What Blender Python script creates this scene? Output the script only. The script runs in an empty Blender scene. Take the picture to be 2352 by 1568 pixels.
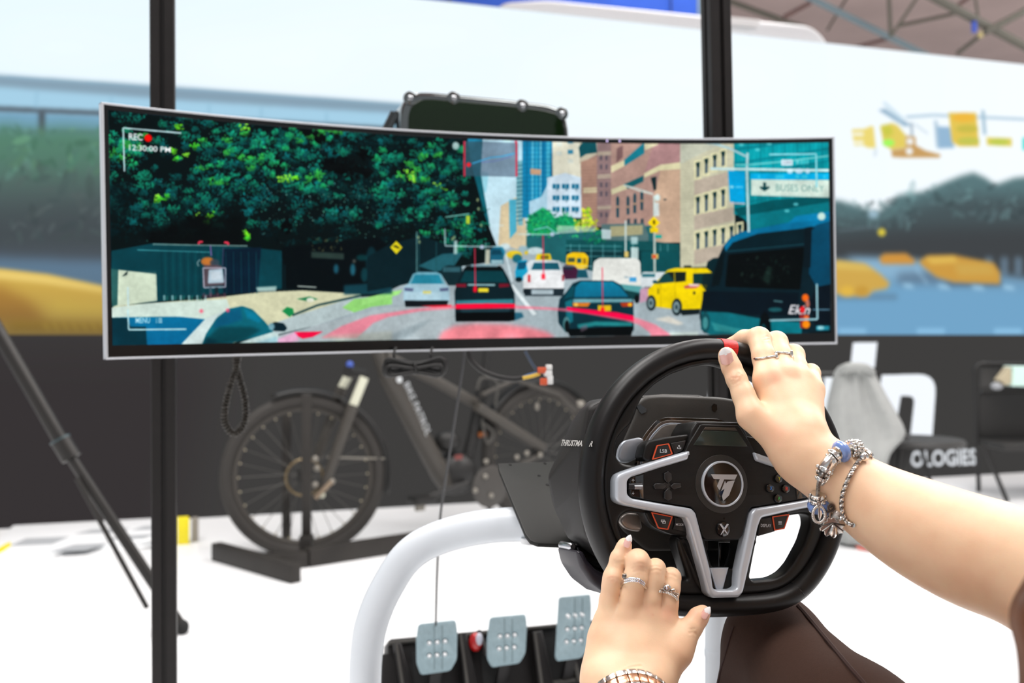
import bpy, bmesh, math, random
import numpy as np
from mathutils import Vector, Matrix, Quaternion

# ------------------------------------------------------------------ camera, world, lights, exposure
SC = bpy.context.scene
COL = SC.collection
FPX, EYE, HORIZON = 2287.0, 0.90, 769.0          # focal length in pixels, camera height in metres, horizon row
cam_data = bpy.data.cameras.new('camera')
cam_data.sensor_width = 36.0
cam_data.lens = FPX * 36.0 / 2352.0
cam_data.shift_y = -(784.0 - HORIZON) / 2352.0
cam_data.clip_start = 0.02
cam_data.clip_end = 200
cam_data.dof.use_dof = True
cam_data.dof.focus_distance = 0.93
cam_data.dof.aperture_fstop = 5.6
cam = bpy.data.objects.new('camera', cam_data)
cam.location = (0, 0, EYE)
cam.rotation_euler = (math.pi / 2, 0, 0)
COL.objects.link(cam)
SC.camera = cam
SC.view_settings.view_transform = 'Standard'
SC.view_settings.look = 'None'
SC.view_settings.exposure = 0.0
SC.view_settings.gamma = 1.0
SC.view_settings.use_curve_mapping = False

world = bpy.data.worlds.new('hall_ambient')
SC.world = world
world.use_nodes = True
_bg = world.node_tree.nodes['Background']
_bg.inputs['Color'].default_value = (0.93, 0.96, 1.0, 1)
_bg.inputs['Strength'].default_value = 0.52


def unseen_hall_light(x, y, z, size, watts, color=(1, 0.985, 0.965), tilt=(0, 0)):
    ld = bpy.data.lights.new('unseen_hall_light', 'AREA')
    ld.shape = 'SQUARE'
    ld.size = size
    ld.energy = watts
    ld.color = color
    lo = bpy.data.objects.new('unseen_hall_light', ld)
    lo.location = (x, y, z)
    lo.rotation_euler = (tilt[0], tilt[1], 0)
    COL.objects.link(lo)


unseen_hall_light(-1.2, 0.2, 4.6, 2.2, 150)
unseen_hall_light(2.2, 1.4, 4.6, 2.2, 150)
unseen_hall_light(-1.5, 3.4, 4.6, 2.2, 150)
unseen_hall_light(3.0, 4.4, 4.6, 2.2, 150)
unseen_hall_light(7.5, 8.0, 4.6, 2.2, 150)
unseen_hall_light(2.0, 10.5, 6.2, 3.5, 300)  # from here on: unseen lights added to brighten canopy, banner and roof
unseen_hall_light(9.0, 10.5, 6.2, 3.5, 300)
unseen_hall_light(14.0, 17.0, 6.2, 3.5, 300)

# ------------------------------------------------------------------ helpers
rnd = random.Random(7)


def lin(c):
    out = []
    for v in c[:3]:
        v = v / 255.0
        out.append(v / 12.92 if v <= 0.04045 else ((v + 0.055) / 1.055) ** 2.4)
    return tuple(out) + (1.0,)


def P(px, py, d):
    """photo pixel + distance in metres along the view axis -> point in the place"""
    return Vector(((px - 1176.0) / FPX * d, d, EYE - (py - HORIZON) / FPX * d))


_mats = {}


def mat(name, col, rough=0.5, metal=0.0, vary=0.0, vscale=40.0, bump=0.0, bscale=200.0, coat=0.0,
        spec=0.5, emit=0.0, trans=0.0, sss=0.0, rvary=0.0, aniso=False):
    if name in _mats:
        return _mats[name]
    m = bpy.data.materials.new(name)
    m.use_nodes = True
    nt = m.node_tree
    b = nt.nodes['Principled BSDF']
    b.inputs['Base Color'].default_value = lin(col)
    b.inputs['Roughness'].default_value = rough
    b.inputs['Metallic'].default_value = metal
    b.inputs['Specular IOR Level'].default_value = spec
    b.inputs['Coat Weight'].default_value = coat
    b.inputs['Coat Roughness'].default_value = 0.08
    if trans:
        b.inputs['Transmission Weight'].default_value = trans
    if sss:
        b.inputs['Subsurface Weight'].default_value = sss
        b.inputs['Subsurface Radius'].default_value = (0.012, 0.005, 0.003)
        b.inputs['Subsurface Scale'].default_value = 0.6
    if emit:
        b.inputs['Emission Color'].default_value = lin(col)
        b.inputs['Emission Strength'].default_value = emit
    co = nt.nodes.new('ShaderNodeTexCoord')
    src = co.outputs['Object']
    if aniso:
        mp = nt.nodes.new('ShaderNodeMapping')
        mp.inputs['Scale'].default_value = (1, 1, 0.04) if aniso == 'z' else (0.04, 1, 1)
        nt.links.new(src, mp.inputs['Vector'])
        src = mp.outputs['Vector']
    if vary:
        n = nt.nodes.new('ShaderNodeTexNoise')
        n.inputs['Scale'].default_value = vscale
        n.inputs['Detail'].default_value = 4
        nt.links.new(src, n.inputs['Vector'])
        mr = nt.nodes.new('ShaderNodeMapRange')
        mr.inputs['From Min'].default_value = 0.3
        mr.inputs['From Max'].default_value = 0.7
        mr.inputs['To Min'].default_value = 1 - vary
        mr.inputs['To Max'].default_value = 1 + vary
        nt.links.new(n.outputs['Fac'], mr.inputs['Value'])
        mx = nt.nodes.new('ShaderNodeVectorMath')
        mx.operation = 'SCALE'
        mx.inputs[0].default_value = lin(col)[:3]
        nt.links.new(mr.outputs['Result'], mx.inputs['Scale'])
        nt.links.new(mx.outputs['Vector'], b.inputs['Base Color'])
        if rvary:
            mr2 = nt.nodes.new('ShaderNodeMapRange')
            mr2.inputs['To Min'].default_value = max(0, rough - rvary)
            mr2.inputs['To Max'].default_value = min(1, rough + rvary)
            nt.links.new(n.outputs['Fac'], mr2.inputs['Value'])
            nt.links.new(mr2.outputs['Result'], b.inputs['Roughness'])
    if bump:
        n2 = nt.nodes.new('ShaderNodeTexNoise')
        n2.inputs['Scale'].default_value = bscale
        n2.inputs['Detail'].default_value = 3
        nt.links.new(src, n2.inputs['Vector'])
        bp = nt.nodes.new('ShaderNodeBump')
        bp.inputs['Strength'].default_value = bump
        bp.inputs['Distance'].default_value = 0.001
        nt.links.new(n2.outputs['Fac'], bp.inputs['Height'])
        nt.links.new(bp.outputs['Normal'], b.inputs['Normal'])
    _mats[name] = m
    return m


def tag(o, label=None, cat=None, group=None, kind=None):
    if label:
        o['label'] = label
    if cat:
        o['category'] = cat
    if group:
        o['group'] = group
    if kind:
        o['kind'] = kind
    return o


def thing(name, label, cat, loc, group=None):
    o = bpy.data.objects.new(name, None)
    o.empty_display_size = 0.05
    o.location = loc
    COL.objects.link(o)
    return tag(o, label, cat, group)


def world_loc(o):
    m = Matrix.Translation(o.location) @ o.rotation_euler.to_matrix().to_4x4()
    if o.parent:
        return world_loc(o.parent) @ o.matrix_parent_inverse @ m
    return m


def link(name, me, material, parent=None, smooth=True, label=None):
    o = bpy.data.objects.new(name, me)
    COL.objects.link(o)
    if material is not None:
        me.materials.clear()
        me.materials.append(material)
    if smooth:
        me.polygons.foreach_set('use_smooth', [True] * len(me.polygons))
    if parent is not None:
        o.parent = parent
        o.matrix_parent_inverse = world_loc(parent).inverted()
    if label:
        o['label'] = label
    return o


def autosmooth(me, ang=40):
    me.polygons.foreach_set('use_smooth', [True] * len(me.polygons))
    bm = bmesh.new()
    bm.from_mesh(me)
    lim = math.radians(ang)
    for e in bm.edges:
        if len(e.link_faces) == 2:
            e.smooth = e.calc_face_angle(0) < lim
    bm.to_mesh(me)
    bm.free()


def pymesh(name, verts, faces):
    me = bpy.data.meshes.new(name)
    me.from_pydata([tuple(v) for v in verts], [], faces)
    me.update()
    return me


def fixnormals(me):
    bm = bmesh.new()
    bm.from_mesh(me)
    bmesh.ops.recalc_face_normals(bm, faces=bm.faces)
    bm.to_mesh(me)
    bm.free()


class Frame:
    """a local frame: u right, v up, w out of its face"""

    def __init__(self, o, u, v, w):
        self.o, self.u, self.v, self.w = Vector(o), Vector(u).normalized(), Vector(v).normalized(), Vector(w).normalized()
        self.m = Matrix(((self.u.x, self.v.x, self.w.x, self.o.x), (self.u.y, self.v.y, self.w.y, self.o.y),
                         (self.u.z, self.v.z, self.w.z, self.o.z), (0, 0, 0, 1)))

    def __call__(self, a, b, c=0.0):
        return self.o + self.u * a + self.v * b + self.w * c

    def uv(self, px, py, c=0.0):
        """where the sight line through a photo pixel meets this frame's plane at height c"""
        d = P(px, py, 1.0) - Vector((0, 0, EYE))
        e = Vector((0, 0, EYE))
        t = (self.o + self.w * c - e).dot(self.w) / d.dot(self.w)
        q = e + d * t - self.o
        return (q.dot(self.u), q.dot(self.v))


WORLD = Frame((0, 0, 0), (1, 0, 0), (0, 1, 0), (0, 0, 1))


def yaw_frame(o, deg, tilt=0.0):
    """frame whose face looks back at the camera side, turned by deg to the right, top leaning away by tilt"""
    a, t = math.radians(deg), math.radians(tilt)
    w = Vector((math.sin(a), -math.cos(a), 0))
    u = Vector((math.cos(a), math.sin(a), 0))
    w2 = w * math.cos(t) + Vector((0, 0, 1)) * math.sin(t)
    return Frame(o, u, w2.cross(u), w2)


def prism(name, polys, fr, w0, w1, material, parent=None, bevel=0.0, smooth=True, res=2, label=None, sharp=35):
    """polygon(s) in a frame's plane extruded from w0 to w1; later polygons inside the first are holes"""
    if not isinstance(polys[0][0], (tuple, list, Vector)):
        polys = [polys]
    cu = bpy.data.curves.new('tmp', 'CURVE')
    cu.dimensions = '2D'
    cu.fill_mode = 'BOTH'
    bevel = min(bevel, (w1 - w0) * 0.49)
    cu.extrude = (w1 - w0) / 2 - bevel
    cu.bevel_depth = bevel
    cu.bevel_resolution = res
    cu.offset = -bevel
    for pl in polys:
        sp = cu.splines.new('POLY')
        sp.points.add(len(pl) - 1)
        for i, p in enumerate(pl):
            sp.points[i].co = (p[0], p[1], 0, 1)
        sp.use_cyclic_u = True
    ob = bpy.data.objects.new('tmp', cu)
    COL.objects.link(ob)
    bpy.context.view_layer.update()
    dg = bpy.context.evaluated_depsgraph_get()
    me = bpy.data.meshes.new_from_object(ob.evaluated_get(dg))
    bpy.data.objects.remove(ob)
    bpy.data.curves.remove(cu)
    me.transform(fr.m @ Matrix.Translation((0, 0, (w0 + w1) / 2)))
    bm = bmesh.new()
    bm.from_mesh(me)
    bmesh.ops.remove_doubles(bm, verts=bm.verts, dist=1e-6)
    bmesh.ops.recalc_face_normals(bm, faces=bm.faces)
    bm.to_mesh(me)
    bm.free()
    me.name = name
    if smooth:
        autosmooth(me, sharp)
    if name is None:
        return me
    return link(name, me, material, parent, False, label)


def roundpoly(pts, r, n=5):
    """polygon with its corners rounded; r may be one radius or one for each corner"""
    out = []
    N = len(pts)
    for i in range(N):
        p = Vector(pts[i][:2])
        a = Vector(pts[i - 1][:2]) - p
        b = Vector(pts[(i + 1) % N][:2]) - p
        rr = r[i] if isinstance(r, (list, tuple)) else r
        d = min(rr, a.length * 0.45, b.length * 0.45)
        if d <= 1e-9:
            out.append(tuple(p))
            continue
        p0, p2 = p + a.normalized() * d, p + b.normalized() * d
        for k in range(n + 1):
            t = k / n
            q = p0 * (1 - t) ** 2 + p * 2 * t * (1 - t) + p2 * t * t
            out.append((q.x, q.y))
    return out


def circle(cx, cy, r, n=24, ry=None, a0=0.0):
    ry = r if ry is None else ry
    return [(cx + r * math.cos(a0 + 2 * math.pi * i / n), cy + ry * math.sin(a0 + 2 * math.pi * i / n)) for i in range(n)]


def catmull(pts, n=8, closed=False):
    pts = [Vector(p) for p in pts]
    N = len(pts)
    out = []
    rng = range(N if closed else N - 1)
    for i in rng:
        p1, p2 = pts[i], pts[(i + 1) % N]
        p0 = pts[i - 1] if (closed or i > 0) else p1 * 2 - p2
        p3 = pts[(i + 2) % N] if (closed or i + 2 < N) else p2 * 2 - p1
        for k in range(n):
            t = k / n
            out.append(0.5 * ((2 * p1) + (p2 - p0) * t + (2 * p0 - 5 * p1 + 4 * p2 - p3) * t * t + (3 * p1 - p0 - 3 * p2 + p3) * t ** 3))
    if not closed:
        out.append(pts[-1])
    return out


def tube_me(pts, r, n=12, closed=False, caps=True, profile=None, up=None):
    """sweep; r a number or a list; profile an optional list of (a, b) offsets instead of a circle"""
    pts = [Vector(p) for p in pts]
    N = len(pts)
    rs = [r] * N if isinstance(r, (int, float)) else list(r)
    tans = []
    for i in range(N):
        if closed:
            t = pts[(i + 1) % N] - pts[i - 1]
        else:
            t = pts[min(i + 1, N - 1)] - pts[max(i - 1, 0)]
        tans.append(t.normalized() if t.length > 1e-12 else Vector((0, 0, 1)))
    if up is None:
        ref = Vector((0, 0, 1)) if abs(tans[0].z) < 0.9 else Vector((1, 0, 0))
    else:
        ref = Vector(up)
    a = (ref - tans[0] * ref.dot(tans[0])).normalized()
    verts, faces = [], []
    prof = profile or [(math.cos(2 * math.pi * k / n), math.sin(2 * math.pi * k / n)) for k in range(n)]
    n = len(prof)
    for i in range(N):
        if up is not None:
            a = Vector(up)
        a = (a - tans[i] * a.dot(tans[i]))
        a = a.normalized() if a.length > 1e-9 else tans[i].orthogonal().normalized()
        b = tans[i].cross(a)
        for (x, y) in prof:
            verts.append(pts[i] + a * (x * rs[i]) + b * (y * rs[i]))
    seg = N if closed else N - 1
    for i in range(seg):
        j = (i + 1) % N
        for k in range(n):
            l = (k + 1) % n
            faces.append((i * n + k, i * n + l, j * n + l, j * n + k))
    if caps and not closed:
        faces.append(tuple(range(n - 1, -1, -1)))
        faces.append(tuple((N - 1) * n + k for k in range(n)))
    me = pymesh('tube', verts, faces)
    fixnormals(me)
    return me


def tube(name, pts, r, material, parent=None, n=12, closed=False, label=None, **kw):
    me = tube_me(pts, r, n, closed, **kw)
    autosmooth(me, 50)
    return link(name, me, material, parent, False, label)


def box_me(fr, c, s, bevel=0.0, seg=2):
    bm = bmesh.new()
    bmesh.ops.create_cube(bm, size=1.0)
    for v in bm.verts:
        v.co = Vector((v.co.x * s[0], v.co.y * s[1], v.co.z * s[2]))
    if bevel:
        bmesh.ops.bevel(bm, geom=bm.edges[:], offset=bevel, segments=seg, profile=0.5, affect='EDGES')
    bm.transform(fr.m @ Matrix.Translation(Vector(c)))
    me = bpy.data.meshes.new('box')
    bm.to_mesh(me)
    bm.free()
    return me


def box(name, fr, c, s, material, parent=None, bevel=0.0, seg=2, label=None):
    me = box_me(fr, c, s, bevel, seg)
    autosmooth(me, 35)
    return link(name, me, material, parent, False, label)


def lathe_me(fr, prof, n=32, sx=1.0):
    """prof: list of (radius, height along w)"""
    verts, faces = [], []
    for (r, h) in prof:
        for k in range(n):
            a = 2 * math.pi * k / n
            verts.append(fr(r * math.cos(a) * sx, r * math.sin(a), h))
    for i in range(len(prof) - 1):
        for k in range(n):
            l = (k + 1) % n
            faces.append((i * n + k, i * n + l, (i + 1) * n + l, (i + 1) * n + k))
    faces.append(tuple(range(n - 1, -1, -1)))
    faces.append(tuple((len(prof) - 1) * n + k for k in range(n)))
    me = pymesh('lathe', verts, faces)
    fixnormals(me)
    return me


def lathe(name, fr, prof, material, parent=None, n=32, sharp=40, label=None, sx=1.0):
    me = lathe_me(fr, prof, n, sx)
    autosmooth(me, sharp)
    return link(name, me, material, parent, False, label)


def blob(name, c, r, material, parent=None, n=16, label=None, m3=None):
    bm = bmesh.new()
    bmesh.ops.create_uvsphere(bm, u_segments=n, v_segments=max(6, n * 2 // 3), radius=1.0)
    rr = (r, r, r) if isinstance(r, (int, float)) else r
    mm = Matrix.Diagonal((rr[0], rr[1], rr[2], 1))
    if m3 is not None:
        mm = m3.to_4x4() @ mm
    bm.transform(Matrix.Translation(Vector(c)) @ mm)
    me = bpy.data.meshes.new(name)
    bm.to_mesh(me)
    bm.free()
    return link(name, me, material, parent, True, label)


def join_me(mes):
    bm = bmesh.new()
    for me in mes:
        bm.from_mesh(me)
    out = bpy.data.meshes.new('joined')
    bm.to_mesh(out)
    bm.free()
    return out


def rod_frame(p0, p1, up=(0, 0, 1)):
    """frame with w along p0->p1, centred at p0"""
    w = (Vector(p1) - Vector(p0)).normalized()
    u = Vector(up).cross(w)
    if u.length < 1e-6:
        u = Vector((1, 0, 0)).cross(w)
    u.normalize()
    return Frame(p0, u, w.cross(u), w)


def bar(name, p0, p1, a, b, material, parent=None, up=(0, 0, 1), bevel=0.0, label=None):
    """rectangular bar from p0 to p1, a wide (sideways), b deep (towards up)"""
    fr = rod_frame(p0, p1, up)
    L = (Vector(p1) - Vector(p0)).length
    return box(name, fr, (0, 0, L / 2), (a, b, L), material, parent, bevel, 2, label)


def text_tris(s, bold=0.0, shear=0.0):
    """a word as flat triangles, cap height about 1, starting at x = 0 -> (verts, tris, width)"""
    cu = bpy.data.curves.new('tmp', 'FONT')
    cu.body = s
    cu.size = 1.0
    cu.offset = bold
    cu.shear = shear
    cu.resolution_u = 3
    ob = bpy.data.objects.new('tmp', cu)
    COL.objects.link(ob)
    bpy.context.view_layer.update()
    dg = bpy.context.evaluated_depsgraph_get()
    me = bpy.data.meshes.new_from_object(ob.evaluated_get(dg))
    bpy.data.objects.remove(ob)
    bpy.data.curves.remove(cu)
    me.calc_loop_triangles()
    v = np.array([tuple(x.co) for x in me.vertices])[:, :2]
    t = np.array([tuple(x.vertices) for x in me.loop_triangles])
    bpy.data.meshes.remove(me)
    lo, hi = v.min(0), v.max(0)
    v = (v - lo) / (hi - lo)
    return v, t


def text_on(name, s, fr, quad, w, material, parent=None, bold=0.0, shear=0.0, label=None):
    """lettering laid on a frame's plane inside a quad of (u, v): bottom-left, bottom-right, top-right, top-left"""
    v, t = text_tris(s, bold, shear)
    q = [Vector(x) for x in quad]
    vs = []
    for (a, b) in v:
        p = (q[0] * (1 - a) + q[1] * a) * (1 - b) + (q[3] * (1 - a) + q[2] * a) * b
        vs.append(fr(p.x, p.y, w))
    me = pymesh(name, vs, [tuple(int(k) for k in x) for x in t])
    return link(name, me, material, parent, False, label)


def copy_tree(o, parent=None):
    c = o.copy()
    COL.objects.link(c)
    if parent is not None:
        c.parent = parent
    for ch in list(o.children):
        copy_tree(ch, c)
    return c


# ---- a small painter for what the displays show (pixels are made here, nothing is loaded)
def boxblur(a, r):
    r = int(round(r))
    if r < 1:
        return a
    for ax in (0, 1):
        for _ in range(2):
            pad = [(0, 0)] * a.ndim
            pad[ax] = (r + 1, r)
            c = np.cumsum(np.pad(a, pad, mode='edge'), axis=ax, dtype=np.float64)
            n = a.shape[ax]
            hi = np.take(c, range(2 * r + 1, 2 * r + 1 + n), axis=ax)
            lo = np.take(c, range(0, n), axis=ax)
            a = (hi - lo) / (2 * r + 1)
    return a


class Canvas:
    def __init__(self, w, h, measure):
        self.w, self.h, self.f = w, h, measure
        self.a = np.zeros((h, w, 3), np.float32)
        self.rg = np.random.RandomState(5)

    def pts(self, p):
        return self.f(np.asarray(p, float))

    def mask(self, q, pad=0):
        x0, y0 = np.floor(q.min(0)).astype(int) - pad
        x1, y1 = np.ceil(q.max(0)).astype(int) + 1 + pad
        x0, y0, x1, y1 = max(0, x0), max(0, y0), min(self.w, x1), min(self.h, y1)
        if x1 <= x0 or y1 <= y0:
            return None
        area = (x1 - x0) * (y1 - y0)
        ss = 3 if area < 60000 else (2 if area < 250000 else 1)
        xs = x0 + (np.arange((x1 - x0) * ss) + 0.5) / ss
        ys = y0 + (np.arange((y1 - y0) * ss) + 0.5) / ss
        X, Y = np.meshgrid(xs, ys)
        ins = np.zeros(X.shape, bool)
        n = len(q)
        for i in range(n):
            ax, ay = q[i]
            bx, by = q[(i + 1) % n]
            if ay == by:
                continue
            c = ((ay > Y) != (by > Y)) & (X < (bx - ax) * (Y - ay) / (by - ay) + ax)
            ins ^= c
        m = ins.reshape(y1 - y0, ss, x1 - x0, ss).mean((1, 3)).astype(np.float32)
        return x0, y0, x1, y1, m

    def poly(self, p, col, a=1.0, soft=0, raw=False, col2=None):
        """filled polygon in measured points; col2 = colour at its lower end"""
        q = np.asarray(p, float) if raw else self.pts(p)
        r = self.mask(q, int(soft * 2) + 1 if soft else 0)
        if r is None:
            return
        x0, y0, x1, y1, m = r
        if soft:
            m = boxblur(m, soft)
        m = (m * a)[..., None]
        c = np.array(col[:3], np.float32) / 255.0
        if col2 is not None:
            t = np.linspace(0, 1, y1 - y0)[:, None, None]
            c = c * (1 - t) + np.array(col2[:3], np.float32) / 255.0 * t
        self.a[y0:y1, x0:x1] = self.a[y0:y1, x0:x1] * (1 - m) + c * m

    def rect(self, x0, y0, x1, y1, col, a=1.0, soft=0, col2=None):
        self.poly([(x0, y0), (x1, y0), (x1, y1), (x0, y1)], col, a, soft, col2=col2)

    def ell(self, cx, cy, rx, ry, col, a=1.0, soft=0, n=20, rot=0.0):
        c, s = math.cos(rot), math.sin(rot)
        p = []
        for i in range(n):
            x, y = rx * math.cos(2 * math.pi * i / n), ry * math.sin(2 * math.pi * i / n)
            p.append((cx + c * x - s * y, cy + s * x + c * y))
        self.poly(p, col, a, soft)

    def line(self, p, w, col, a=1.0, soft=0):
        for (x0, y0), (x1, y1) in zip(p[:-1], p[1:]):
            d = math.hypot(x1 - x0, y1 - y0) or 1
            nx, ny = -(y1 - y0) / d * w / 2, (x1 - x0) / d * w / 2
            self.poly([(x0 + nx, y0 + ny), (x1 + nx, y1 + ny), (x1 - nx, y1 - ny), (x0 - nx, y0 - ny)], col, a, soft)

    def text(self, s, quad, col, a=1.0, bold=0.0, shear=0.0):
        """quad in measured points: bottom-left, bottom-right, top-right, top-left"""
        v, t = text_tris(s, bold, shear)
        q = np.asarray(quad, float)
        al, be = v[:, :1], v[:, 1:]
        p = (q[0] * (1 - al) + q[1] * al) * (1 - be) + (q[3] * (1 - al) + q[2] * al) * be
        p = self.pts(p)
        lay = np.zeros((self.h, self.w), np.float32)
        for tri in t:
            r = self.mask(p[tri])
            if r is None:
                continue
            x0, y0, x1, y1, m = r
            lay[y0:y1, x0:x1] += m
        lay = (np.clip(lay, 0, 1) * a)[..., None]
        self.a = self.a * (1 - lay) + np.array(col, np.float32) / 255.0 * lay

    def leaves(self, boxes, n, cols, rmin, rmax, a=0.9, asp=0.6):
        """many small leaf-shaped dabs inside measured boxes"""
        rg = self.rg
        for _ in range(n):
            b = boxes[rg.randint(len(boxes))]
            cx, cy = b[0] + (b[2] - b[0]) * rg.rand(), b[1] + (b[3] - b[1]) * rg.rand()
            r = rmin + (rmax - rmin) * rg.rand() ** 2
            c = np.array(cols[rg.randint(len(cols))], float) * (0.75 + 0.5 * rg.rand())
            self.ell(cx, cy, r, r * asp, np.clip(c, 0, 255), a, 0, 6, rg.rand() * 3.14)

    def noise(self, amt, r):
        n = boxblur(self.rg.rand(self.h, self.w).astype(np.float32) - 0.5, r)
        n = n / (n.std() + 1e-9)
        self.a = np.clip(self.a * (1 + amt * n[..., None]), 0, 1)

    def image(self, name):
        im = bpy.data.images.new(name, self.w, self.h, alpha=False)
        px = np.ones((self.h, self.w, 4), np.float32)
        px[..., :3] = np.clip(self.a[::-1], 0, 1)
        im.pixels.foreach_set(px.ravel())
        im.update()
        im.pack()
        return im


def display_mat(name, im, strength=1.0, rough=0.35, spec=0.3, interp='Linear'):
    m = bpy.data.materials.new(name)
    m.use_nodes = True
    nt = m.node_tree
    b = nt.nodes['Principled BSDF']
    b.inputs['Base Color'].default_value = (0.0012, 0.0012, 0.0014, 1)
    b.inputs['Roughness'].default_value = rough
    b.inputs['Specular IOR Level'].default_value = spec
    t = nt.nodes.new('ShaderNodeTexImage')
    t.image = im
    t.interpolation = interp
    uv = nt.nodes.new('ShaderNodeUVMap')
    uv.uv_map = 'UVMap'
    nt.links.new(uv.outputs['UV'], t.inputs['Vector'])
    nt.links.new(t.outputs['Color'], b.inputs['Emission Color'])
    b.inputs['Emission Strength'].default_value = strength
    return m

# ------------------------------------------------------------------ the hall: floor, roof with trusses, video wall
M_floor = mat('glossy_white_floor', (246, 247, 248), 0.28, vary=0.015, vscale=1.5)
floor = link('floor', pymesh('floor', [(-14, -6, 0), (18, -6, 0), (18, 30, 0), (-14, 30, 0)], [(0, 1, 2, 3)]), M_floor, None, False)
tag(floor, 'glossy white exhibition floor', None, None, 'structure')

M_roof = mat('brownish_roof_sheet', (190, 170, 165), 0.8, vary=0.08, vscale=0.8)
M_truss = mat('grey_green_truss_steel', (96, 94, 84), 0.6)
M_truss_pale = mat('pale_blue_truss_steel', (112, 132, 140), 0.5)
M_roof_red = mat('reddish_roof_purlin', (122, 96, 92), 0.7)
ceiling = link('ceiling', pymesh('ceiling', [(-14, -6, 6.6), (24, -6, 6.6), (24, 32, 7.4), (-14, 32, 7.4),
                                             (-14, -6, 6.7), (24, -6, 6.7), (24, 32, 7.5), (-14, 32, 7.5)],
                                 [(0, 3, 2, 1), (4, 5, 6, 7), (0, 1, 5, 4), (2, 3, 7, 6), (1, 2, 6, 5), (3, 0, 4, 7)]), M_roof, None, False)
tag(ceiling, 'brown roof sheeting of the hall with steel trusses', None, None, 'structure')
for (x0, y0, d0, x1, y1, d1, r, m) in (
        (1790, -40, 13.5, 2130, 128, 14.5, 0.052, M_truss_pale), (2080, -40, 12.5, 2420, 142, 13.5, 0.062, M_truss),
        (2262, 74, 13.0, 2420, -10, 13.0, 0.045, M_truss), (2040, -40, 13.6, 2046, 84, 13.9, 0.03, M_truss),
        (2130, -40, 13.6, 2046, 84, 13.9, 0.024, M_truss), (2235, -40, 13.0, 2250, 64, 13.0, 0.02, M_truss),
        (2200, 122, 14.0, 2262, 74, 13.2, 0.032, M_truss), (1640, -10, 14.5, 1790, 44, 15.0, 0.05, M_truss),
        (1790, 44, 15.0, 1850, 62, 15.2, 0.03, M_truss), (1800, 40, 15.0, 1862, 6, 15.0, 0.035, M_roof_red),
        (1960, 110, 15.2, 2050, 86, 14.2, 0.03, M_roof_red), (2190, 20, 15.5, 2260, -30, 15.5, 0.03, M_roof_red),
        (2060, 60, 15.5, 2200, 30, 15.5, 0.03, M_truss), (1960, -30, 16, 1900, 70, 16, 0.02, M_truss)):
    tube('truss_beam', [P(x0, y0, d0), P(x1, y1, d1)], r, m, ceiling, n=6)
M_bl = mat('blue_lamp_body', (40, 80, 190), 0.4)
lampb = tube('lamp_body', [P(2237, 50, 12.9), P(2238, 74, 12.9)], 0.035, M_bl, ceiling, n=8)
tube('lamp_bracket', [P(2250, 74, 12.9), P(2254, 86, 12.9)], 0.03, mat('yellowish_bracket', (190, 175, 120), 0.5), ceiling, n=8)

# things that rise behind the video wall
M_white = mat('white_gloss_shell', (240, 243, 246), 0.35)
cf = yaw_frame(P(1480, 90, 8.0), 18.0)


def wallp(pts, fr=cf):
    return [fr.uv(x, y) for (x, y) in pts]


canopy = thing('exhibition_canopy', 'white rounded canopy rising behind the video wall', 'canopy', (cf.o.x, cf.o.y, 0))
prism('shell', roundpoly(wallp([(1125, 260), (1132, 60), (1150, 2), (1260, -4), (1640, 34), (1868, 56), (1905, 90), (1916, 260)]),
                         [0.01, 0.1, 0.12, 0.1, 0.1, 0.12, 0.1, 0.01]), cf, -1.3, 0, M_white, canopy, 0.06)
prism('trim_strip', wallp([(1672, 40), (1744, 48), (1736, 66), (1672, 60)]), cf, 0.0, 0.03, mat('satin_white_strip', (250, 250, 250), 0.2), canopy, 0.01)
for px in (1200, 1830):
    tube('post', [cf(cf.uv(px, 260)[0], cf.uv(px, 260)[1], -0.6), Vector((cf(cf.uv(px, 260)[0], 0, -0.6).x, cf(cf.uv(px, 260)[0], 0, -0.6).y, 0.0))],
         0.06, M_white, canopy, n=12)
bf = yaw_frame(P(1300, 60, 10.5), 18.0)
banner = thing('blue_banner', 'bright blue fabric banner high behind the white canopy', 'banner', (bf.o.x, bf.o.y, 0))
M_blue = mat('blue_banner_fabric', (36, 84, 190), 0.8, vary=0.06, vscale=3)
prism('fabric', [bf.uv(900, 140), bf.uv(1612, 190), bf.uv(1612, -160), bf.uv(900, -160)], bf, -0.03, 0.0, M_blue, banner)
for px in (964, 1034, 1541):
    tube('seam_rod', [bf(*bf.uv(px, 120), 0.02), bf(*bf.uv(px - 4, -160), 0.02)], 0.008, mat('dark_blue_rod', (24, 44, 96), 0.5), banner, n=6)
for px in (905, 1605):
    q = bf(bf.uv(px, 140)[0], 0, -0.02)
    tube('pole', [Vector((q.x, q.y, 0)), bf(*bf.uv(px, -160), -0.02)], 0.03, M_truss_pale, banner, n=8)

# ---- the video wall and its picture
WALL_H = 2.67
wf = yaw_frame((-2.373, 4.615, 0.0), 18.35)
WA0, WA1 = -2.2, 8.2
WPX = 190.0


def wall_measure(p):
    d = np.stack([(p[:, 0] - 1176) / FPX, np.ones(len(p)), -(p[:, 1] - HORIZON) / FPX], 1)
    e = np.array([0, 0, EYE])
    w, u = np.array(wf.w), np.array(wf.u)
    t = (np.array(wf.o) - e) @ w / (d @ w)
    q = e + d * t[:, None]
    a = (q - np.array(wf.o)) @ u
    return np.stack([(a - WA0) * WPX, (WALL_H - q[:, 2]) * WPX], 1)


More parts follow.
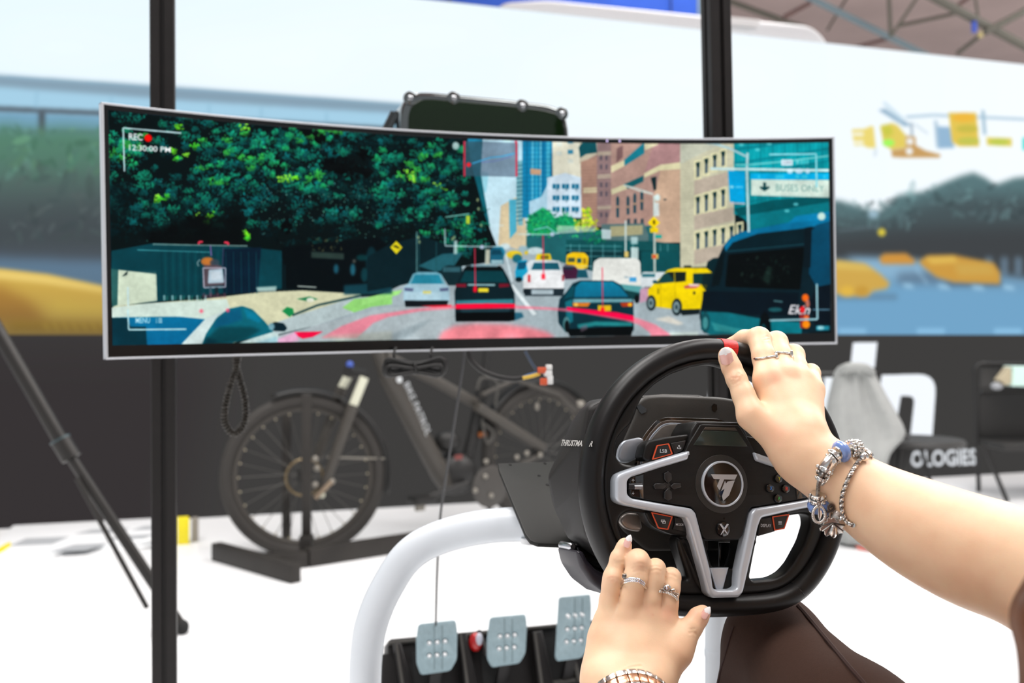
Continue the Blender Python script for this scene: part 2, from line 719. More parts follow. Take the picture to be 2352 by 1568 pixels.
wc = Canvas(int((WA1 - WA0) * WPX), int(WALL_H * WPX), wall_measure)
wc.a[:] = np.array((238, 250, 255)) / 255.0
_t = np.linspace(0, 1, wc.w)[None, :, None]
wc.a[:] = (np.array((226, 245, 255)) * (1 - _t) + np.array((250, 253, 255)) * _t) / 255.0
for (x, y, rx, ry, al) in ((120, 110, 190, 40, .5), (560, 130, 240, 50, .6), (900, 80, 260, 40, .5), (760, 200, 300, 30, .4), (1500, 180, 320, 90, .5)):
    wc.ell(x, y, rx, ry, (246, 253, 255), al, 22)
# overpass on the left
wc.poly([(-800, 120), (0, 173), (344, 196), (913, 237), (1060, 248), (1060, 420), (-800, 420)], (163, 205, 228))
wc.poly([(-800, 120), (0, 173), (344, 196), (913, 237), (1060, 248), (1060, 272), (913, 260), (403, 229), (0, 199), (-800, 146)], (132, 158, 176), soft=2)
wc.poly([(-800, 226), (0, 243), (300, 256), (1060, 300), (1060, 314), (300, 270), (0, 258), (-800, 240)], (92, 108, 120), soft=1)
wc.poly([(-800, 240), (0, 258), (300, 270), (1060, 314), (1060, 640), (-800, 640)], (118, 164, 192), soft=1)
for x in (84, 255, 480, 600, 750):
    wc.line([(x, 205 + x * .07), (x - 2, 245 + x * .07)], 4, (130, 175, 200), .6, 1)
wc.rect(88, 256, 103, 330, (78, 88, 96), 1, 1)
wc.rect(0, 300, 240, 306, (84, 98, 104), .7, 1)
wc.poly([(985, 215), (1300, 215), (1300, 480), (1010, 480)], (240, 250, 255), 1, 16)
# trees on the left, blurred by the camera pan
wc.poly([(-800, 320), (-60, 300), (20, 284), (60, 296), (150, 290), (260, 300), (500, 330), (1300, 430), (1500, 460), (1500, 660), (-800, 660)], (84, 128, 108), soft=6)
wc.poly([(-800, 400), (0, 390), (260, 390), (1500, 480), (1500, 660), (-800, 660)], (80, 98, 96), soft=16)
wc.poly([(-800, 470), (0, 470), (260, 460), (1500, 520), (1500, 660), (-800, 660)], (68, 76, 80), soft=14)
wc.leaves([(-200, 290, 260, 400)], 120, [(110, 160, 120), (70, 120, 95), (96, 140, 128)], 8, 26, .30, .4)
wc.leaves([(-200, 380, 260, 560)], 90, [(60, 74, 76), (92, 104, 104), (74, 90, 88)], 10, 34, .3, .35)
wc.poly([(-800, 560), (1500, 580), (1500, 900), (-800, 900)], (74, 82, 90), soft=5)
wc.poly([(-800, 590), (0, 590), (1500, 640), (1500, 900), (-800, 900)], (92, 118, 140), soft=4)
# yellow taxi on the left
wc.poly([(-500, 640), (-120, 612), (0, 617), (110, 630), (260, 662), (420, 720), (440, 800), (-500, 800)], (206, 170, 78), soft=1)
wc.poly([(-300, 626), (0, 620), (110, 633), (260, 664), (260, 674), (100, 650), (0, 640), (-300, 644)], (236, 206, 116), soft=2)
wc.poly([(0, 655), (70, 690), (110, 745), (40, 745), (-100, 740), (-100, 660)], (176, 130, 58), soft=5)
wc.poly([(20, 735), (260, 740), (260, 764), (20, 760)], (178, 138, 44), .8, 3)
wc.poly([(110, 690), (250, 700), (250, 726), (120, 722)], (222, 190, 84), .8, 5)
for k in range(7):
    wc.line([(100 + k * 22, 742), (112 + k * 22, 758)], 5, (226, 190, 70), .7, 1)
# right half: sky, trees, road, taxis
wc.poly([(1500, 420), (1880, 458), (1930, 461), (1975, 474), (2010, 490), (2045, 466), (2060, 448), (2120, 440), (2170, 418), (2205, 404), (2235, 396), (2262, 408),
         (2285, 424), (2330, 408), (2420, 400), (3200, 380), (3200, 640), (1500, 640)], (88, 118, 122), soft=3)
wc.poly([(1500, 480), (1930, 500), (2040, 500), (2110, 470), (2200, 450), (2352, 450), (3200, 430), (3200, 640), (1500, 640)], (70, 84, 88), soft=9)
wc.poly([(1500, 540), (1930, 540), (2150, 520), (3200, 500), (3200, 660), (1500, 660)], (62, 66, 69), soft=10)
wc.leaves([(1930, 460, 2100, 520), (2070, 420, 2352, 500)], 120, [(60, 76, 80), (104, 138, 140), (84, 108, 112)], 6, 20, .32, .45)
wc.ell(2005, 492, 12, 9, (168, 200, 220), .8, 2)
wc.line([(1925, 530), (2018, 520)], 3, (120, 140, 150), .6, 1)
wc.ell(2024, 533, 9, 9, (214, 196, 66), 1, 1)
for x in (2270, 2306, 2338):
    wc.rect(x - 9, 590, x + 9, 632, (112, 138, 160), .7, 3)
wc.poly([(1500, 600), (1925, 596), (2120, 600), (2352, 640), (3200, 660), (3200, 900), (1500, 900)], (112, 146, 172), soft=4)
wc.poly([(1500, 640), (1925, 632), (2120, 640), (2352, 652), (3200, 660), (3200, 900), (1500, 900)], (112, 162, 198), soft=10)
wc.poly([(1940, 590), (2010, 592), (2110, 600), (2160, 630), (2060, 640), (2000, 640)], (136, 176, 204), soft=5)
wc.poly([(2060, 628), (2150, 622), (2180, 650), (2060, 650)], (90, 112, 134), .8, 5)
wc.rect(1900, 676, 2060, 686, (84, 104, 124), .6, 3)
wc.rect(2170, 644, 2300, 656, (70, 84, 100), .8, 3)
TX = (206, 166, 78)
wc.poly([(1840, 610), (1920, 597), (1985, 605), (2020, 628), (2043, 650), (2036, 662), (2004, 668), (1992, 680), (1936, 679), (1920, 674), (1840, 674)], TX, soft=2)
wc.poly([(1840, 612), (1925, 600), (1985, 608), (2010, 622), (1940, 618)], (216, 186, 96), .9, 2)
wc.ell(1945, 668, 16, 12, (224, 182, 70), .9, 2)
wc.ell(1978, 668, 16, 12, (196, 150, 60), .9, 2)
wc.poly([(2018, 592), (2030, 582), (2080, 581), (2104, 600), (2094, 606), (2024, 606)], (206, 146, 62), soft=2)
wc.poly([(2108, 600), (2130, 586), (2190, 585), (2232, 594), (2282, 604), (2296, 626), (2296, 652), (2190, 648), (2150, 636), (2122, 614)], (202, 152, 66), soft=2)
wc.poly([(2122, 592), (2190, 589), (2200, 602), (2140, 606)], (222, 186, 88), .9, 2)
wc.poly([(2190, 604), (2270, 606), (2290, 630), (2200, 632)], (204, 168, 84), .8, 4)
for (x0, x1, y) in ((2070, 2100, 656), (2150, 2184, 658), (2228, 2262, 660), (2300, 2332, 660)):
    wc.poly([(x0, y - 6), (x1 - 8, y - 4), (x1, y + 6), (x0 + 8, y + 4)], (160, 202, 228), .9, 2)
wc.line([(2102, 616), (2130, 652)], 5, (160, 202, 228), .6, 2)
for x in (1925, 2105, 2282):
    wc.rect(x, 755, x + 64, 764, (150, 202, 236), .9, 2)
# traffic lights hanging over the road


def tl(p):
    return [(1600 + x / 3.128, y / 3.128) for (x, y) in p]


wc.poly(tl([(1300, 790), (1350, 778), (1545, 900), (1490, 908)]), (140, 172, 196), .9, 1)
wc.poly(tl([(1330, 738), (1350, 730), (1490, 850), (1470, 870)]), (196, 220, 234), .9, 1)
wc.line(tl([(1500, 840), (1700, 826), (2352, 856), (2900, 880)]), 5, (152, 184, 206), .9, 1)
wc.line(tl([(1540, 880), (1545, 990)]), 5, (130, 150, 168), .8, 1)
wc.line(tl([(1560, 890), (1660, 960)]), 4, (190, 208, 220), .8, 1)
wc.poly(tl([(1110, 928), (1200, 925), (1250, 903), (1268, 905), (1284, 1062), (1230, 1062), (1190, 1042), (1128, 1046)]), (234, 214, 116), soft=1)
for y in (950, 1010):
    wc.poly(tl([(1110, y), (1195, y - 2), (1195, y + 26), (1116, y + 26)]), (246, 248, 244), .85, 1)
wc.poly(tl([(1315, 905), (1400, 882), (1440, 898), (1500, 970), (1502, 1062), (1400, 1078), (1340, 1040)]), (226, 204, 96), soft=1)
wc.poly(tl([(1322, 905), (1390, 900), (1410, 960), (1350, 990)]), (196, 200, 70), .9, 2)
wc.ell(1600 + 1375 / 3.128, 1025 / 3.128, 14, 8, (158, 248, 96), 1, 1)
wc.poly(tl([(1500, 972), (1572, 984), (1570, 1042), (1640, 1080), (1752, 1110), (1742, 1132), (1460, 1132), (1400, 1126), (1395, 1078), (1500, 1062)]), (198, 156, 96), soft=1)
for x in (1530, 1525):
    wc.ell(1600 + x / 3.128, (1015 if x == 1530 else 1085) / 3.128, 8, 8, (240, 244, 246), 1, 1)
wc.poly(tl([(1280, 1060), (1290, 1060), (1285, 1120), (1270, 1120)]), (190, 206, 216), .9, 1)
wc.poly(tl([(1715, 905), (1820, 912), (1850, 1062), (1730, 1066)]), (142, 178, 208), .95, 1)
wc.poly(tl([(1700, 860), (1730, 868), (1736, 1060), (1716, 1060)]), (170, 196, 214), .8, 1)
wc.poly(tl([(1806, 808), (2006, 808), (2028, 1052), (1880, 1052), (1832, 1020)]), (226, 196, 84), soft=1)
wc.ell(1600 + 1915 / 3.128, 845 / 3.128, 28, 10, (238, 182, 60), .9, 1)
wc.ell(1600 + 1940 / 3.128, 925 / 3.128, 26, 9, (196, 186, 74), .9, 1)
wc.ell(1600 + 1950 / 3.128, 1012 / 3.128, 26, 9, (190, 196, 84), .9, 1)
wc.poly(tl([(2040, 790), (2066, 792), (2080, 966), (2054, 966)]), (160, 190, 208), .9, 1)
wc.poly(tl([(2078, 985), (2262, 992), (2262, 1052), (2082, 1042)]), (226, 208, 96), soft=1)
wc.ell(1600 + 2170 / 3.128, 1018 / 3.128, 24, 7, (184, 202, 80), .9, 1)
wc.rect(2348, 316, 2420, 344, (20, 214, 206), 1, 1)
# dark band with the exhibitor's lettering
wc.poly([(-900, 769), (3300, 769), (3300, 1600), (-900, 1600)], (60, 59, 58))
wc.poly([(-900, 769), (500, 769), (360, 1600), (-900, 1600)], (52, 48, 49), 1, 30)
LW = (244, 249, 255)
wc.poly([(1958, 786), (2014, 785), (2008, 844), (1952, 843)], LW)
wc.poly([(1893, 861), (1990, 861), (1976, 1008), (1880, 1008)], LW)
wc.poly([(2024, 860), (2076, 860), (2052, 1008), (2004, 1008)], LW)
wc.poly(roundpoly([(2040, 860), (2151, 857), (2140, 1008), (2089, 1007), (2100, 909), (2036, 908)], [0, 46, 0, 0, 16, 0]), LW)
wc.poly([(1634, 856), (1690, 856), (1668, 1008), (1612, 1008)], LW)
for (y0, y1, w) in ((856, 892, 1748), (916, 946, 1735), (974, 1008, 1728)):
    wc.poly([(1650, y0), (w, y0), (w - 6, y1), (1646, y1)], LW)
wc.poly([(1776, 790), (1826, 790), (1796, 1008), (1748, 1008)], LW)
wc.poly([(1806, 930), (1862, 860), (1892, 860), (1840, 928), (1880, 1008), (1830, 1008)], LW)
wc.text('TECHNOLOGIES', [(1966, 1077), (2243, 1067), (2241, 1029), (1966, 1040)], (226, 230, 235), 1, .03)
vw = thing('video_wall', 'huge LED video wall showing sky and street over a black lettered band', 'video wall', (wf.o.x, wf.o.y, 0))
me = pymesh('display_panel', [wf(WA0, 0, 0.0), wf(WA1, 0, 0.0), wf(WA1, WALL_H, 0.0), wf(WA0, WALL_H, 0.0)], [(0, 1, 2, 3)])
ul = me.uv_layers.new(name='UVMap')
for i, c in enumerate(((0, 0), (1, 0), (1, 1), (0, 1))):
    ul.data[i].uv = c
link('display_panel', me, display_mat('video_wall_picture', wc.image('video_wall_picture'), 1.04, 0.6, 0.03), vw, False, 'glowing street picture with white lettering below')
box('cabinet_backs', wf, ((WA0 + WA1) / 2, WALL_H / 2, -0.052), (WA1 - WA0, WALL_H, 0.10), mat('black_wall_cabinets', (30, 30, 32), 0.6), vw, 0.004)

# ------------------------------------------------------------------ curved monitor
MON_W, MON_H, MON_R = 1.2265, 0.366, 1.8
_q = (-0.0346, 1.6868, 1.0574)
_y, _r = math.radians(16.52), math.radians(0.92)
_mm = Matrix.Rotation(_y, 3, 'Z') @ Matrix.Rotation(-_r, 3, 'Y')


def mon(s, t, n=0.0):
    """point on the panel: s metres along its curve from the middle, t up, n towards the viewer"""
    a = s / MON_R
    l = Vector((math.sin(a) * (MON_R - n), math.cos(a) * (MON_R - n) - MON_R, t))
    return Vector(_q) + _mm @ l


AS0, AS1, AT0, AT1 = -MON_W / 2 + 0.0098, MON_W / 2 - 0.0102, -MON_H / 2 + 0.0200, MON_H / 2 - 0.0100
MW, MH = 1760, 492
_gs, _gt = np.linspace(-0.66, 0.66, 80), np.linspace(-0.25, 0.25, 30)


def mon_measure(p):
    """photo pixels -> picture pixels on the curved panel (Newton on the panel's own curve)"""
    mm = np.array(_mm)
    s = np.interp(p[:, 0], (238, 1918), (-0.61, 0.61))
    t = np.interp(p[:, 1], (280, 800), (0.17, -0.17))

    def pr(s, t):
        a = s / MON_R
        l = np.stack([np.sin(a) * MON_R, np.cos(a) * MON_R - MON_R, t], 1)
        w = l @ mm.T + np.array(_q)
        return 1176 + w[:, 0] / w[:, 1] * FPX, HORIZON - (w[:, 2] - EYE) / w[:, 1] * FPX
    for _ in range(7):
        x, y = pr(s, t)
        e = 1e-4
        xs, ys = pr(s + e, t)
        xt, yt = pr(s, t + e)
        a, b, c, d = (xs - x) / e, (xt - x) / e, (ys - y) / e, (yt - y) / e
        det = a * d - b * c
        rx, ry = p[:, 0] - x, p[:, 1] - y
        s = s + (d * rx - b * ry) / det
        t = t + (-c * rx + a * ry) / det
    return np.stack([(s - AS0) / (AS1 - AS0) * MW, (AT1 - t) / (AT1 - AT0) * MH], 1)


mc = Canvas(MW, MH, mon_measure)
mc.a[:] = np.array((12, 26, 32)) / 255


def k5(p):
    return [(850 + x / 2.903, 280 + y / 2.903) for (x, y) in p]


def k6(p):
    return [(1300 + x / 2.958, 290 + y / 2.958) for (x, y) in p]


def k4(p):
    return [(220 + x / 2.529, 220 + y / 2.529) for (x, y) in p]


# --- sky and far street
mc.rect(1040, 300, 1240, 640, (188, 222, 244), col2=(196, 214, 226))
mc.poly(k5([(870, 560), (1010, 480), (1060, 860), (850, 860)]), (206, 190, 158))
mc.poly(k5([(925, 520), (975, 515), (975, 730), (930, 780)]), (80, 158, 196))
mc.poly(k5([(885, 560), (925, 560), (925, 820), (875, 840)]), (214, 196, 160))
# left dark glass towers by the sky
mc.poly(k5([(500, 100), (750, 110), (735, 330), (760, 480), (790, 650), (805, 790), (820, 870), (600, 870)]), (16, 84, 106))
mc.poly(k5([(620, 115), (748, 115), (738, 330), (700, 360), (620, 330)]), (24, 112, 158))
mc.poly(k5([(735, 330), (790, 340), (775, 470), (760, 470)]), (140, 196, 222), .8)
# right of the sky
mc.poly(k5([(975, 265), (1018, 255), (1018, 690), (985, 690), (975, 500)]), (120, 168, 186))
for k in range(14):
    mc.poly(k5([(975, 290 + k * 28), (1018, 284 + k * 28), (1018, 293 + k * 28), (975, 299 + k * 28)]), (44, 92, 116), .8)
mc.poly(k5([(1014, 110), (1215, 115), (1210, 360), (1180, 420), (1130, 520), (1075, 640), (1014, 640)]), (22, 112, 168))
for (x, w, c) in ((1075, 16, (110, 180, 216)), (1100, 20, (60, 150, 196)), (1130, 12, (130, 190, 220)), (1175, 24, (90, 170, 206)), (1040, 10, (10, 84, 132)), (1150, 10, (8, 84, 140))):
    mc.poly(k5([(x, 120), (x + w, 120), (x + w * .8, 520), (x, 540)]), c, .75)
for k in range(16):
    mc.line(k5([(1016, 130 + k * 30), (1210, 128 + k * 30)]), 1.6, (14, 78, 124), .5)
mc.poly(k5([(1068, 310), (1140, 318), (1136, 355), (1068, 350)]), (206, 156, 120), .9)
mc.poly(k5([(1213, 115), (1420, 120), (1412, 380), (1215, 360)]), (220, 218, 198))
for (x, y) in ((1335, 130), (1335, 200), (1336, 262), (1260, 150), (1260, 210)):
    mc.poly(k5([(x - 18, y - 14), (x + 18, y - 14), (x + 18, y + 14), (x - 18, y + 14)]), (40, 112, 158) if x > 1300 and y < 240 else (206, 214, 204), .9)
mc.poly(k5([(1060, 530), (1140, 500), (1180, 420), (1200, 640), (1060, 640)]), (166, 196, 220))
mc.poly(k5([(1180, 372), (1300, 340), (1408, 372), (1408, 640), (1180, 640)]), (202, 218, 236))
for x in (1240, 1303, 1368):
    for y in (430, 506, 582):
        for dx in (-14, 12):
            mc.poly(k5([(x + dx - 11, y - 16), (x + dx + 11, y - 16), (x + dx + 11, y + 16), (x + dx - 11, y + 16)]), (20, 96, 140))
        mc.poly(k5([(x - 2, y + 16), (x + 14, y + 16), (x + 13, y + 30), (x, y + 29)]), (120, 140, 156), .9)
    mc.line(k5([(x - 32, 380), (x - 32, 640)]), 1.8, (228, 238, 248), .7)
# brown and brick buildings
BR = (152, 126, 118)
mc.poly(k5([(1400, 120), (1630, 120), (1630, 700), (1410, 700)]), BR)
mc.poly(k5([(1395, 120), (1520, 120), (1515, 215), (1470, 240), (1395, 280)]), (184, 176, 156))
mc.poly(k5([(1390, 170), (1412, 140), (1505, 130), (1512, 205), (1440, 215), (1400, 240)]), (16, 72, 88))
mc.poly(k5([(1405, 265), (1510, 232), (1512, 680), (1410, 690)]), (160, 128, 114))
mc.poly(k5([(1420, 440), (1512, 435), (1512, 472), (1420, 476)]), (206, 194, 160), .9)
mc.poly(k5([(1512, 140), (1615, 120), (1615, 690), (1512, 690)]), (140, 118, 118))
for y in (352, 200, 560):
    mc.poly(k5([(1515, y), (1612, y - 6), (1612, y + 22), (1515, y + 28)]), (178, 166, 148), .8)
for k in range(18):
    mc.line(k5([(1412, 300 + k * 22), (1612, 296 + k * 22)]), 1.2, (120, 92, 88), .45)
for x in (1540, 1575):
    for y in (240, 300, 420, 480, 620):
        mc.poly(k5([(x - 8, y - 16), (x + 8, y - 16), (x + 8, y + 16), (x - 8, y + 16)]), (70, 70, 84), .7)
mc.poly(k6([(305, 100), (780, 100), (780, 790), (240, 790), (305, 560)]), (170, 140, 130))
mc.poly(k6([(600, 100), (780, 100), (775, 240), (530, 320)]), (166, 130, 130))
mc.poly(k6([(395, 230), (530, 110), (530, 185), (395, 270)]), (26, 112, 140))
mc.poly(k6([(305, 270), (395, 230), (395, 270), (305, 318)]), (214, 206, 168))
mc.poly(k6([(530, 110), (640, 95), (625, 125), (535, 165)]), (214, 208, 172))
mc.poly(k6([(530, 320), (640, 262), (775, 245), (775, 292), (640, 300), (530, 350)]), (216, 210, 170))
mc.poly(k6([(390, 395), (525, 335), (525, 375), (420, 425)]), (20, 84, 100))
mc.poly(k6([(305, 430), (395, 395), (415, 425), (310, 465)]), (212, 206, 168))
mc.poly(k6([(575, 350), (612, 340), (612, 430), (596, 440)]), (20, 40, 48))
mc.poly(k6([(640, 300), (775, 296), (775, 790), (600, 790), (600, 440), (612, 430)]), (198, 168, 142), .8)
for (x, y0, y1) in ((350, 470, 620), (420, 470, 600), (466, 450, 590), (514, 430, 570)):
    mc.poly(k6([(x - 10, y0 + 20), (x, y0), (x + 10, y0 + 20), (x + 9, y1), (x - 9, y1)]), (22, 62, 82))
    mc.poly(k6([(x - 9, y0 + 70), (x + 9, y0 + 70), (x + 9, y0 + 84), (x - 9, y0 + 84)]), (170, 140, 116))
for x in (424, 470, 516):
    mc.poly(k6([(x - 10, 630), (x + 10, 626), (x + 10, 664), (x - 10, 668)]), (40, 62, 76))
for k in range(30):
    mc.line(k6([(312, 480 + k * 10), (600, 472 + k * 10)]), 1.0, (146, 106, 94), .35)
mc.poly(k6([(345, 150), (385, 130), (385, 210), (340, 250)]), (110, 84, 86), .8)
# cream building with rows of windows
mc.poly(k6([(775, 100), (1140, 100), (1150, 950), (775, 960)]), (196, 194, 168))
mc.poly(k6([(775, 100), (1100, 100), (1000, 150), (870, 210), (775, 260)]), (184, 190, 176), .7)
for k in range(40):
    mc.line(k6([(778, 120 + k * 22), (1140, 112 + k * 22)]), 1.0, (172, 170, 150), .5)
for (yl, yr, hh) in ((255, 180, 95), (490, 440, 110), (735, 700, 105)):
    for i in range(4 if yl < 700 else 6):
        x = 893 + i * 57
        y = yl + (yr - yl) * i / 3.0
        mc.poly(k6([(x - 24, y - 22), (x + 26, y - 30), (x + 26, y + hh + 10), (x - 24, y + hh + 16)]), (222, 218, 176))
        mc.poly(k6([(x - 8, y), (x + 13, y - 8), (x + 13, y + hh - 10), (x - 8, y + hh)]), (84, 98, 110))
        mc.poly(k6([(x - 14, y - 6), (x + 15, y - 14), (x + 15, y + 16), (x + 4, y + 30), (x - 8, y + 18)]), (14, 44, 52))
for (ya, yb) in ((370, 300), (605, 550), (840, 790)):
    mc.poly(k6([(870, ya), (1140, yb), (1140, yb + 90), (870, ya + 100)]), (180, 166, 152), .9)
# teal glass building on the right
mc.poly(k6([(1140, 95), (1810, 95), (1810, 700), (1140, 590)]), (10, 138, 164))
mc.poly(k6([(1140, 330), (1810, 230), (1810, 700), (1140, 600)]), (6, 116, 138))
for k in range(16):
    x = 1150 + k * 42
    mc.line(k6([(x, 100), (x + 10, 560)]), 3.2, (24, 160, 186) if k % 2 else (4, 98, 122), .5)
for k in range(5):
    mc.poly(k6([(1140, 150 + k * 95), (1810, 60 + k * 80), (1810, 74 + k * 80), (1140, 170 + k * 95)]), (4, 92, 116), .5)
mc.poly(k6([(1140, 560), (1400, 500), (1810, 470), (1810, 520), (1180, 620)]), (2, 74, 90))
mc.poly(k6([(1180, 610), (1810, 510), (1810, 620), (1260, 720), (1220, 640)]), (8, 104, 126))
for (x, y) in ((1190, 125), (1380, 120), (1300, 160), (1560, 530), (1500, 575)):
    mc.ell(*k6([(x, y)])[0], 6, 3, (120, 208, 226), .8, 1)
# awnings, scaffolding shed
mc.poly(k5([(1040, 760), (1240, 700), (1560, 720), (1887, 690), (1887, 1000), (1040, 1000)]), (34, 92, 104))
mc.poly(k6([(240, 665), (530, 660), (560, 740), (560, 790), (240, 800)]), (88, 112, 116))
mc.poly(k6([(300, 680), (520, 672), (520, 735), (300, 750)]), (196, 180, 130), .7)
mc.poly(k6([(0, 770), (560, 780), (770, 800), (770, 850), (0, 830)]), (18, 74, 84))
mc.poly(k6([(0, 830), (770, 850), (770, 1000), (0, 1000)]), (12, 48, 58))
for x in (30, 90, 170, 250, 330, 455, 640, 690):
    mc.line(k6([(x, 800), (x, 990)]), 2.2, (96, 150, 160), .7)
for y in (810, 842, 880):
    mc.line(k6([(0, y), (380, y + 6)]), 1.6, (110, 176, 190), .7)
mc.poly(k6([(440, 822), (490, 822), (490, 900), (440, 900)]), (196, 214, 214), .9)
mc.poly(k6([(510, 850), (772, 850), (772, 1000), (510, 1000)]), (14, 72, 84))
# trees in the middle distance
mc.poly(k5([(1045, 690), (1060, 640), (1085, 610), (1150, 570), (1200, 600), (1230, 640), (1300, 620), (1370, 650), (1400, 700), (1240, 740), (1120, 760), (1050, 740)]), (22, 140, 96), soft=1)
mc.leaves([(1210, 490, 1260, 535), (1225, 480, 1320, 520), (1210, 505, 1330, 545)], 260, [(30, 160, 104), (14, 108, 84), (60, 180, 96), (10, 84, 70)], 1.5, 5, .8)
mc.leaves([(1336, 478, 1358, 520), (1320, 505, 1372, 530)], 150, [(216, 226, 40), (180, 214, 34), (236, 236, 90), (130, 196, 40)], 1.5, 6, .85)
mc.leaves([(1340, 525, 1385, 560), (1370, 530, 1390, 560)], 90, [(20, 130, 90), (12, 96, 80)], 1.5, 5, .85)
mc.poly(k5([(1245, 690), (1510, 700), (1500, 730), (1245, 745)]), (206, 220, 204), .6)
mc.poly(k5([(1540, 715), (1605, 720), (1605, 780), (1545, 780)]), (200, 216, 224), .9)
mc.line(k5([(1090, 720), (1180, 700), (1240, 740)]), 2.5, (150, 210, 226), .8)
# road, pavement, cycle lane
mc.poly(k5([(880, 830), (920, 830), (1500, 1000), (1887, 1120), (2400, 1300), (2400, 1600), (-900, 1600), (-300, 1320), (200, 1090), (560, 1000)]), (160, 172, 180))
mc.poly(k5([(-900, 1500), (-300, 1340), (100, 1240), (600, 1200), (1000, 1200), (900, 1500), (-900, 1600)]), (168, 178, 184))
mc.poly(k5([(-100, 1500), (360, 1330), (420, 1310), (250, 1440)]), (130, 142, 150), .6, 3)
mc.poly(k4([(100, 1220), (620, 1180), (960, 1140), (1200, 1130), (1540, 1150), (1540, 1185), (1150, 1290), (1040, 1330), (700, 1480), (100, 1480)]), (206, 206, 172))
mc.poly(k4([(1000, 1330), (1180, 1270), (1500, 1170), (1720, 1160), (1720, 1180), (1290, 1330), (1000, 1400)]), (178, 192, 196))
mc.poly(k4([(1430, 1230), (1500, 1180), (1720, 1155), (1720, 1210), (1600, 1225), (1500, 1258)]), (146, 212, 120))
mc.poly(k5([(-60, 1180), (140, 1130), (215, 1120), (190, 1150), (-60, 1225)]), (158, 224, 130))
mc.line(k4([(1140, 1275), (1290, 1215), (1540, 1160)]), 5, (28, 62, 70), .95)
mc.poly(k4([(1080, 1250), (1110, 1225), (1145, 1235), (1150, 1262), (1125, 1285)]), (26, 128, 76))
mc.poly(k4([(1165, 1180), (1240, 1165), (1290, 1180), (1240, 1195)]), (34, 118, 80))
mc.ell(*k4([(1245, 1185)])[0], 9, 5, (222, 226, 208))
mc.poly(k5([(930, 1090), (950, 1080), (1110, 1280), (1085, 1290)]), (226, 236, 240), .95)
mc.poly(k5([(895, 880), (910, 880), (955, 1060), (940, 1070)]), (206, 222, 230), .8)
# --- left: trees, fence, wall
mc.poly(k4([(20, 30), (1720, 170), (2150, 190), (2180, 400), (2260, 700), (2330, 880), (2330, 960), (1640, 1060), (1400, 1100), (950, 1120), (60, 1160)]), (6, 17, 20))


def foliage(boxes, n, pal, rc, leaf, per=26):
    """clumps of leaves: each clump lit on its upper side"""
    rg = mc.rg
    for _ in range(n):
        b_ = boxes[rg.randint(len(boxes))]
        cx, cy = b_[0] + (b_[2] - b_[0]) * rg.rand(), b_[1] + (b_[3] - b_[1]) * rg.rand()
        base = np.array(pal[rg.randint(len(pal))], float)
        R_c = rc * (0.6 + 0.8 * rg.rand())
        for _k in range(per):
            dx, dy = rg.randn() * R_c * .6, rg.randn() * R_c * .42
            r_ = leaf * (0.5 + 1.1 * rg.rand())
            c_ = np.clip(base * (0.72 + 0.5 * rg.rand() - 0.30 * dy / R_c), 0, 255)
            mc.ell(cx + dx, cy + dy, r_, r_ * .55, c_, .88, 0, 6, rg.rand() * 3.14)


LD = [(5, 30, 36), (7, 42, 46), (4, 22, 28)]
LM = [(9, 74, 76), (12, 92, 88), (8, 62, 68), (16, 104, 88), (11, 82, 92)]
LG = [(28, 134, 88), (22, 122, 96), (50, 150, 66), (18, 116, 100)]
LY = [(104, 204, 40), (70, 190, 50), (130, 216, 60)]
LH = [(150, 214, 196), (96, 190, 164), (120, 196, 210)]
foliage([(246, 250, 1060, 480), (560, 330, 1060, 560), (246, 420, 520, 540)], 260, LD, 18, 3.6)
foliage([(246, 258, 560, 420), (460, 290, 760, 470), (560, 400, 900, 520), (860, 320, 1060, 520), (640, 290, 860, 360), (300, 400, 520, 520)], 300, LM, 12, 2.9)
foliage([(420, 300, 640, 400), (480, 330, 660, 430), (640, 400, 760, 440), (860, 330, 1010, 450), (246, 300, 330, 380), (660, 290, 780, 330)], 130, LG, 9, 2.8)
foliage([(540, 290, 610, 320), (390, 335, 470, 370), (640, 405, 690, 420), (380, 284, 412, 298), (1005, 410, 1040, 435), (930, 392, 980, 425), (562, 525, 574, 548), (448, 490, 484, 515), (360, 440, 384, 480)], 22, LY, 7, 3.0, 16)
mc.leaves([(300, 260, 1060, 560), (820, 400, 1080, 560), (600, 420, 860, 520)], 560, LH, .8, 2.2, .7)
foliage([(640, 260, 960, 320), (760, 330, 850, 400), (330, 500, 470, 550), (520, 500, 720, 560), (860, 560, 980, 620), (700, 360, 860, 400)], 26, [(3, 6, 8), (5, 10, 12)], 16, 6, 20)
mc.poly(k4([(300, 790), (560, 700), (850, 700), (850, 880), (350, 860), (250, 800)]), (4, 8, 10), .85, 6)
mc.poly(k4([(90, 900), (340, 855), (890, 880), (1080, 900), (1080, 1120), (700, 1150), (370, 1195), (90, 1220)]), (8, 56, 72))
mc.poly(k4([(740, 890), (960, 880), (940, 1140), (740, 1150)]), (8, 26, 48))
mc.line(k4([(330, 862), (880, 872)]), 3.0, (120, 150, 150), .9)
mc.line(k4([(240, 895), (660, 908)]), 2.0, (90, 170, 186), .8)
for k in range(26):
    x = 380 + k * 22
    mc.line(k4([(x, 905), (x + 4, 1150)]), 1.6, (14, 84, 98) if k % 2 else (4, 36, 52), .6)
mc.poly(k4([(85, 1005), (350, 1035), (355, 1190), (95, 1225)]), (206, 220, 196))
for k in range(22):
    mc.line(k4([(135 + k * 10, 1020), (138 + k * 10, 1195)]), 1.0, (182, 198, 178), .6)
mc.poly(k4([(85, 1000), (130, 1010), (125, 1215), (95, 1225)]), (14, 62, 70), .85)
mc.poly(k4([(150, 1050), (185, 1015), (180, 1040)]), (20, 40, 44))
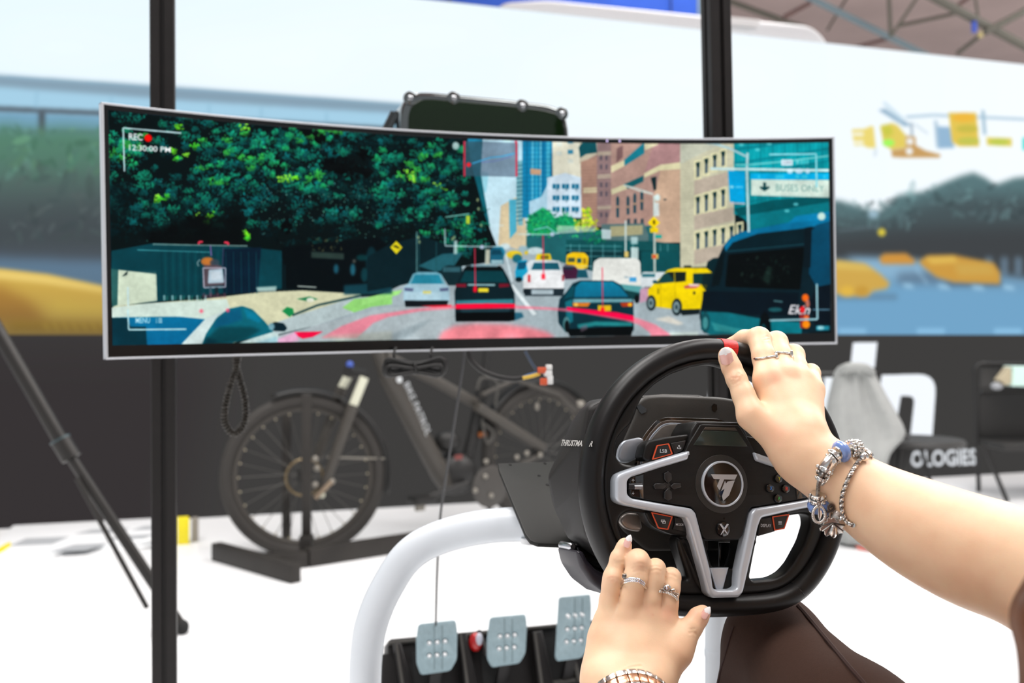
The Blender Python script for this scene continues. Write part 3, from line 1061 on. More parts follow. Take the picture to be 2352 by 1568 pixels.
for k in range(16):
    mc.poly(k4([(390 + k * 16, 1160 + (k % 3) * 6), (402 + k * 16, 1156), (402 + k * 16, 1188), (392 + k * 16, 1190)]), ((150, 190, 196), (34, 96, 96), (18, 54, 60))[k % 3], .8)
mc.poly(k4([(1080, 880), (1640, 820), (1720, 900), (1720, 1100), (1540, 1140), (1080, 1120)]), (5, 12, 17))
mc.poly(k4([(1250, 905), (1440, 915), (1440, 950), (1250, 940)]), (60, 80, 74), .7, 1)
mc.leaves([k4([(1255, 820)])[0] + k4([(1430, 905)])[0]], 26, [(110, 110, 70), (40, 90, 84), (84, 96, 70)], 1.5, 5, .5)
for (x, y, w, h, c) in ((1395, 1005, 26, 40, (50, 130, 170)), (1492, 1010, 28, 50, (60, 150, 190)), (1560, 1040, 40, 60, (20, 88, 108)), (1600, 960, 60, 120, (14, 66, 84)),
                        (1500, 960, 14, 14, (190, 190, 170)), (1545, 940, 60, 26, (12, 80, 92)), (1680, 980, 18, 120, (20, 90, 110))):
    mc.ell(*k4([(x, y)])[0], w / 4.6, h / 3.6, c, .55, 2)
for k in range(12):
    x = 930 + k * 15
    mc.line(k4([(x, 920 + (k % 3) * 30), (x + 3, 1120)]), 2, (14, 66, 84), .55, 1)
mc.poly(k4([(930, 1112), (1050, 1105), (1045, 1135), (940, 1138)]), (196, 220, 214), .8, 1)
mc.line(k4([(1170, 1105), (1280, 1112)]), 2.5, (200, 214, 206), .9)
mc.poly(k4([(1440, 1100), (1720, 1080), (1720, 1150), (1440, 1155)]), (20, 62, 80), .9, 2)
foliage([(960, 430, 1085, 570), (1010, 330, 1070, 480), (1040, 480, 1112, 585)], 70, LM + LG[:2], 10, 2.6)
# dark street side under the trees and the signals
mc.poly(k5([(-20, 900), (120, 820), (330, 760), (560, 830), (560, 1000), (200, 1090), (-20, 1130)]), (8, 30, 40))
mc.poly(k5([(320, 960), (480, 880), (620, 870), (560, 960), (440, 1000)]), (40, 92, 110), .9)
for x in (310, 325, 440, 560, 770, 786):
    mc.line(k5([(x, 730 if x < 400 else 800), (x, 1000)]), 2.2, (120, 170, 176) if x in (310, 770) else (30, 74, 86), .8)
for (x, y) in ((320, 770), (328, 800), (716, 520), (722, 580), (740, 690), (548, 780), (560, 770)):
    mc.ell(*k5([(x, y)])[0], 2.2, 4.0, (190, 206, 150), .8, 1)
mc.line(k5([(500, 635), (660, 612)]), 2.6, (130, 196, 190), .9)
mc.rect(*k5([(640, 625)])[0], *k5([(664, 680)])[0], (176, 200, 60))
mc.line(k5([(790, 690), (890, 690)]), 1.6, (196, 220, 232), .8)
mc.ell(*k5([(570, 160)])[0], 8, 9, (190, 214, 214), .8, 1)
mc.poly(k5([(560, 790), (580, 790), (580, 880), (556, 880)]), (196, 216, 216), .8, 1)
mc.poly(k5([(770, 850), (800, 850), (795, 950), (765, 950)]), (206, 206, 186), .9, 1)
q = k5([(173, 793), (215, 836), (174, 882), (133, 836)])
mc.poly(q, (222, 204, 34))
mc.poly(k5([(150, 830), (170, 820), (196, 838), (190, 846), (166, 836)]), (60, 60, 20))


# --- traffic
def car_rear(x0, y0, x1, y1, body, glass, roof=None, low=(14, 20, 24), plate=(226, 204, 60), lamp=(150, 30, 44)):
    w, h = x1 - x0, y1 - y0
    mc.poly([(x0 + .08 * w, y0 + .40 * h), (x0 + .20 * w, y0 + .06 * h), (x0 + .30 * w, y0), (x0 + .72 * w, y0), (x0 + .82 * w, y0 + .06 * h), (x0 + .93 * w, y0 + .40 * h)], roof or body)
    mc.poly([(x0 + .15 * w, y0 + .36 * h), (x0 + .25 * w, y0 + .08 * h), (x0 + .77 * w, y0 + .08 * h), (x0 + .86 * w, y0 + .36 * h)], glass)
    mc.poly(roundpoly([(x0, y0 + .42 * h), (x0 + .1 * w, y0 + .34 * h), (x0 + .9 * w, y0 + .34 * h), (x1, y0 + .42 * h), (x1, y0 + .86 * h), (x0, y0 + .86 * h)], w * .05), body)
    mc.poly([(x0 + .02 * w, y0 + .82 * h), (x1 - .02 * w, y0 + .82 * h), (x1 - .06 * w, y1), (x0 + .04 * w, y1)], low)
    mc.poly([(x0 + .02 * w, y0 + .45 * h), (x0 + .22 * w, y0 + .47 * h), (x0 + .20 * w, y0 + .56 * h), (x0 + .02 * w, y0 + .54 * h)], lamp)
    mc.poly([(x1 - .02 * w, y0 + .45 * h), (x1 - .22 * w, y0 + .47 * h), (x1 - .20 * w, y0 + .56 * h), (x1 - .02 * w, y0 + .54 * h)], lamp)
    if plate:
        mc.poly([(x0 + .42 * w, y0 + .55 * h), (x0 + .60 * w, y0 + .55 * h), (x0 + .60 * w, y0 + .64 * h), (x0 + .42 * w, y0 + .64 * h)], plate)


for (x, y, w, h, c) in ((900, 830, 60, 40, (196, 214, 220)), (960, 885, 95, 55, (228, 196, 40)), (850, 870, 90, 90, (30, 106, 146)), (980, 910, 60, 60, (24, 92, 120)),
                        (1100, 860, 100, 50, (206, 220, 226)), (1040, 870, 24, 30, (222, 190, 40)), (1020, 845, 60, 40, (150, 176, 190))):
    p = k5([(x, y)])[0]
    mc.ell(p[0], p[1], w / 2.9 * .55, h / 2.9 * .5, c, .95, 1)
mc.poly(k5([(800, 850), (830, 840), (870, 842), (888, 880), (888, 945), (800, 945)]), (26, 84, 116))
mc.poly(k5([(815, 852), (868, 852), (880, 885), (806, 885)]), (14, 58, 84))
mc.rect(*k5([(806, 920)])[0], *k5([(884, 944)])[0], (196, 214, 220), .7)
mc.poly(k5([(965, 1000), (985, 930), (1040, 918), (1060, 950), (1040, 1055), (970, 1058)]), (30, 140, 196))
mc.poly(k5([(985, 935), (1050, 930), (1030, 980), (980, 985)]), (14, 72, 110))
mc.ell(*k5([(990, 1050)])[0], 8, 6, (10, 30, 40))
# yellow taxi in front of pick-up, school bus
mc.poly(roundpoly(k5([(1100, 920), (1112, 880), (1200, 878), (1210, 920)]), 2), (236, 204, 30))
mc.rect(*k5([(1135, 890)])[0], *k5([(1190, 915)])[0], (120, 110, 40))
mc.poly(roundpoly(k5([(1305, 950), (1310, 885), (1350, 868), (1430, 872), (1455, 900), (1450, 975), (1400, 980)]), 4), (236, 190, 24))
mc.rect(*k5([(1378, 908)])[0], *k5([(1408, 940)])[0], (30, 76, 88))
mc.rect(*k5([(1418, 908)])[0], *k5([(1440, 945)])[0], (150, 120, 30))
mc.rect(*k5([(1318, 905)])[0], *k5([(1365, 935)])[0], (70, 84, 60))
mc.poly(k5([(1280, 1050), (1285, 965), (1300, 950), (1360, 955), (1385, 985), (1380, 1045)]), (66, 30, 56))
mc.rect(*k5([(1290, 960)])[0], *k5([(1352, 985)])[0], (40, 44, 62))
mc.poly(k5([(1375, 1040), (1385, 985), (1440, 985), (1455, 1040)]), (24, 74, 96))
mc.line(k5([(1260, 960), (1480, 962)]), 1.6, (190, 220, 232), .7)
# white pick-up
mc.poly(k5([(1040, 940), (1075, 920), (1260, 925), (1285, 1000), (1290, 1040), (1060, 1040)]), (206, 214, 220))
mc.poly(k5([(1072, 985), (1092, 938), (1252, 938), (1266, 985)]), (24, 82, 108))
mc.poly(k5([(1020, 1030), (1060, 990), (1280, 990), (1296, 1040), (1290, 1120), (1020, 1120)]), (228, 230, 232))
mc.poly(k5([(1020, 1110), (1295, 1110), (1285, 1160), (1030, 1160)]), (32, 44, 54))
mc.rect(*k5([(1075, 1118)])[0], *k5([(1220, 1150)])[0], (170, 184, 194))
mc.rect(*k5([(1050, 1018)])[0], *k5([(1068, 1068)])[0], (196, 60, 66))
mc.rect(*k5([(1278, 1018)])[0], *k5([(1292, 1060)])[0], (150, 50, 60))
mc.poly(k5([(1020, 1120), (1060, 1120), (1060, 1150), (1020, 1140)]), (20, 30, 40))
# white van
mc.poly(roundpoly(k5([(1480, 1040), (1490, 930), (1530, 906), (1780, 908), (1802, 935), (1806, 1110), (1720, 1120), (1480, 1060)]), 5), (224, 226, 220))
mc.poly(k5([(1480, 1060), (1806, 1095), (1802, 1150), (1700, 1150)]), (90, 150, 160))
mc.poly(k5([(1700, 1120), (1800, 1140), (1796, 1180), (1700, 1190)]), (18, 58, 66))
mc.rect(*k5([(1728, 1035)])[0], *k5([(1775, 1065)])[0], (70, 140, 206))
mc.rect(*k5([(1695, 1030)])[0], *k5([(1722, 1040)])[0], (150, 170, 186))
mc.ell(*k5([(1778, 1180)])[0], 6, 10, (12, 18, 22))
mc.poly(roundpoly(k5([(1800, 1030), (1815, 1000), (1980, 1000), (2010, 1060), (1990, 1100), (1806, 1100)]), 4), (214, 222, 226))
mc.rect(*k5([(1812, 1012)])[0], *k5([(1900, 1035)])[0], (60, 110, 126))
mc.poly(k6([(500, 1110), (560, 1090), (570, 1180), (500, 1200)]), (206, 150, 176), .8)
# silver sedan, dark car behind it
mc.poly(roundpoly(k5([(470, 1010), (480, 970), (520, 955), (610, 960), (620, 1090), (520, 1090)]), 3), (16, 40, 50))
mc.rect(*k5([(485, 968)])[0], *k5([(600, 1000)])[0], (60, 100, 116), .8)
car_rear(*k5([(222, 1000)])[0], *k5([(528, 1232)])[0], (158, 186, 206), (40, 118, 152), (110, 156, 180), (16, 22, 28), (216, 200, 80), (90, 96, 130))
mc.rect(*k5([(235, 1135)])[0], *k5([(470, 1185)])[0], (176, 200, 216), .6, 1)
# dark SUV
mc.poly(k5([(960, 1270), (1010, 1270), (1025, 1300), (960, 1325)]), (26, 78, 108), .9, 1)
mc.poly(roundpoly(k5([(568, 1330), (562, 1130), (585, 1060), (625, 975), (665, 955), (840, 957), (885, 975), (925, 1050), (962, 1140), (965, 1320), (930, 1330)]), 3), (10, 30, 40))
mc.poly(k5([(598, 1068), (635, 990), (880, 990), (915, 1068)]), (8, 56, 70))
mc.poly(k5([(640, 960), (870, 960), (890, 992), (625, 992)]), (6, 14, 18))
mc.poly(k5([(670, 948), (850, 950), (850, 966), (670, 966)]), (150, 180, 196), .7)
mc.poly(k5([(570, 1080), (640, 1078), (640, 1102), (572, 1100)]), (120, 26, 44))
mc.poly(k5([(858, 1078), (925, 1078), (930, 1098), (858, 1104)]), (110, 22, 40))
mc.line(k5([(650, 1086), (832, 1086)]), 4, (150, 186, 196), .95)
mc.rect(*k5([(720, 1108)])[0], *k5([(788, 1134)])[0], (226, 206, 56))
mc.poly(k5([(570, 1190), (955, 1180), (958, 1225), (572, 1235)]), (70, 140, 160), .8, 1)
mc.poly(k5([(590, 1225), (940, 1220), (920, 1290), (620, 1300)]), (40, 70, 84), .6, 2)
mc.poly(k5([(572, 1270), (960, 1265), (960, 1325), (572, 1330)]), (5, 8, 11))
# blue-black sedan
mc.poly(roundpoly(k5([(1250, 1260), (1262, 1180), (1310, 1130), (1350, 1075), (1400, 1056), (1620, 1058), (1670, 1085), (1720, 1150), (1755, 1190), (1758, 1390), (1700, 1420),
                      (1400, 1425), (1300, 1400), (1255, 1340)]), 3), (10, 44, 60))
mc.poly(k5([(1360, 1168), (1368, 1100), (1405, 1064), (1615, 1066), (1665, 1095), (1722, 1165)]), (14, 108, 152), col2=(16, 92, 132))
mc.poly(k5([(1290, 1180), (1345, 1090), (1362, 1100), (1352, 1165)]), (10, 66, 86))
mc.poly(k5([(1300, 1200), (1345, 1180), (1352, 1330), (1310, 1350)]), (20, 96, 118))
mc.ell(*k5([(1308, 1350)])[0], 8, 18, (80, 124, 134))
mc.ell(*k5([(1312, 1362)])[0], 6, 14, (10, 18, 22))
mc.poly(k5([(1355, 1180), (1745, 1180), (1750, 1200), (1350, 1205)]), (130, 176, 190), .9, 1)
mc.poly(k5([(1350, 1205), (1470, 1205), (1450, 1232), (1352, 1230)]), (206, 120, 40))
mc.poly(k5([(1665, 1205), (1750, 1202), (1748, 1230), (1680, 1232)]), (170, 60, 30))
mc.ell(*k5([(1732, 1218)])[0], 5, 4, (246, 176, 40))
mc.ell(*k5([(1372, 1218)])[0], 5, 4, (246, 190, 90))
mc.rect(*k5([(1518, 1222)])[0], *k5([(1606, 1260)])[0], (226, 186, 30))
mc.poly(k5([(1380, 1350), (1500, 1330), (1740, 1335), (1752, 1362), (1500, 1358), (1390, 1378)]), (40, 128, 140), .9, 1)
mc.poly(k5([(1310, 1380), (1757, 1360), (1740, 1425), (1330, 1430)]), (5, 10, 13))
mc.poly(k5([(1400, 1365), (1445, 1350), (1448, 1380), (1405, 1400)]), (120, 100, 116), .6, 1)
# yellow minivan taxi
YT = (238, 206, 10)
mc.poly(roundpoly(k6([(555, 1110), (600, 1065), (640, 1030), (690, 975), (740, 962), (1000, 962), (1010, 985), (990, 1100), (940, 1240), (900, 1245), (760, 1245), (600, 1225), (560, 1200)]), 3), YT)
mc.poly(k6([(612, 1070), (660, 1005), (690, 990), (735, 992), (735, 1058)]), (20, 60, 66))
mc.poly(k6([(690, 990), (815, 988), (812, 1052), (740, 1060)]), (24, 34, 32))
mc.line(k6([(735, 990), (738, 1060)]), 2, (200, 176, 20))
mc.poly(k6([(862, 1000), (1000, 995), (980, 1078), (862, 1070)]), (16, 50, 54))
mc.poly(k6([(930, 1000), (1000, 995), (975, 1150), (920, 1080)]), (14, 30, 36), .8)
mc.poly(k6([(800, 1086), (870, 1068), (915, 1080), (880, 1100), (805, 1102)]), (190, 90, 90))
mc.poly(k6([(830, 1072), (905, 1070), (900, 1086), (840, 1088)]), (226, 200, 196))
mc.rect(*k6([(800, 945)])[0], *k6([(850, 962)])[0], (40, 50, 44))
mc.ell(*k6([(870, 1132)])[0], 3, 4, (60, 60, 30))
mc.rect(*k6([(618, 1100)])[0], *k6([(632, 1140)])[0], (120, 110, 20), .7)
mc.line(k6([(640, 1060), (645, 1230)]), 1.2, (190, 160, 10))
mc.line(k6([(740, 1060), (742, 1180)]), 1.2, (190, 160, 10))
for (x, y, rx, ry) in ((578, 1200, 11, 18), (752, 1228, 12, 20)):
    p = k6([(x, y)])[0]
    mc.ell(p[0], p[1], rx, ry, (26, 40, 46))
    mc.ell(p[0] - 1, p[1], rx * .62, ry * .66, (130, 150, 156))
    mc.ell(p[0] - 1, p[1], rx * .3, ry * .3, (50, 70, 78))
mc.poly(k6([(760, 1245), (910, 1240), (905, 1275), (790, 1285)]), (20, 30, 36))
mc.ell(*k6([(604, 1057)])[0], 6, 4, (20, 70, 90))
# black van on the right
VN = (10, 30, 42)
mc.poly(k6([(950, 960), (960, 920), (1000, 895), (1060, 890), (1000, 1000)]), (10, 36, 46))
mc.poly(roundpoly(k6([(905, 1290), (925, 1180), (960, 1080), (1000, 1000), (1030, 900), (1070, 810), (1120, 750), (1200, 715), (1500, 655), (1810, 620), (1810, 1500), (1320, 1500), (930, 1400)]), 3), VN)
mc.poly(k6([(1072, 812), (1120, 752), (1200, 715), (1500, 655), (1810, 618), (1810, 660), (1640, 690), (1300, 730), (1130, 790), (1085, 850)]), (8, 96, 150))
mc.poly(k6([(1085, 850), (1130, 795), (1300, 740), (1640, 690), (1620, 800), (1300, 830), (1095, 860)]), (8, 30, 42))
mc.poly(k6([(1510, 655), (1560, 610), (1810, 575), (1810, 625), (1600, 650)]), (10, 108, 168))
mc.poly(roundpoly(k6([(1100, 870), (1620, 820), (1590, 1110), (1080, 1090)]), 4), (6, 11, 13))
mc.poly(k6([(1000, 1010), (1040, 880), (1078, 855), (1060, 1000), (1040, 1080), (985, 1090)]), (8, 20, 26))
mc.line(k6([(1085, 850), (1625, 800)]), 1.6, (40, 100, 122), .7)
mc.leaves([k6([(1180, 880)])[0] + k6([(1560, 1060)])[0]], 70, [(20, 40, 36), (10, 22, 22), (36, 56, 50)], 1.5, 6, .5)
mc.poly(k6([(1330, 1040), (1370, 950), (1400, 960), (1380, 1080)]), (36, 62, 56), .5, 2)
mc.poly(k6([(1660, 720), (1700, 670), (1810, 640), (1810, 1080), (1700, 1090), (1650, 1000)]), (8, 62, 98))
mc.poly(k6([(1620, 690), (1670, 680), (1660, 960), (1610, 960)]), (10, 24, 34))
mc.poly(k6([(1700, 1090), (1810, 1070), (1810, 1350), (1690, 1350), (1650, 1200)]), (10, 20, 32))
mc.ell(*k6([(1735, 612)])[0], 9, 9, (196, 222, 214), 1, 1)
mc.poly(k6([(930, 1120), (1580, 1130), (1580, 1290), (1250, 1280), (920, 1240)]), (8, 20, 32))
mc.poly(k6([(920, 1258), (1100, 1265), (1340, 1310), (1330, 1500), (1020, 1440), (915, 1380)]), (16, 96, 116))
mc.poly(k6([(985, 1330), (1150, 1370), (1320, 1400), (1320, 1425), (1010, 1390)]), (70, 150, 160), .6, 1)
mc.poly(k6([(1390, 1320), (1600, 1330), (1600, 1420), (1390, 1460)]), (10, 106, 130))
mc.poly(k6([(1300, 1450), (1320, 1290), (1350, 1250), (1385, 1300), (1400, 1450)]), (8, 14, 18))
mc.ell(*k6([(1340, 1400)])[0], 7, 20, (14, 84, 104), .7, 1)
mc.ell(*k6([(945, 1330)])[0], 11, 24, (20, 70, 84))
mc.ell(*k6([(945, 1336)])[0], 6, 14, (70, 130, 140))
mc.ell(*k6([(1420, 1245)])[0], 16, 5, (40, 110, 124), .7, 1)
mc.line(k6([(1410, 1185), (1470, 1192)]), 3, (90, 130, 140), .9)
mc.ell(*k6([(1625, 1165)])[0], 8, 9, (236, 104, 24), 1, 1)
mc.ell(*k6([(1640, 1205)])[0], 5, 10, (200, 120, 100), .9, 1)
mc.poly(k6([(1585, 1270), (1650, 1280), (1645, 1370), (1590, 1370)]), (140, 40, 40))
mc.ell(*k6([(1630, 1345)])[0], 9, 9, (246, 140, 20), 1, 1)
mc.ell(*k6([(1632, 1300)])[0], 6, 6, (240, 120, 60), 1, 1)
mc.rect(*k6([(1700, 1355)])[0], *k6([(1788, 1385)])[0], (40, 150, 190), .9, 1)
mc.ell(*k6([(1730, 1368)])[0], 8, 4, (170, 216, 230), .9, 1)
mc.rect(*k6([(1675, 1240)])[0], *k6([(1790, 1250)])[0], (110, 150, 180), .7)
mc.poly(k6([(1650, 1400), (1810, 1390), (1810, 1430), (1600, 1440)]), (4, 8, 12))
# street furniture on the right
PW = (176, 206, 214)
mc.line(k6([(1232, 180), (1228, 300), (1240, 720)]), 6.0, PW)
mc.line(k6([(1222, 205), (1110, 150), (1000, 118), (880, 108)]), 5, (166, 196, 206))
mc.line(k6([(980, 288), (1240, 292), (1810, 300)]), 6.0, (196, 222, 226))
mc.line(k6([(1150, 262), (1240, 262), (1480, 240), (1810, 198)]), 3.6, (120, 196, 206), .9)
mc.poly(k6([(1100, 302), (1215, 308), (1215, 518), (1112, 512)]), (4, 136, 214))
mc.ell(*k6([(1125, 412)])[0], 5, 3, (150, 210, 240), 1, 1)
mc.rect(*k6([(1150, 408)])[0], *k6([(1200, 418)])[0], (110, 190, 234), .8)
mc.line(k6([(1112, 522), (1215, 526)]), 3.5, (206, 190, 206), .9)
mc.rect(*k6([(1250, 318)])[0], *k6([(1812, 362)])[0], (6, 146, 222))
mc.poly(k6([(1256, 360), (1812, 365), (1812, 485), (1256, 470)]), (200, 220, 210))
mc.poly(k6([(1265, 368), (1812, 372), (1812, 470), (1265, 460)]), (208, 226, 214), .8)
mc.poly(k6([(1338, 382), (1358, 382), (1358, 412), (1382, 408), (1382, 420), (1348, 442), (1316, 420), (1316, 408), (1338, 412)]), (14, 60, 70))
mc.text('BUSES ONLY', k6([(1425, 440), (1752, 446), (1752, 402), (1425, 392)]), (96, 140, 140), .9, -.005)
for (x, w) in ((1310, 14), (1440, 40), (1470, 20), (1570, 26), (1620, 40), (1755, 16)):
    mc.rect(*k6([(x - w / 2, 332)])[0], *k6([(x + w / 2, 354)])[0], (90, 200, 240), .6, 1)
mc.line(k6([(390, 400), (500, 440), (590, 462)]), 3.0, (206, 210, 200))
mc.line(k6([(598, 470), (602, 1000)]), 5, (186, 198, 190))
mc.poly(k6([(598, 520), (630, 520), (632, 610), (598, 608)]), (214, 226, 226), .95)
mc.ell(*k6([(620, 485)])[0], 6, 8, (206, 226, 226), 1, 1)
mc.ell(*k6([(672, 498)])[0], 4, 2, (60, 70, 74))
mc.poly(k6([(595, 612), (638, 655), (595, 696), (555, 655)]), (240, 206, 20))
mc.rect(*k6([(570, 690)])[0], *k6([(625, 722)])[0], (236, 204, 20))
mc.poly(k6([(588, 640), (604, 636), (606, 664), (596, 670), (590, 660)]), (90, 74, 10))
mc.rect(*k6([(606, 738)])[0], *k6([(650, 760)])[0], (20, 150, 150))
mc.rect(*k6([(582, 868)])[0], *k6([(626, 900)])[0], (206, 180, 100))
mc.ell(*k6([(598, 885)])[0], 5, 5, (206, 90, 60))
mc.line(k6([(404, 640), (404, 880)]), 4, (190, 206, 206))
mc.rect(*k6([(396, 850)])[0], *k6([(424, 890)])[0], (220, 190, 110), .9)
mc.rect(*k6([(440, 752)])[0], *k6([(486, 800)])[0], (190, 216, 220), .8, 1)
mc.line(k5([(1690, 420), (1790, 446), (1887, 480)]), 2.6, (196, 206, 200), .9)
# --- overlay drawn by the recorder
HUD = (196, 224, 232)
RED = (250, 20, 70)
mc.poly(k5([(735, 130), (985, 140), (985, 368), (735, 362), (620, 362), (620, 128)]), (92, 104, 126), .72)
mc.poly(k5([(620, 128), (750, 130), (735, 362), (620, 362)]), (34, 74, 92), .6)
mc.line(k5([(680, 278), (740, 258), (800, 238), (870, 232), (965, 210)]), 2.6, (70, 150, 216))
mc.line(k5([(740, 268), (830, 262), (890, 246), (950, 226)]), 2.0, (96, 100, 200), .5)
for x in (628, 975):
    mc.line(k5([(x, 130), (x, 364)]), 3.6, (214, 40, 66))
    mc.line(k5([(x - 12 + (0 if x > 700 else 10), 134), (x + 4, 134)]), 3.6, (214, 40, 66))
mc.ell(*k5([(656, 286)])[0], 5, 5, (250, 40, 50), 1, 1)
# curved red guidance lines
arcp = [(-330, 1440), (-190, 1360), (0, 1290), (300, 1245), (570, 1222), (780, 1218), (970, 1224), (1250, 1240), (1480, 1256), (1640, 1280), (1790, 1310), (1900, 1350), (2010, 1420), (2060, 1470)]
arcq = [(-90, 1440), (20, 1340), (120, 1300), (330, 1262), (570, 1244), (780, 1240), (970, 1244), (1200, 1252), (1420, 1275), (1560, 1300), (1700, 1325), (1790, 1350), (1860, 1400), (1900, 1470)]
mc.poly(k5(arcp + arcq[::-1]), (250, 120, 140), .72, 1)
mc.poly(k5([(570, 1214), (780, 1210), (965, 1212), (965, 1238), (780, 1243), (570, 1246)]), (252, 8, 56), .95)
mc.poly(k5([(1310, 1232), (1480, 1252), (1640, 1268), (1757, 1292), (1757, 1326), (1600, 1298), (1420, 1272), (1310, 1252)]), (252, 8, 76), .95)
mc.poly(k5([(330, 1225), (540, 1218), (540, 1232), (420, 1236)]), (250, 50, 70), .8)
mc.poly(k4([(1150, 1372), (1320, 1368), (1260, 1400), (1200, 1410), (1170, 1395)]), (244, 10, 66), .95)
mc.poly(k4([(1040, 1420), (1160, 1370), (1180, 1420), (1090, 1440)]), (236, 170, 206), .9, 2)
mc.poly(k4([(1300, 1395), (1720, 1365), (1720, 1440), (1400, 1425)]), (172, 176, 160), .5, 3)
mc.poly(k5([(430, 1500), (480, 1400), (560, 1360), (700, 1345), (900, 1350), (1060, 1370), (1180, 1400), (1250, 1450), (1250, 1500)]), (255, 120, 130), .75, 5)
mc.poly(k6([(600, 1310), (700, 1290), (800, 1340), (760, 1350)]), (236, 226, 206), .7, 2)
mc.poly(k6([(700, 1400), (900, 1395), (900, 1430), (700, 1430)]), (206, 220, 206), .6, 2)
for (x, y0, y1) in ((697, 840, 1120), (1152, 755, 1035), (1547, 970, 1260)):
    mc.line(k5([(x, y0), (x + 4, y1)]), 2.6, (230, 60, 90), .9)
    mc.rect(*k5([(x - 10, y1 - 22)])[0], *k5([(x + 14, y1 + 14)])[0], (252, 20, 44), .9, 1)
# light HUD brackets
mc.line(k4([(165, 440), (158, 187), (495, 217)]), 3.4, HUD)
mc.line(k4([(185, 1110), (190, 1358), (525, 1355)]), 3.4, HUD)
mc.line(k6([(1380, 192), (1698, 188), (1702, 415)]), 4.0, (140, 206, 226))
mc.line(k6([(1703, 1070), (1707, 1310), (1380, 1318)]), 4.2, (150, 190, 206))
mc.line(k5([(497, 712), (500, 826), (800, 832), (884, 828)]), 2.4, HUD, .9)
mc.line(k5([(985, 748), (1200, 750), (1260, 742)]), 2.4, HUD, .8)
mc.ell(*k5([(745, 834)])[0], 5, 5, (196, 206, 236), .9)
mc.ell(*k5([(1213, 748)])[0], 5, 5, (196, 206, 236), .9)
mc.text('REC', k4([(190, 258), (272, 262), (272, 222), (190, 216)]), (236, 242, 244), 1.0, .035)
mc.ell(*k4([(303, 246)])[0], 8.6, 8.6, (252, 14, 8), 1, 0, 28)
mc.text('12:30:00 PM', k4([(192, 318), (435, 330), (435, 298), (192, 282)]), (236, 242, 244), 1.0, .025)
mc.text('MENU', k4([(230, 1320), (314, 1320), (314, 1287), (230, 1287)]), (196, 220, 234), .9, .02)
for k in range(3):
    mc.rect(*k4([(362, 1290 + k * 11)])[0], *k4([(384, 1296 + k * 11)])[0], (196, 220, 234), .9)
    mc.rect(*k4([(348, 1290 + k * 11)])[0], *k4([(354, 1296 + k * 11)])[0], (196, 220, 234), .9)
mc.text('Ekin', k6([(1508, 1275), (1655, 1278), (1662, 1214), (1514, 1212)]), (240, 236, 240), .95, .02, .2)
mc.ell(*k6([(1605, 1245)])[0], 6, 8, (250, 20, 30), .9, 1)
mc.poly(roundpoly(k6([(1460, 226), (1540, 226), (1540, 268), (1460, 268)]), 3), (206, 220, 232), .95)
mc.text('CAM', k6([(1474, 256), (1528, 256), (1528, 238), (1474, 238)]), (110, 110, 130), .9)
for (x, w) in ((1572, 22), (1600, 14), (1622, 10), (1640, 10)):
    mc.rect(*k6([(x - w / 2, 230)])[0], *k6([(x + w / 2, 258)])[0], (150, 216, 230), .65, 1)
for (x, w) in ((1520, 20), (1582, 26), (1640, 16)):
    mc.ell(*k6([(x, 305)])[0], w / 2.9, 6, (216, 230, 250), .85, 1)
# pedestrian with a carried box, boxed by the recorder
mc.ell(*k4([(648, 962)])[0], 15, 10, (206, 124, 56), .95, 1)
mc.ell(*k4([(690, 970)])[0], 11, 9, (60, 70, 84), .9, 1)
mc.poly(k4([(625, 980), (730, 985), (750, 1100), (620, 1110)]), (120, 84, 88), .7, 1)
mc.poly(roundpoly(k4([(655, 1010), (735, 1005), (745, 1085), (650, 1090)]), 3), (176, 196, 214), .95)
mc.poly(k4([(665, 1020), (725, 1018), (730, 1070), (668, 1072)]), (206, 216, 226), .7, 1)
mc.line(k4([(596, 990), (588, 970), (604, 950)]), 3, (150, 170, 176), .8)
mc.line(k4([(622, 1000), (752, 1000), (752, 1110), (628, 1114), (622, 1000)]), 2.4, (206, 200, 220), .9)
mc.rect(*k4([(658, 1112)])[0], *k4([(672, 1170)])[0], (70, 84, 100), .9)
mc.rect(*k4([(690, 1112)])[0], *k4([(712, 1170)])[0], (24, 34, 44), .9)
mc.line(k4([(665, 870), (670, 930)]), 2.5, (170, 110, 190), .8)
mc.line(k4([(740, 880), (735, 990)]), 1.6, (130, 80, 130), .6)
for (x, y, sx, sy) in ((597, 862, 1, 1), (768, 866, -1, 1), (606, 1255, 1, -1), (774, 1250, -1, -1)):
    mc.line(k4([(x, y - 16 * sy * -1 if False else y), (x, y - 14), (x + 24 * sx, y - 14)]), 4.5, (250, 70, 96), .95)
for (x, y) in ((612, 1250), (640, 1228), (765, 1246), (750, 1225)):
    mc.ell(*k4([(x, y)])[0], 4.5, 4.5, (252, 110, 120), .85, 1)
for k in range(7):
    mc.rect(*k4([(620 + k * 20, 1145 + (k % 2) * 10)])[0], *k4([(634 + k * 20, 1172)])[0], (120, 70, 84), .6, 1)
mc.poly(k4([(630, 1190), (760, 1190), (750, 1230), (640, 1235)]), (250, 170, 150), .35, 3)
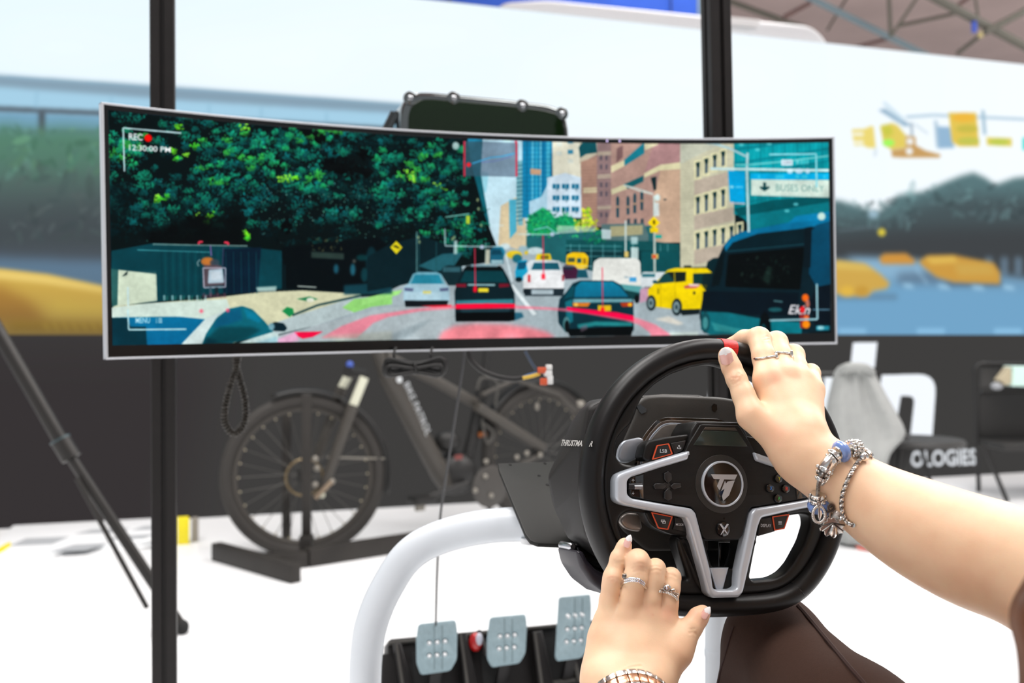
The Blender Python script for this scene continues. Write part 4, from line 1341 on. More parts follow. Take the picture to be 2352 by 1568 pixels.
# white car in the lower left corner
mc.poly(k4([(60, 1285), (560, 1282), (700, 1300), (560, 1500), (60, 1500)]), (8, 96, 152), col2=(8, 86, 140))
mc.poly(k4([(60, 1285), (180, 1290), (200, 1340), (290, 1340), (300, 1500), (60, 1500)]), (6, 44, 62))
mc.poly(k4([(90, 1230), (300, 1205), (620, 1188), (760, 1180), (780, 1240), (660, 1300), (480, 1282), (330, 1280), (90, 1288)]), (208, 226, 216))
mc.poly(k4([(640, 1290), (780, 1235), (800, 1240), (700, 1310), (640, 1400), (600, 1480), (460, 1480)]), (206, 222, 222))
mc.poly(roundpoly(k4([(600, 1480), (640, 1380), (700, 1290), (770, 1236), (850, 1220), (910, 1240), (980, 1310), (1035, 1375), (900, 1410), (800, 1430), (740, 1480)]), 4), (14, 92, 118))
mc.poly(k4([(700, 1300), (780, 1245), (840, 1230), (850, 1300), (760, 1330), (680, 1350)]), (10, 76, 118), .9, 2)
mc.poly(k4([(860, 1235), (920, 1260), (960, 1300), (950, 1320), (880, 1290)]), (12, 112, 156), .9, 2)
mc.poly(k4([(650, 1400), (720, 1340), (900, 1340), (960, 1360), (860, 1420), (700, 1440), (640, 1470)]), (8, 56, 70), .8, 3)
mc.poly(k4([(640, 1400), (700, 1420), (690, 1480), (610, 1480)]), (6, 44, 62), .8, 2)
mc.poly(k4([(760, 1460), (900, 1410), (1030, 1370), (1060, 1385), (1055, 1425), (960, 1450), (780, 1480)]), (196, 216, 216))
mc.poly(k4([(900, 1440), (1050, 1395), (1055, 1430), (900, 1480)]), (140, 178, 196), .8, 2)
mc.poly(roundpoly(k4([(1005, 1330), (1040, 1312), (1090, 1320), (1112, 1350), (1095, 1368), (1030, 1365)]), 3), (10, 32, 46))
mc.ell(*k4([(1020, 1340)])[0], 7, 8, (130, 170, 190), .9, 1)
mc.line(k4([(185, 1240), (190, 1358), (525, 1355)]), 3.4, (190, 226, 236))
mc.text('MENU', k4([(230, 1320), (314, 1320), (314, 1287), (230, 1287)]), (196, 224, 240), .9, .02)
for k in range(3):
    mc.rect(*k4([(362, 1290 + k * 11)])[0], *k4([(384, 1296 + k * 11)])[0], (196, 220, 234), .9)
    mc.rect(*k4([(348, 1290 + k * 11)])[0], *k4([(354, 1296 + k * 11)])[0], (196, 220, 234), .9)
for (x, y) in ((612, 1250), (765, 1246)):
    mc.ell(*k4([(x, y)])[0], 4.5, 4.5, (252, 90, 120), .85, 1)

g_ = mc.a.mean(2, keepdims=True)
mc.a = np.clip(g_ + (mc.a - g_) * 1.05, 0, 1)
mc.a[..., 1] = np.clip(mc.a[..., 1] + 0.10 * np.maximum(mc.a[..., 2] - mc.a[..., 0], 0), 0, 1)
mc.a = np.clip(mc.a + 0.10 * (mc.a - 0.42) * (1 - np.abs(2 * mc.a - 1)), 0, 1)
mc.noise(.012, 1)
mc.noise(.014, 3)
mc.noise(.03, 14)
mc.a = .5 * mc.a + .5 * boxblur(mc.a, 1).astype(np.float32)

monitor = thing('curved_monitor', 'wide curved monitor in a thin silver frame playing a city driving recording', 'monitor', mon(0, -MON_H / 2))
NS = 64
vs, fs, uvs = [], [], []
for i in range(NS + 1):
    s = AS0 + (AS1 - AS0) * i / NS
    vs += [mon(s, AT0, 0.0012), mon(s, AT1, 0.0012)]
for i in range(NS):
    fs.append((2 * i, 2 * i + 2, 2 * i + 3, 2 * i + 1))
me = pymesh('screen', vs, fs)
ul = me.uv_layers.new(name='UVMap')
for p in me.polygons:
    for li in p.loop_indices:
        vi = me.loops[li].vertex_index
        ul.data[li].uv = ((vi // 2) / NS, vi % 2)
link('screen', me, display_mat('driving_recording', mc.image('driving_recording'), 1.0, 0.3, 0.04), monitor, True, 'lit picture of city traffic with recording overlay')


def mon_sheet(name, s0, s1, t0, t1, n0, n1, material, rim=0.0):
    """curved slab following the panel"""
    vs, fs = [], []
    for i in range(NS + 1):
        s = s0 + (s1 - s0) * i / NS
        vs += [mon(s, t0, n1), mon(s, t1, n1), mon(s, t1, n0), mon(s, t0, n0)]
    for i in range(NS):
        for k in range(4):
            l = (k + 1) % 4
            fs.append((4 * i + k, 4 * i + 4 + k, 4 * i + 4 + l, 4 * i + l))
    fs += [(0, 1, 2, 3), tuple(4 * NS + k for k in (3, 2, 1, 0))]
    me = pymesh(name, vs, fs)
    fixnormals(me)
    bm = bmesh.new()
    bm.from_mesh(me)
    if rim:
        es = [e for e in bm.edges if len(e.link_faces) == 2 and e.calc_face_angle(0) > 1.2]
        bmesh.ops.bevel(bm, geom=es, offset=rim, segments=3, profile=.5, affect='EDGES')
    bm.to_mesh(me)
    bm.free()
    autosmooth(me, 35)
    return me


M_bez = mat('black_glass_border', (9, 9, 10), 0.18, spec=0.4)
M_silver = mat('brushed_silver_frame', (206, 209, 214), 0.36, 0.35)
bez = 0.0032
link('glass_border', mon_sheet('glass_border', -MON_W / 2 + bez, MON_W / 2 - bez, -MON_H / 2 + bez, MON_H / 2 - bez, -0.010, 0.0006, M_bez), M_bez, monitor, False)
for (nm, a) in (('frame_edge', (-MON_W / 2, MON_W / 2, -MON_H / 2, -MON_H / 2 + bez)), ('frame_edge', (-MON_W / 2, MON_W / 2, MON_H / 2 - bez, MON_H / 2)),
                ('frame_edge', (-MON_W / 2, -MON_W / 2 + bez, -MON_H / 2, MON_H / 2)), ('frame_edge', (MON_W / 2 - bez, MON_W / 2, -MON_H / 2, MON_H / 2))):
    link(nm, mon_sheet(nm, *a, -0.012, 0.003, M_silver, 0.0008), M_silver, monitor, False)
link('back_shell', mon_sheet('back_shell', -MON_W / 2 + .004, MON_W / 2 - .004, -MON_H / 2 + .004, MON_H / 2 - .004, -0.034, -0.0115, M_bez, 0.008),
     mat('dark_silver_back', (120, 122, 126), 0.4, 0.6), monitor, False)
# two small status lights reflected at the top border, reflections built as glowing chips
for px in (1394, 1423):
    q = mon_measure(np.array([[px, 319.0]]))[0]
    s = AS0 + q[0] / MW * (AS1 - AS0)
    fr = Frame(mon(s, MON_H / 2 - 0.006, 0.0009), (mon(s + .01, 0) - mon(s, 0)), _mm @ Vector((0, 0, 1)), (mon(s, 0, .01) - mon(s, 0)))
    box('light_reflection', fr, (0, 0, 0), (0.003, 0.004, 0.0006), mat('lilac_light_reflection', (206, 190, 240), 0.4, emit=0.6), monitor)

# ------------------------------------------------------------------ monitor stand of black slotted profile
M_prof = mat('black_anodised_profile', (34, 31, 30), 0.42, 0.1, spec=0.3, vary=0.08, vscale=30)
M_black = mat('matte_black_plastic', (24, 23, 23), 0.5, spec=0.3, vary=0.06, vscale=60, bump=0.05, bscale=900)
M_steel = mat('bright_steel', (190, 192, 196), 0.25, 1.0)
YAW = 16.5


def profile_poly(a):
    h, s, d = a / 2, a * 0.10, a * 0.16
    pts = []
    for k in range(4):
        c, n = math.cos(k * math.pi / 2), math.sin(k * math.pi / 2)
        for (x, y) in ((-h * .86, -h), (-s, -h), (-s, -h + d), (s, -h + d), (s, -h), (h * .86, -h), (h * .95, -h * .95)):
            pts.append((c * x - n * y, n * x + c * y))
    return pts


stand = thing('monitor_stand', 'black slotted metal stand with two tall uprights behind the curved monitor', 'stand', (0.0, 1.75, 0))


def upright(pa, pb, a):
    fr = rod_frame(pa, pb, (math.cos(math.radians(YAW)), math.sin(math.radians(YAW)), 0))
    L = (Vector(pb) - Vector(pa)).length
    return prism('upright', profile_poly(a), fr, 0, L, M_prof, stand, 0, True, sharp=25)


def on_floor(px, d):
    q = P(px, 769, d)
    return Vector((q.x, q.y, 0.0))


PL = (P(373.5, 0, 1.71), P(378.5, 1568, 1.71))
PR = (P(1643.5, 0, 1.81), P(1662, 905, 1.81))


def extend(a, b, z):
    t = (z - a.z) / (b.z - a.z)
    return a + (b - a) * t


Lb, Lt = extend(*PL, 0.012), extend(*PL, 2.2)
Rb, Rt = extend(*PR, 0.012), extend(*PR, 2.2)
upright(Lb, Lt, 0.0405)
upright(Rb, Rt, 0.042)
for z in (1.0, 1.14):
    bar('cross_bar', extend(*PL, z) + Vector((0, 0, 0)), extend(*PR, z), 0.03, 0.03, M_prof, stand)
cm = (extend(*PL, 1.07) + extend(*PR, 1.07)) / 2
mf = yaw_frame(cm, YAW)
box('mount_plate', mf, (0, 0, 0.0), (0.12, 0.19, 0.006), M_prof, stand, 0.002)
bar('mount_arm', cm, mon(-0.005, 0.0, -0.030), 0.06, 0.06, M_prof, stand, bevel=0.004)
for b_ in (Lb, Rb):
    box('foot_plate', yaw_frame((b_.x, b_.y, 0), YAW), (0, 0.006, 0), (0.12, 0.012, 0.5), M_prof, stand, 0.002)

# ------------------------------------------------------------------ polished camera box behind the monitor
hf = yaw_frame(P(1110, 260, 1.98), YAW)


def k9(p, fr, w=0.0):
    return [fr.uv(860 + x / 4.9, 180 + y / 4.9, w) for (x, y) in p]


cbox = thing('camera_housing', 'polished black camera box with chrome rivets rising above the curved monitor', 'camera', hf.o - Vector((0, 0, 0.12)))
M_chrome = mat('dark_chrome', (120, 124, 124), 0.12, 1.0)
M_gloss = mat('black_lacquer_green_reflection', (14, 31, 11), 0.08, 0.0, spec=0.35)  # green of a reflection is put into the dark pane's base colour
outl = k9([(290, 1180), (295, 420), (318, 290), (372, 200), (470, 152), (640, 152), (1500, 232), (1960, 290), (2090, 335), (2165, 425), (2195, 620), (2205, 1200)], hf)
outl = roundpoly(outl, 0.012)
prism('shell', outl, hf, -0.12, 0.0, M_chrome, cbox, 0.008)
inn = k9([(370, 1140), (380, 420), (420, 300), (520, 240), (640, 236), (1500, 305), (1900, 360), (2060, 400), (2130, 520), (2150, 1160)], hf)
front = prism('front_pane', roundpoly(inn, 0.01), hf, -0.004, 0.003, M_gloss, cbox, 0.002)
for (x, y) in ((400, 226), (888, 226), (1660, 312), (2105, 400)):
    c = k9([(x, y)], hf)[0]
    blob('rivet', hf(c[0], c[1], 0.004), (0.0058, 0.005, 0.0058), M_steel, cbox, 14)
    lathe('rivet_seat', Frame(hf(c[0], c[1], 0.0), hf.u, hf.v, hf.w), [(0.0135, 0.0), (0.0135, 0.002), (0.010, 0.0035)], M_chrome, cbox, 20)
for (x0, x1) in ((200, 300), (235, 330), (150, 262)):
    tube('brace_rod', [hf(*k9([(x0 - 60, 640)], hf)[0], -0.06), hf(*k9([(x1, 300)], hf)[0], -0.06)], 0.004, M_chrome, cbox, n=8)
bar('bracket', hf(0.0, -0.10, -0.06), Vector((hf(0, 0, -.06).x, hf(0, 0, -.06).y, 1.16)), 0.05, 0.02, M_prof, cbox)
bar('bracket_foot', Vector((hf(0, 0, -.06).x, hf(0, 0, -.06).y, 1.165)), Vector((cm.x, cm.y, 1.16)), 0.05, 0.014, M_prof, cbox)

# ------------------------------------------------------------------ cables under the monitor
M_cable = mat('black_rubber_cable', (24, 23, 22), 0.55)
M_coil = mat('dark_braided_coil', (52, 47, 40), 0.5, 0.2)


def helix(path, r, turns, n=9):
    pts = catmull(path, 14)
    L = [0.0]
    for a, b in zip(pts[:-1], pts[1:]):
        L.append(L[-1] + (b - a).length)
    out = []
    N = turns * n
    for i in range(N + 1):
        s = L[-1] * i / N
        k = max(0, min(len(L) - 2, int(np.searchsorted(L, s)) - 1))
        f = (s - L[k]) / max(1e-9, L[k + 1] - L[k])
        p = pts[k].lerp(pts[k + 1], f)
        t = (pts[k + 1] - pts[k]).normalized()
        a = t.cross(Vector((0, 1, 0))).normalized()
        b = t.cross(a)
        th = 2 * math.pi * i / n
        out.append(p + a * (r * math.cos(th)) + b * (r * math.sin(th)))
    return out


d = 1.58
loop = [P(548, 812, d), P(541, 850, d), P(528, 890, d - .01), P(518, 930, d - .015), P(516, 968, d - .01), P(532, 994, d), P(551, 990, d + .005), P(564, 958, d + .01),
        P(562, 915, d + .012), P(551, 872, d + .01), P(543, 840, d + .005), P(540, 812, d)]
coil = tube('coiled_cable', helix(loop, 0.0042, 52), 0.0021, M_coil, None, n=6)
tag(coil, 'coiled black cable hanging in a loop under the left part of the monitor', 'cable')

bun = thing('cable_bundle', 'folded bundle of black cable tied under the middle of the monitor', 'cable', P(952, 860, 1.60))
for k, (x0, x1, y0, y1, dd) in enumerate(((884, 1020, 822, 862, 0), (890, 1022, 828, 858, .008), (882, 1014, 832, 864, .016), (894, 1024, 824, 852, .02), (888, 1016, 838, 862, -.006))):
    ym = (y0 + y1) / 2
    pts = [P(x0, ym, 1.6 + dd), P(x0 + 10, y0 + 2, 1.6 + dd), P(952, ym - 5, 1.6 + dd), P(x1 - 10, y0, 1.6 + dd), P(x1, ym, 1.6 + dd), P(x1 - 10, y1, 1.6 + dd), P(952, ym + 5, 1.6 + dd), P(x0 + 10, y1, 1.6 + dd)]
    tube('cable_turn', catmull(pts, 6, True), 0.0030, M_cable, bun, n=8, closed=True)
tube('tie', catmull([P(948, 838, 1.595), P(952, 836, 1.59), P(956, 850, 1.59), P(952, 858, 1.6), P(948, 850, 1.61)], 4, True), 0.0022, M_cable, bun, n=6, closed=True)
for (x, y) in ((908, 828), (992, 826)):
    tube('hanger_loop', catmull([P(x, y, 1.61), P(x - 4, 812, 1.61), P(x + 2, 798, 1.62)], 4), 0.0022, M_cable, bun, n=6)

con = thing('connector_cable', 'black cable with coloured wires and orange white plugs hanging under the monitor', 'cable', P(1170, 870, 1.63))
tube('cable_jacket', catmull([P(1075, 806, 1.63), P(1083, 828, 1.63), P(1106, 850, 1.63), P(1140, 864, 1.63), P(1175, 870, 1.63), P(1200, 868, 1.63)], 6), 0.0046, M_cable, con, n=10)
tube('wire', catmull([P(1200, 868, 1.63), P(1220, 864, 1.628), P(1240, 858, 1.628)], 5), 0.0030, mat('yellow_wire', (214, 176, 60), 0.5), con, n=8)
tube('wire', catmull([P(1200, 866, 1.632), P(1216, 860, 1.632), P(1238, 854, 1.63)], 5), 0.0022, mat('blue_wire', (70, 104, 150), 0.5), con, n=8)
tube('wire', catmull([P(1206, 806, 1.63), P(1218, 828, 1.63), P(1230, 846, 1.63), P(1242, 856, 1.63)], 5), 0.0026, mat('slate_wire', (54, 66, 84), 0.5), con, n=8)
pf_ = yaw_frame(P(1252, 862, 1.63), 10)
for (x, y, w, h, c) in ((1244, 850, 20, 14, (206, 92, 58)), (1260, 843, 14, 12, (226, 226, 222)), (1258, 857, 18, 14, (226, 226, 224)), (1248, 876, 16, 16, (206, 88, 52)), (1262, 872, 14, 20, (222, 222, 220))):
    u_ = pf_.uv(x, y)
    box('plug', pf_, (u_[0], u_[1], 0.002), (w * .00071, h * .00071, 0.010), mat('plug_%d_%d' % (c[0], c[2]), c, 0.45), con, 0.0015)

wire = tube('thin_wire', catmull([P(1068, 806, 1.62), P(1062, 850, 1.62), P(1050, 930, 1.63), P(1036, 1020, 1.66), P(1022, 1110, 1.70), P(1011, 1190, 1.74), P(1005, 1290, 1.78), P(1002, 1380, 1.81), P(1001, 1436, 1.83)], 6), 0.0021, mat('thin_grey_wire', (60, 60, 62), 0.5), None, n=8)
tag(wire, 'thin wire running from the monitor down to the left pedal', 'wire')

# ------------------------------------------------------------------ white tubular rig
M_rig = mat('white_powder_coat', (222, 228, 234), 0.32, vary=0.02, vscale=8)
rig = thing('simulator_frame', 'white tubular racing simulator frame under the steering wheel', 'frame', (0.1, 1.3, 0))


def k8(x, y, dd):
    return P(760 + x / 3.459, 1120 + y / 3.459, dd)


hoop = [(270, 2300, 1.27), (272, 1900, 1.27), (272, 1550, 1.265), (282, 1330, 1.26), (312, 1120, 1.25), (380, 920, 1.245), (470, 745, 1.24), (570, 590, 1.235), (690, 480, 1.23),
        (850, 400, 1.225), (1050, 340, 1.215), (1280, 300, 1.20), (1500, 288, 1.19), (1750, 290, 1.175)]
hp = [k8(*q) for q in hoop]
hp = [Vector((hp[0].x - .005, hp[0].y, 0.03))] + hp
hpw = catmull(hp, 8)
tube('hoop', hpw, 0.0205, M_rig, rig, n=20)
sv = Vector((math.cos(math.radians(YAW)), math.sin(math.radians(YAW)), 0))
# the other hoop, right of the wheel
rp = P(1652, 1460, 1.36)
tube('hoop', catmull([Vector((rp.x, rp.y, 0.03)), Vector((rp.x, rp.y, 0.3)), Vector((rp.x, rp.y, 0.48)), P(1650, 1330, 1.36), P(1615, 1290, 1.31), P(1540, 1280, 1.24), P(1440, 1278, 1.2)], 8), 0.0195, M_rig, rig, n=20)
tube('joint_collar', [Vector((rp.x, rp.y, 0.462)), Vector((rp.x, rp.y, 0.472))], 0.0206, M_rig, rig, n=20)
tube('cap', [k8(1590, 400, 1.17), k8(1590, 440, 1.17)], 0.012, mat('white_plastic_cap', (238, 240, 242), 0.4), rig, n=14)
fb = [Vector((hp[0].x, hp[0].y, 0.03)), Vector((rp.x, rp.y, 0.03))]
tube('floor_tube', [fb[0] - sv * .02, fb[1] + sv * .02], 0.0205, M_rig, rig, n=16)
fw = Vector((-math.sin(math.radians(YAW)), math.cos(math.radians(YAW)), 0))
for b_ in fb:
    tube('floor_tube', [b_ - fw * 1.1, b_ + fw * 0.75], 0.0205, M_rig, rig, n=16)
tube('floor_tube', [fb[0] + fw * 0.75, fb[1] + fw * 0.75], 0.0205, M_rig, rig, n=16)
# wheel plate
M_plate = mat('charcoal_steel_plate', (36, 36, 34), 0.5, 0.1, spec=.3, vary=0.05, vscale=200, bump=0.06, bscale=1500)
pa, pb, pc = P(1222, 1243, 1.075), P(1330, 1246, 1.09), P(1160, 1063, 1.25)
pu = (pb - pa).normalized()
pw_ = pu.cross(pc - pa).normalized()
plf = Frame(pa, pu, pw_.cross(pu), pw_)
pp = [plf.uv(x, y) for (x, y) in ((1144, 1063), (1146, 1078), (1207, 1226), (1218, 1240), (1236, 1247), (1306, 1250), (1470, 1246), (1440, 1058), (1262, 1060))]
prism('wheel_plate', pp, plf, -0.005, 0.0, M_plate, rig, 0.0012)
for (x, y, rr) in ((1172, 1067, 4), (1238, 1092, 4), (1258, 1113, 5), (1252, 1064, 4)):
    c = plf.uv(x, y)
    prism('bolt_hole', circle(c[0], c[1], rr * .0005, 12), plf, -0.001, 0.0006, mat('hole_black', (6, 6, 6), 0.9), rig)
bar('plate_stem', plf(0.10, 0.08, -0.008), plf(0.10, 0.08, -0.05), 0.05, 0.05, M_rig, rig, bevel=0.006)

# ------------------------------------------------------------------ pedals
pdf = yaw_frame(P(1160, 1480, 1.86), YAW, 28)


def p8(pts, w=0.0, fr=None):
    fr = fr or pdf
    return [fr.uv(760 + x / 3.459, 1120 + y / 3.459, w) for (x, y) in pts]


ped = thing('pedal_set', 'three brushed aluminium pedals on a black plastic base', 'pedals', (pdf.o.x, pdf.o.y + .05, 0.2))
M_ped = mat('brushed_aluminium', (160, 184, 192), 0.34, 0.35, vary=0.07, vscale=220, aniso='z')
M_pbase = mat('black_pedal_plastic', (24, 22, 22), 0.45, spec=.3, vary=0.06, vscale=40)
M_pedge = mat('dark_grey_pedal_edge', (74, 72, 68), 0.45)
base = p8([(455, 1215), (480, 1196), (1790, 1076), (2110, 1046), (2130, 1066), (2150, 1900), (400, 1900), (398, 1320), (452, 1308)], -0.06)
prism('base_body', base, pdf, -0.12, -0.06, M_pbase, ped, 0.004)
for (a0, a1, b0, b1) in ((500, 560, 1235, 1225), (1010, 1080, 1150, 1142), (1600, 1680, 1140, 1130)):
    q = p8([(a0, b0), (a1, b1), (a1 + 170, 1900), (a0 + 90, 1900)], -0.035)
    prism('side_rib', q, pdf, -0.062, -0.035, M_pbase, ped, 0.004)
    q = p8([(a0 + 14, b0 + 6), (a0 + 30, b0 + 4), (a0 + 135, 1900), (a0 + 108, 1900)], -0.034)
    prism('rib_edge', q, pdf, -0.035, -0.0338, M_pedge, ped)
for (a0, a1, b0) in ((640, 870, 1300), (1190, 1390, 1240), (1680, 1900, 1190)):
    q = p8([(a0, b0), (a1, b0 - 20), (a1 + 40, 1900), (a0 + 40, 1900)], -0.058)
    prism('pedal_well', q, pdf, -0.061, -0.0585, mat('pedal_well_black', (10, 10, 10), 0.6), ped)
prism('top_lip', p8([(455, 1216), (1795, 1076), (1798, 1100), (460, 1244)], -0.05), pdf, -0.064, -0.052, M_pedge, ped, 0.002)
prism('front_lip', p8([(1700, 1540), (1990, 1500), (1990, 1530), (1700, 1568)], -0.05), pdf, -0.062, -0.05, M_pedge, ped, 0.002)
prism('rail', p8([(1905, 1350), (1940, 1345), (2000, 1530), (1965, 1540)], -0.045), pdf, -0.062, -0.045, M_pedge, ped, 0.002)


def pedal(poly, holes, arm):
    rad = [0.006] * len(poly)
    q = roundpoly(p8(poly), rad, 4)
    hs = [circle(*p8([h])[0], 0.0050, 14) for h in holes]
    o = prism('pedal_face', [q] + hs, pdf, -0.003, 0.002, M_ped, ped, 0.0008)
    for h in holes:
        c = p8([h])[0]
        lathe('hole_glint', Frame(pdf(c[0], c[1] - 0.0006, 0), pdf.u, pdf.v, pdf.w), [(0.0040, -0.0038), (0.0039, 0.0), (0.0032, 0.0018), (0.0018, 0.0028), (0.0, 0.0031)], mat('white_hole_glint', (246, 248, 250), 0.25), o, 14)  # white dome stands for the bright reflection in the hole's countersink
    cx = sum(p[0] for p in poly) / len(poly)
    for dx in (-22, 40):
        g = [(cx + dx, poly[0][1] + 12), (cx + dx + 8, poly[0][1] + 11), (cx + dx + 8, poly[4][1] - 8), (cx + dx, poly[4][1] - 7)]
        prism('groove', p8(g), pdf, 0.0018, 0.0024, mat('groove_aluminium', (134, 154, 160), 0.4, 0.75), o)
    t = p8([arm])[0]
    bar('pedal_arm', pdf(t[0], t[1], -0.004), pdf(t[0], t[1] - 0.06, -0.09), 0.022, 0.012, M_pbase, ped, bevel=0.002)


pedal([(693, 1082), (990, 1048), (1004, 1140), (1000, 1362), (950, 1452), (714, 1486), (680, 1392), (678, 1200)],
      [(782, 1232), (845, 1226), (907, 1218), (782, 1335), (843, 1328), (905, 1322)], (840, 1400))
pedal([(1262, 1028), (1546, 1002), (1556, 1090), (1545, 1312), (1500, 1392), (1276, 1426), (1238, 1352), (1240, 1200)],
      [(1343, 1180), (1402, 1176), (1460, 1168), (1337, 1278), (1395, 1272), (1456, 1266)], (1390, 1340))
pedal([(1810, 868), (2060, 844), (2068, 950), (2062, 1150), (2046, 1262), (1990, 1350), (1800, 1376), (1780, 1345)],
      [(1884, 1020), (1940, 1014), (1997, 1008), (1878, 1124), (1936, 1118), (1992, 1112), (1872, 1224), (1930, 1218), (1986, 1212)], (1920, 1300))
c = p8([(1155, 1220)], -0.03)[0]
blob('tension_knob', pdf(c[0], c[1], -0.035), (0.013, 0.013, 0.018), mat('red_knob', (190, 22, 24), 0.3, coat=.5), ped, 18)
blob('knob_cap', pdf(c[0] + .004, c[1] + .002, -0.022), (0.007, 0.007, 0.012), mat('white_knob_cap', (214, 216, 230), 0.35), ped, 14)
tube('knob_rod', [pdf(c[0] + .012, c[1] + .022, -0.05), pdf(c[0] + .016, c[1] - .03, -0.03)], 0.006, M_pbase, ped, n=10)
bar('deck', Vector((pdf.o.x, pdf.o.y, 0)) + fw * .12 - sv * .26 + Vector((0, 0, .23)), Vector((pdf.o.x, pdf.o.y, 0)) + fw * .12 + sv * .1 + Vector((0, 0, .23)), 0.16, 0.02, M_pbase, ped)
for s_ in (-.24, .08):
    q = Vector((pdf.o.x, pdf.o.y, 0)) + fw * .12 + sv * s_
    tube('deck_leg', [q + Vector((0, 0, .22)), q + Vector((0, 0, 0.0))], 0.018, M_rig, rig, n=12)

# ------------------------------------------------------------------ steering wheel
_w0 = yaw_frame((0, 0, 0), 17.0, 8.0)
_rot = math.radians(-3.0)
WO = P(1660, 1111, 0.93) - _w0.w * 0.018
WH = Frame(WO, _w0.u * math.cos(_rot) + _w0.v * math.sin(_rot), _w0.v * math.cos(_rot) - _w0.u * math.sin(_rot), _w0.w)


def U1(pts, w=0.0):
    return [WH.uv(1200 + x / 2.24, 740 + y / 2.24, w) for (x, y) in pts]


def U3(pts, w=0.0):
    return [WH.uv(1400 + x / 4.9, 960 + y / 4.9, w) for (x, y) in pts]


def U4(pts, w=0.0):
    return [WH.uv(1240 + x / 6.03, 860 + y / 6.03, w) for (x, y) in pts]


def mir(pts):
    return [(-x, y) for (x, y) in reversed(pts)]


M_rubber = mat('black_rubber_grip', (20, 19, 19), 0.40, spec=0.28, bump=0.03, bscale=2500)
M_grip2 = mat('satin_black_spoke', (22, 21, 20), 0.38, spec=0.3)
M_panel = mat('brushed_black_panel', (24, 23, 22), 0.4, vary=0.12, vscale=500, aniso='x', spec=0.3)
M_trim = mat('satin_silver_trim', (198, 205, 214), 0.34, 0.3)
M_btn = mat('black_button', (30, 29, 29), 0.35)
M_orange = mat('orange_outline', (222, 84, 44), 0.45)
M_ink = mat('white_print', (218, 222, 226), 0.5)
M_gblack = mat('gloss_black', (8, 8, 8), 0.08, coat=1.0)
M_cold = mat('grey_print', (150, 154, 158), 0.5)

sw = thing('steering_wheel', 'black flat-bottomed racing wheel with silver V trim held by the hands', 'steering wheel', WH(0, -0.12, 0))
# rim: an oval tube along a circle with a flattened bottom
RC = (0.004, 0.0)
RP, RB = 0.1289, 0.1128


def rim_r(th, R=RP, B=RB):
    s = -math.sin(th)
    if s <= 0.05:
        return R
    p = 16.0
    return (R ** -p + (B / s) ** -p) ** (-1 / p)


def rim_path(th, dr=0.0, w=0.0):
    r = rim_r(th) + dr
    return WH(RC[0] + r * math.cos(th), RC[1] + r * math.sin(th), w)


NR = 160
ths = [2 * math.pi * i / NR for i in range(NR)]


def rim_seg(a0, a1, n, swell=0.0, closed=False):
    """rim tube between two angles; oval section with a soft ridge"""
    prof = []
    for k in range(28):
        a = 2 * math.pi * k / 28
        x, y = math.cos(a), math.sin(a)
        e = 2.3
        rr = (abs(x) ** e + abs(y) ** e) ** (-1 / e)
        prof.append((x * rr, y * rr))
    verts, faces = [], []
    tot = n if closed else n + 1
    for i in range(tot):
        th = a0 + (a1 - a0) * i / n
        for (x, y) in prof:
            verts.append(rim_path(th, x * (0.0106 + swell), y * (0.0160 + swell)))
    m = len(prof)
    for i in range(n):
        j = (i + 1) % tot
        for k in range(m):
            l = (k + 1) % m
            faces.append((i * m + k, i * m + l, j * m + l, j * m + k))
    if not closed:
        faces += [tuple(range(m)), tuple((tot - 1) * m + k for k in range(m))]
    me = pymesh('rim', verts, faces)
    fixnormals(me)
    autosmooth(me, 60)
    return me


link('rim_grip', rim_seg(0, 2 * math.pi, NR, 0, True), M_rubber, sw, True)
rc = WH.uv(1667, 797, 0.005)
ra = math.atan2(rc[1] - RC[1], rc[0] - RC[0])
mk = link('centre_marker', rim_seg(ra - 0.058, ra + 0.058, 8, 0.0005), mat('red_woven_band', (206, 26, 20), 0.5, vary=.35, vscale=900, aniso='x', bump=.3, bscale=1200), sw, True, 'red band at the top of the rim')
for k in range(6):
    a = ra - 0.05 + 0.02 * k
pts = []
# plate inside the rim with its openings
outer = [((rim_r(t) - 0.0092) * math.cos(t) + RC[0], (rim_r(t) - 0.0092) * math.sin(t) + RC[1]) for t in ths]
lw = U1([(860, 690), (700, 712), (600, 735), (545, 735), (500, 722), (478, 690), (472, 655), (483, 603), (517, 559), (553, 525), (569, 492), (587, 436), (620, 376),
         (680, 318), (760, 268), (860, 232), (960, 214)], 0.004)
hole_up = lw + mir(lw)
ll = U1([(490, 1040), (500, 1000), (540, 976), (640, 985), (800, 1020), (830, 1060), (785, 1120), (800, 1180), (850, 1325), (800, 1322), (700, 1290), (600, 1230), (530, 1150)], 0.004)
lr = U1([(1478, 1040), (1470, 990), (1440, 983), (1330, 1000), (1230, 1035), (1205, 1100), (1165, 1310), (1178, 1328), (1290, 1318), (1345, 1290), (1390, 1240), (1450, 1130)], 0.004)
mid = U1([(935, 1125), (1110, 1120), (1098, 1200), (1078, 1262), (975, 1262), (955, 1200)], 0.004)
prism('spoke_plate', [outer, roundpoly(hole_up, 0.004, 3), roundpoly(ll, 0.004, 3), roundpoly(lr, 0.005, 3), mid], WH, -0.014, 0.007, M_grip2, sw, 0.0042, res=3, sharp=50)
# seam lines on the grip
for th in (math.radians(-52), math.radians(-128)):
    fr_pts = [rim_path(th, 0.0107 * math.cos(a), 0.0161 * math.sin(a)) for a in [math.pi * 2 * k / 24 for k in range(24)]]
    tube('grip_seam', fr_pts, 0.0004, M_gblack, sw, n=5, closed=True)
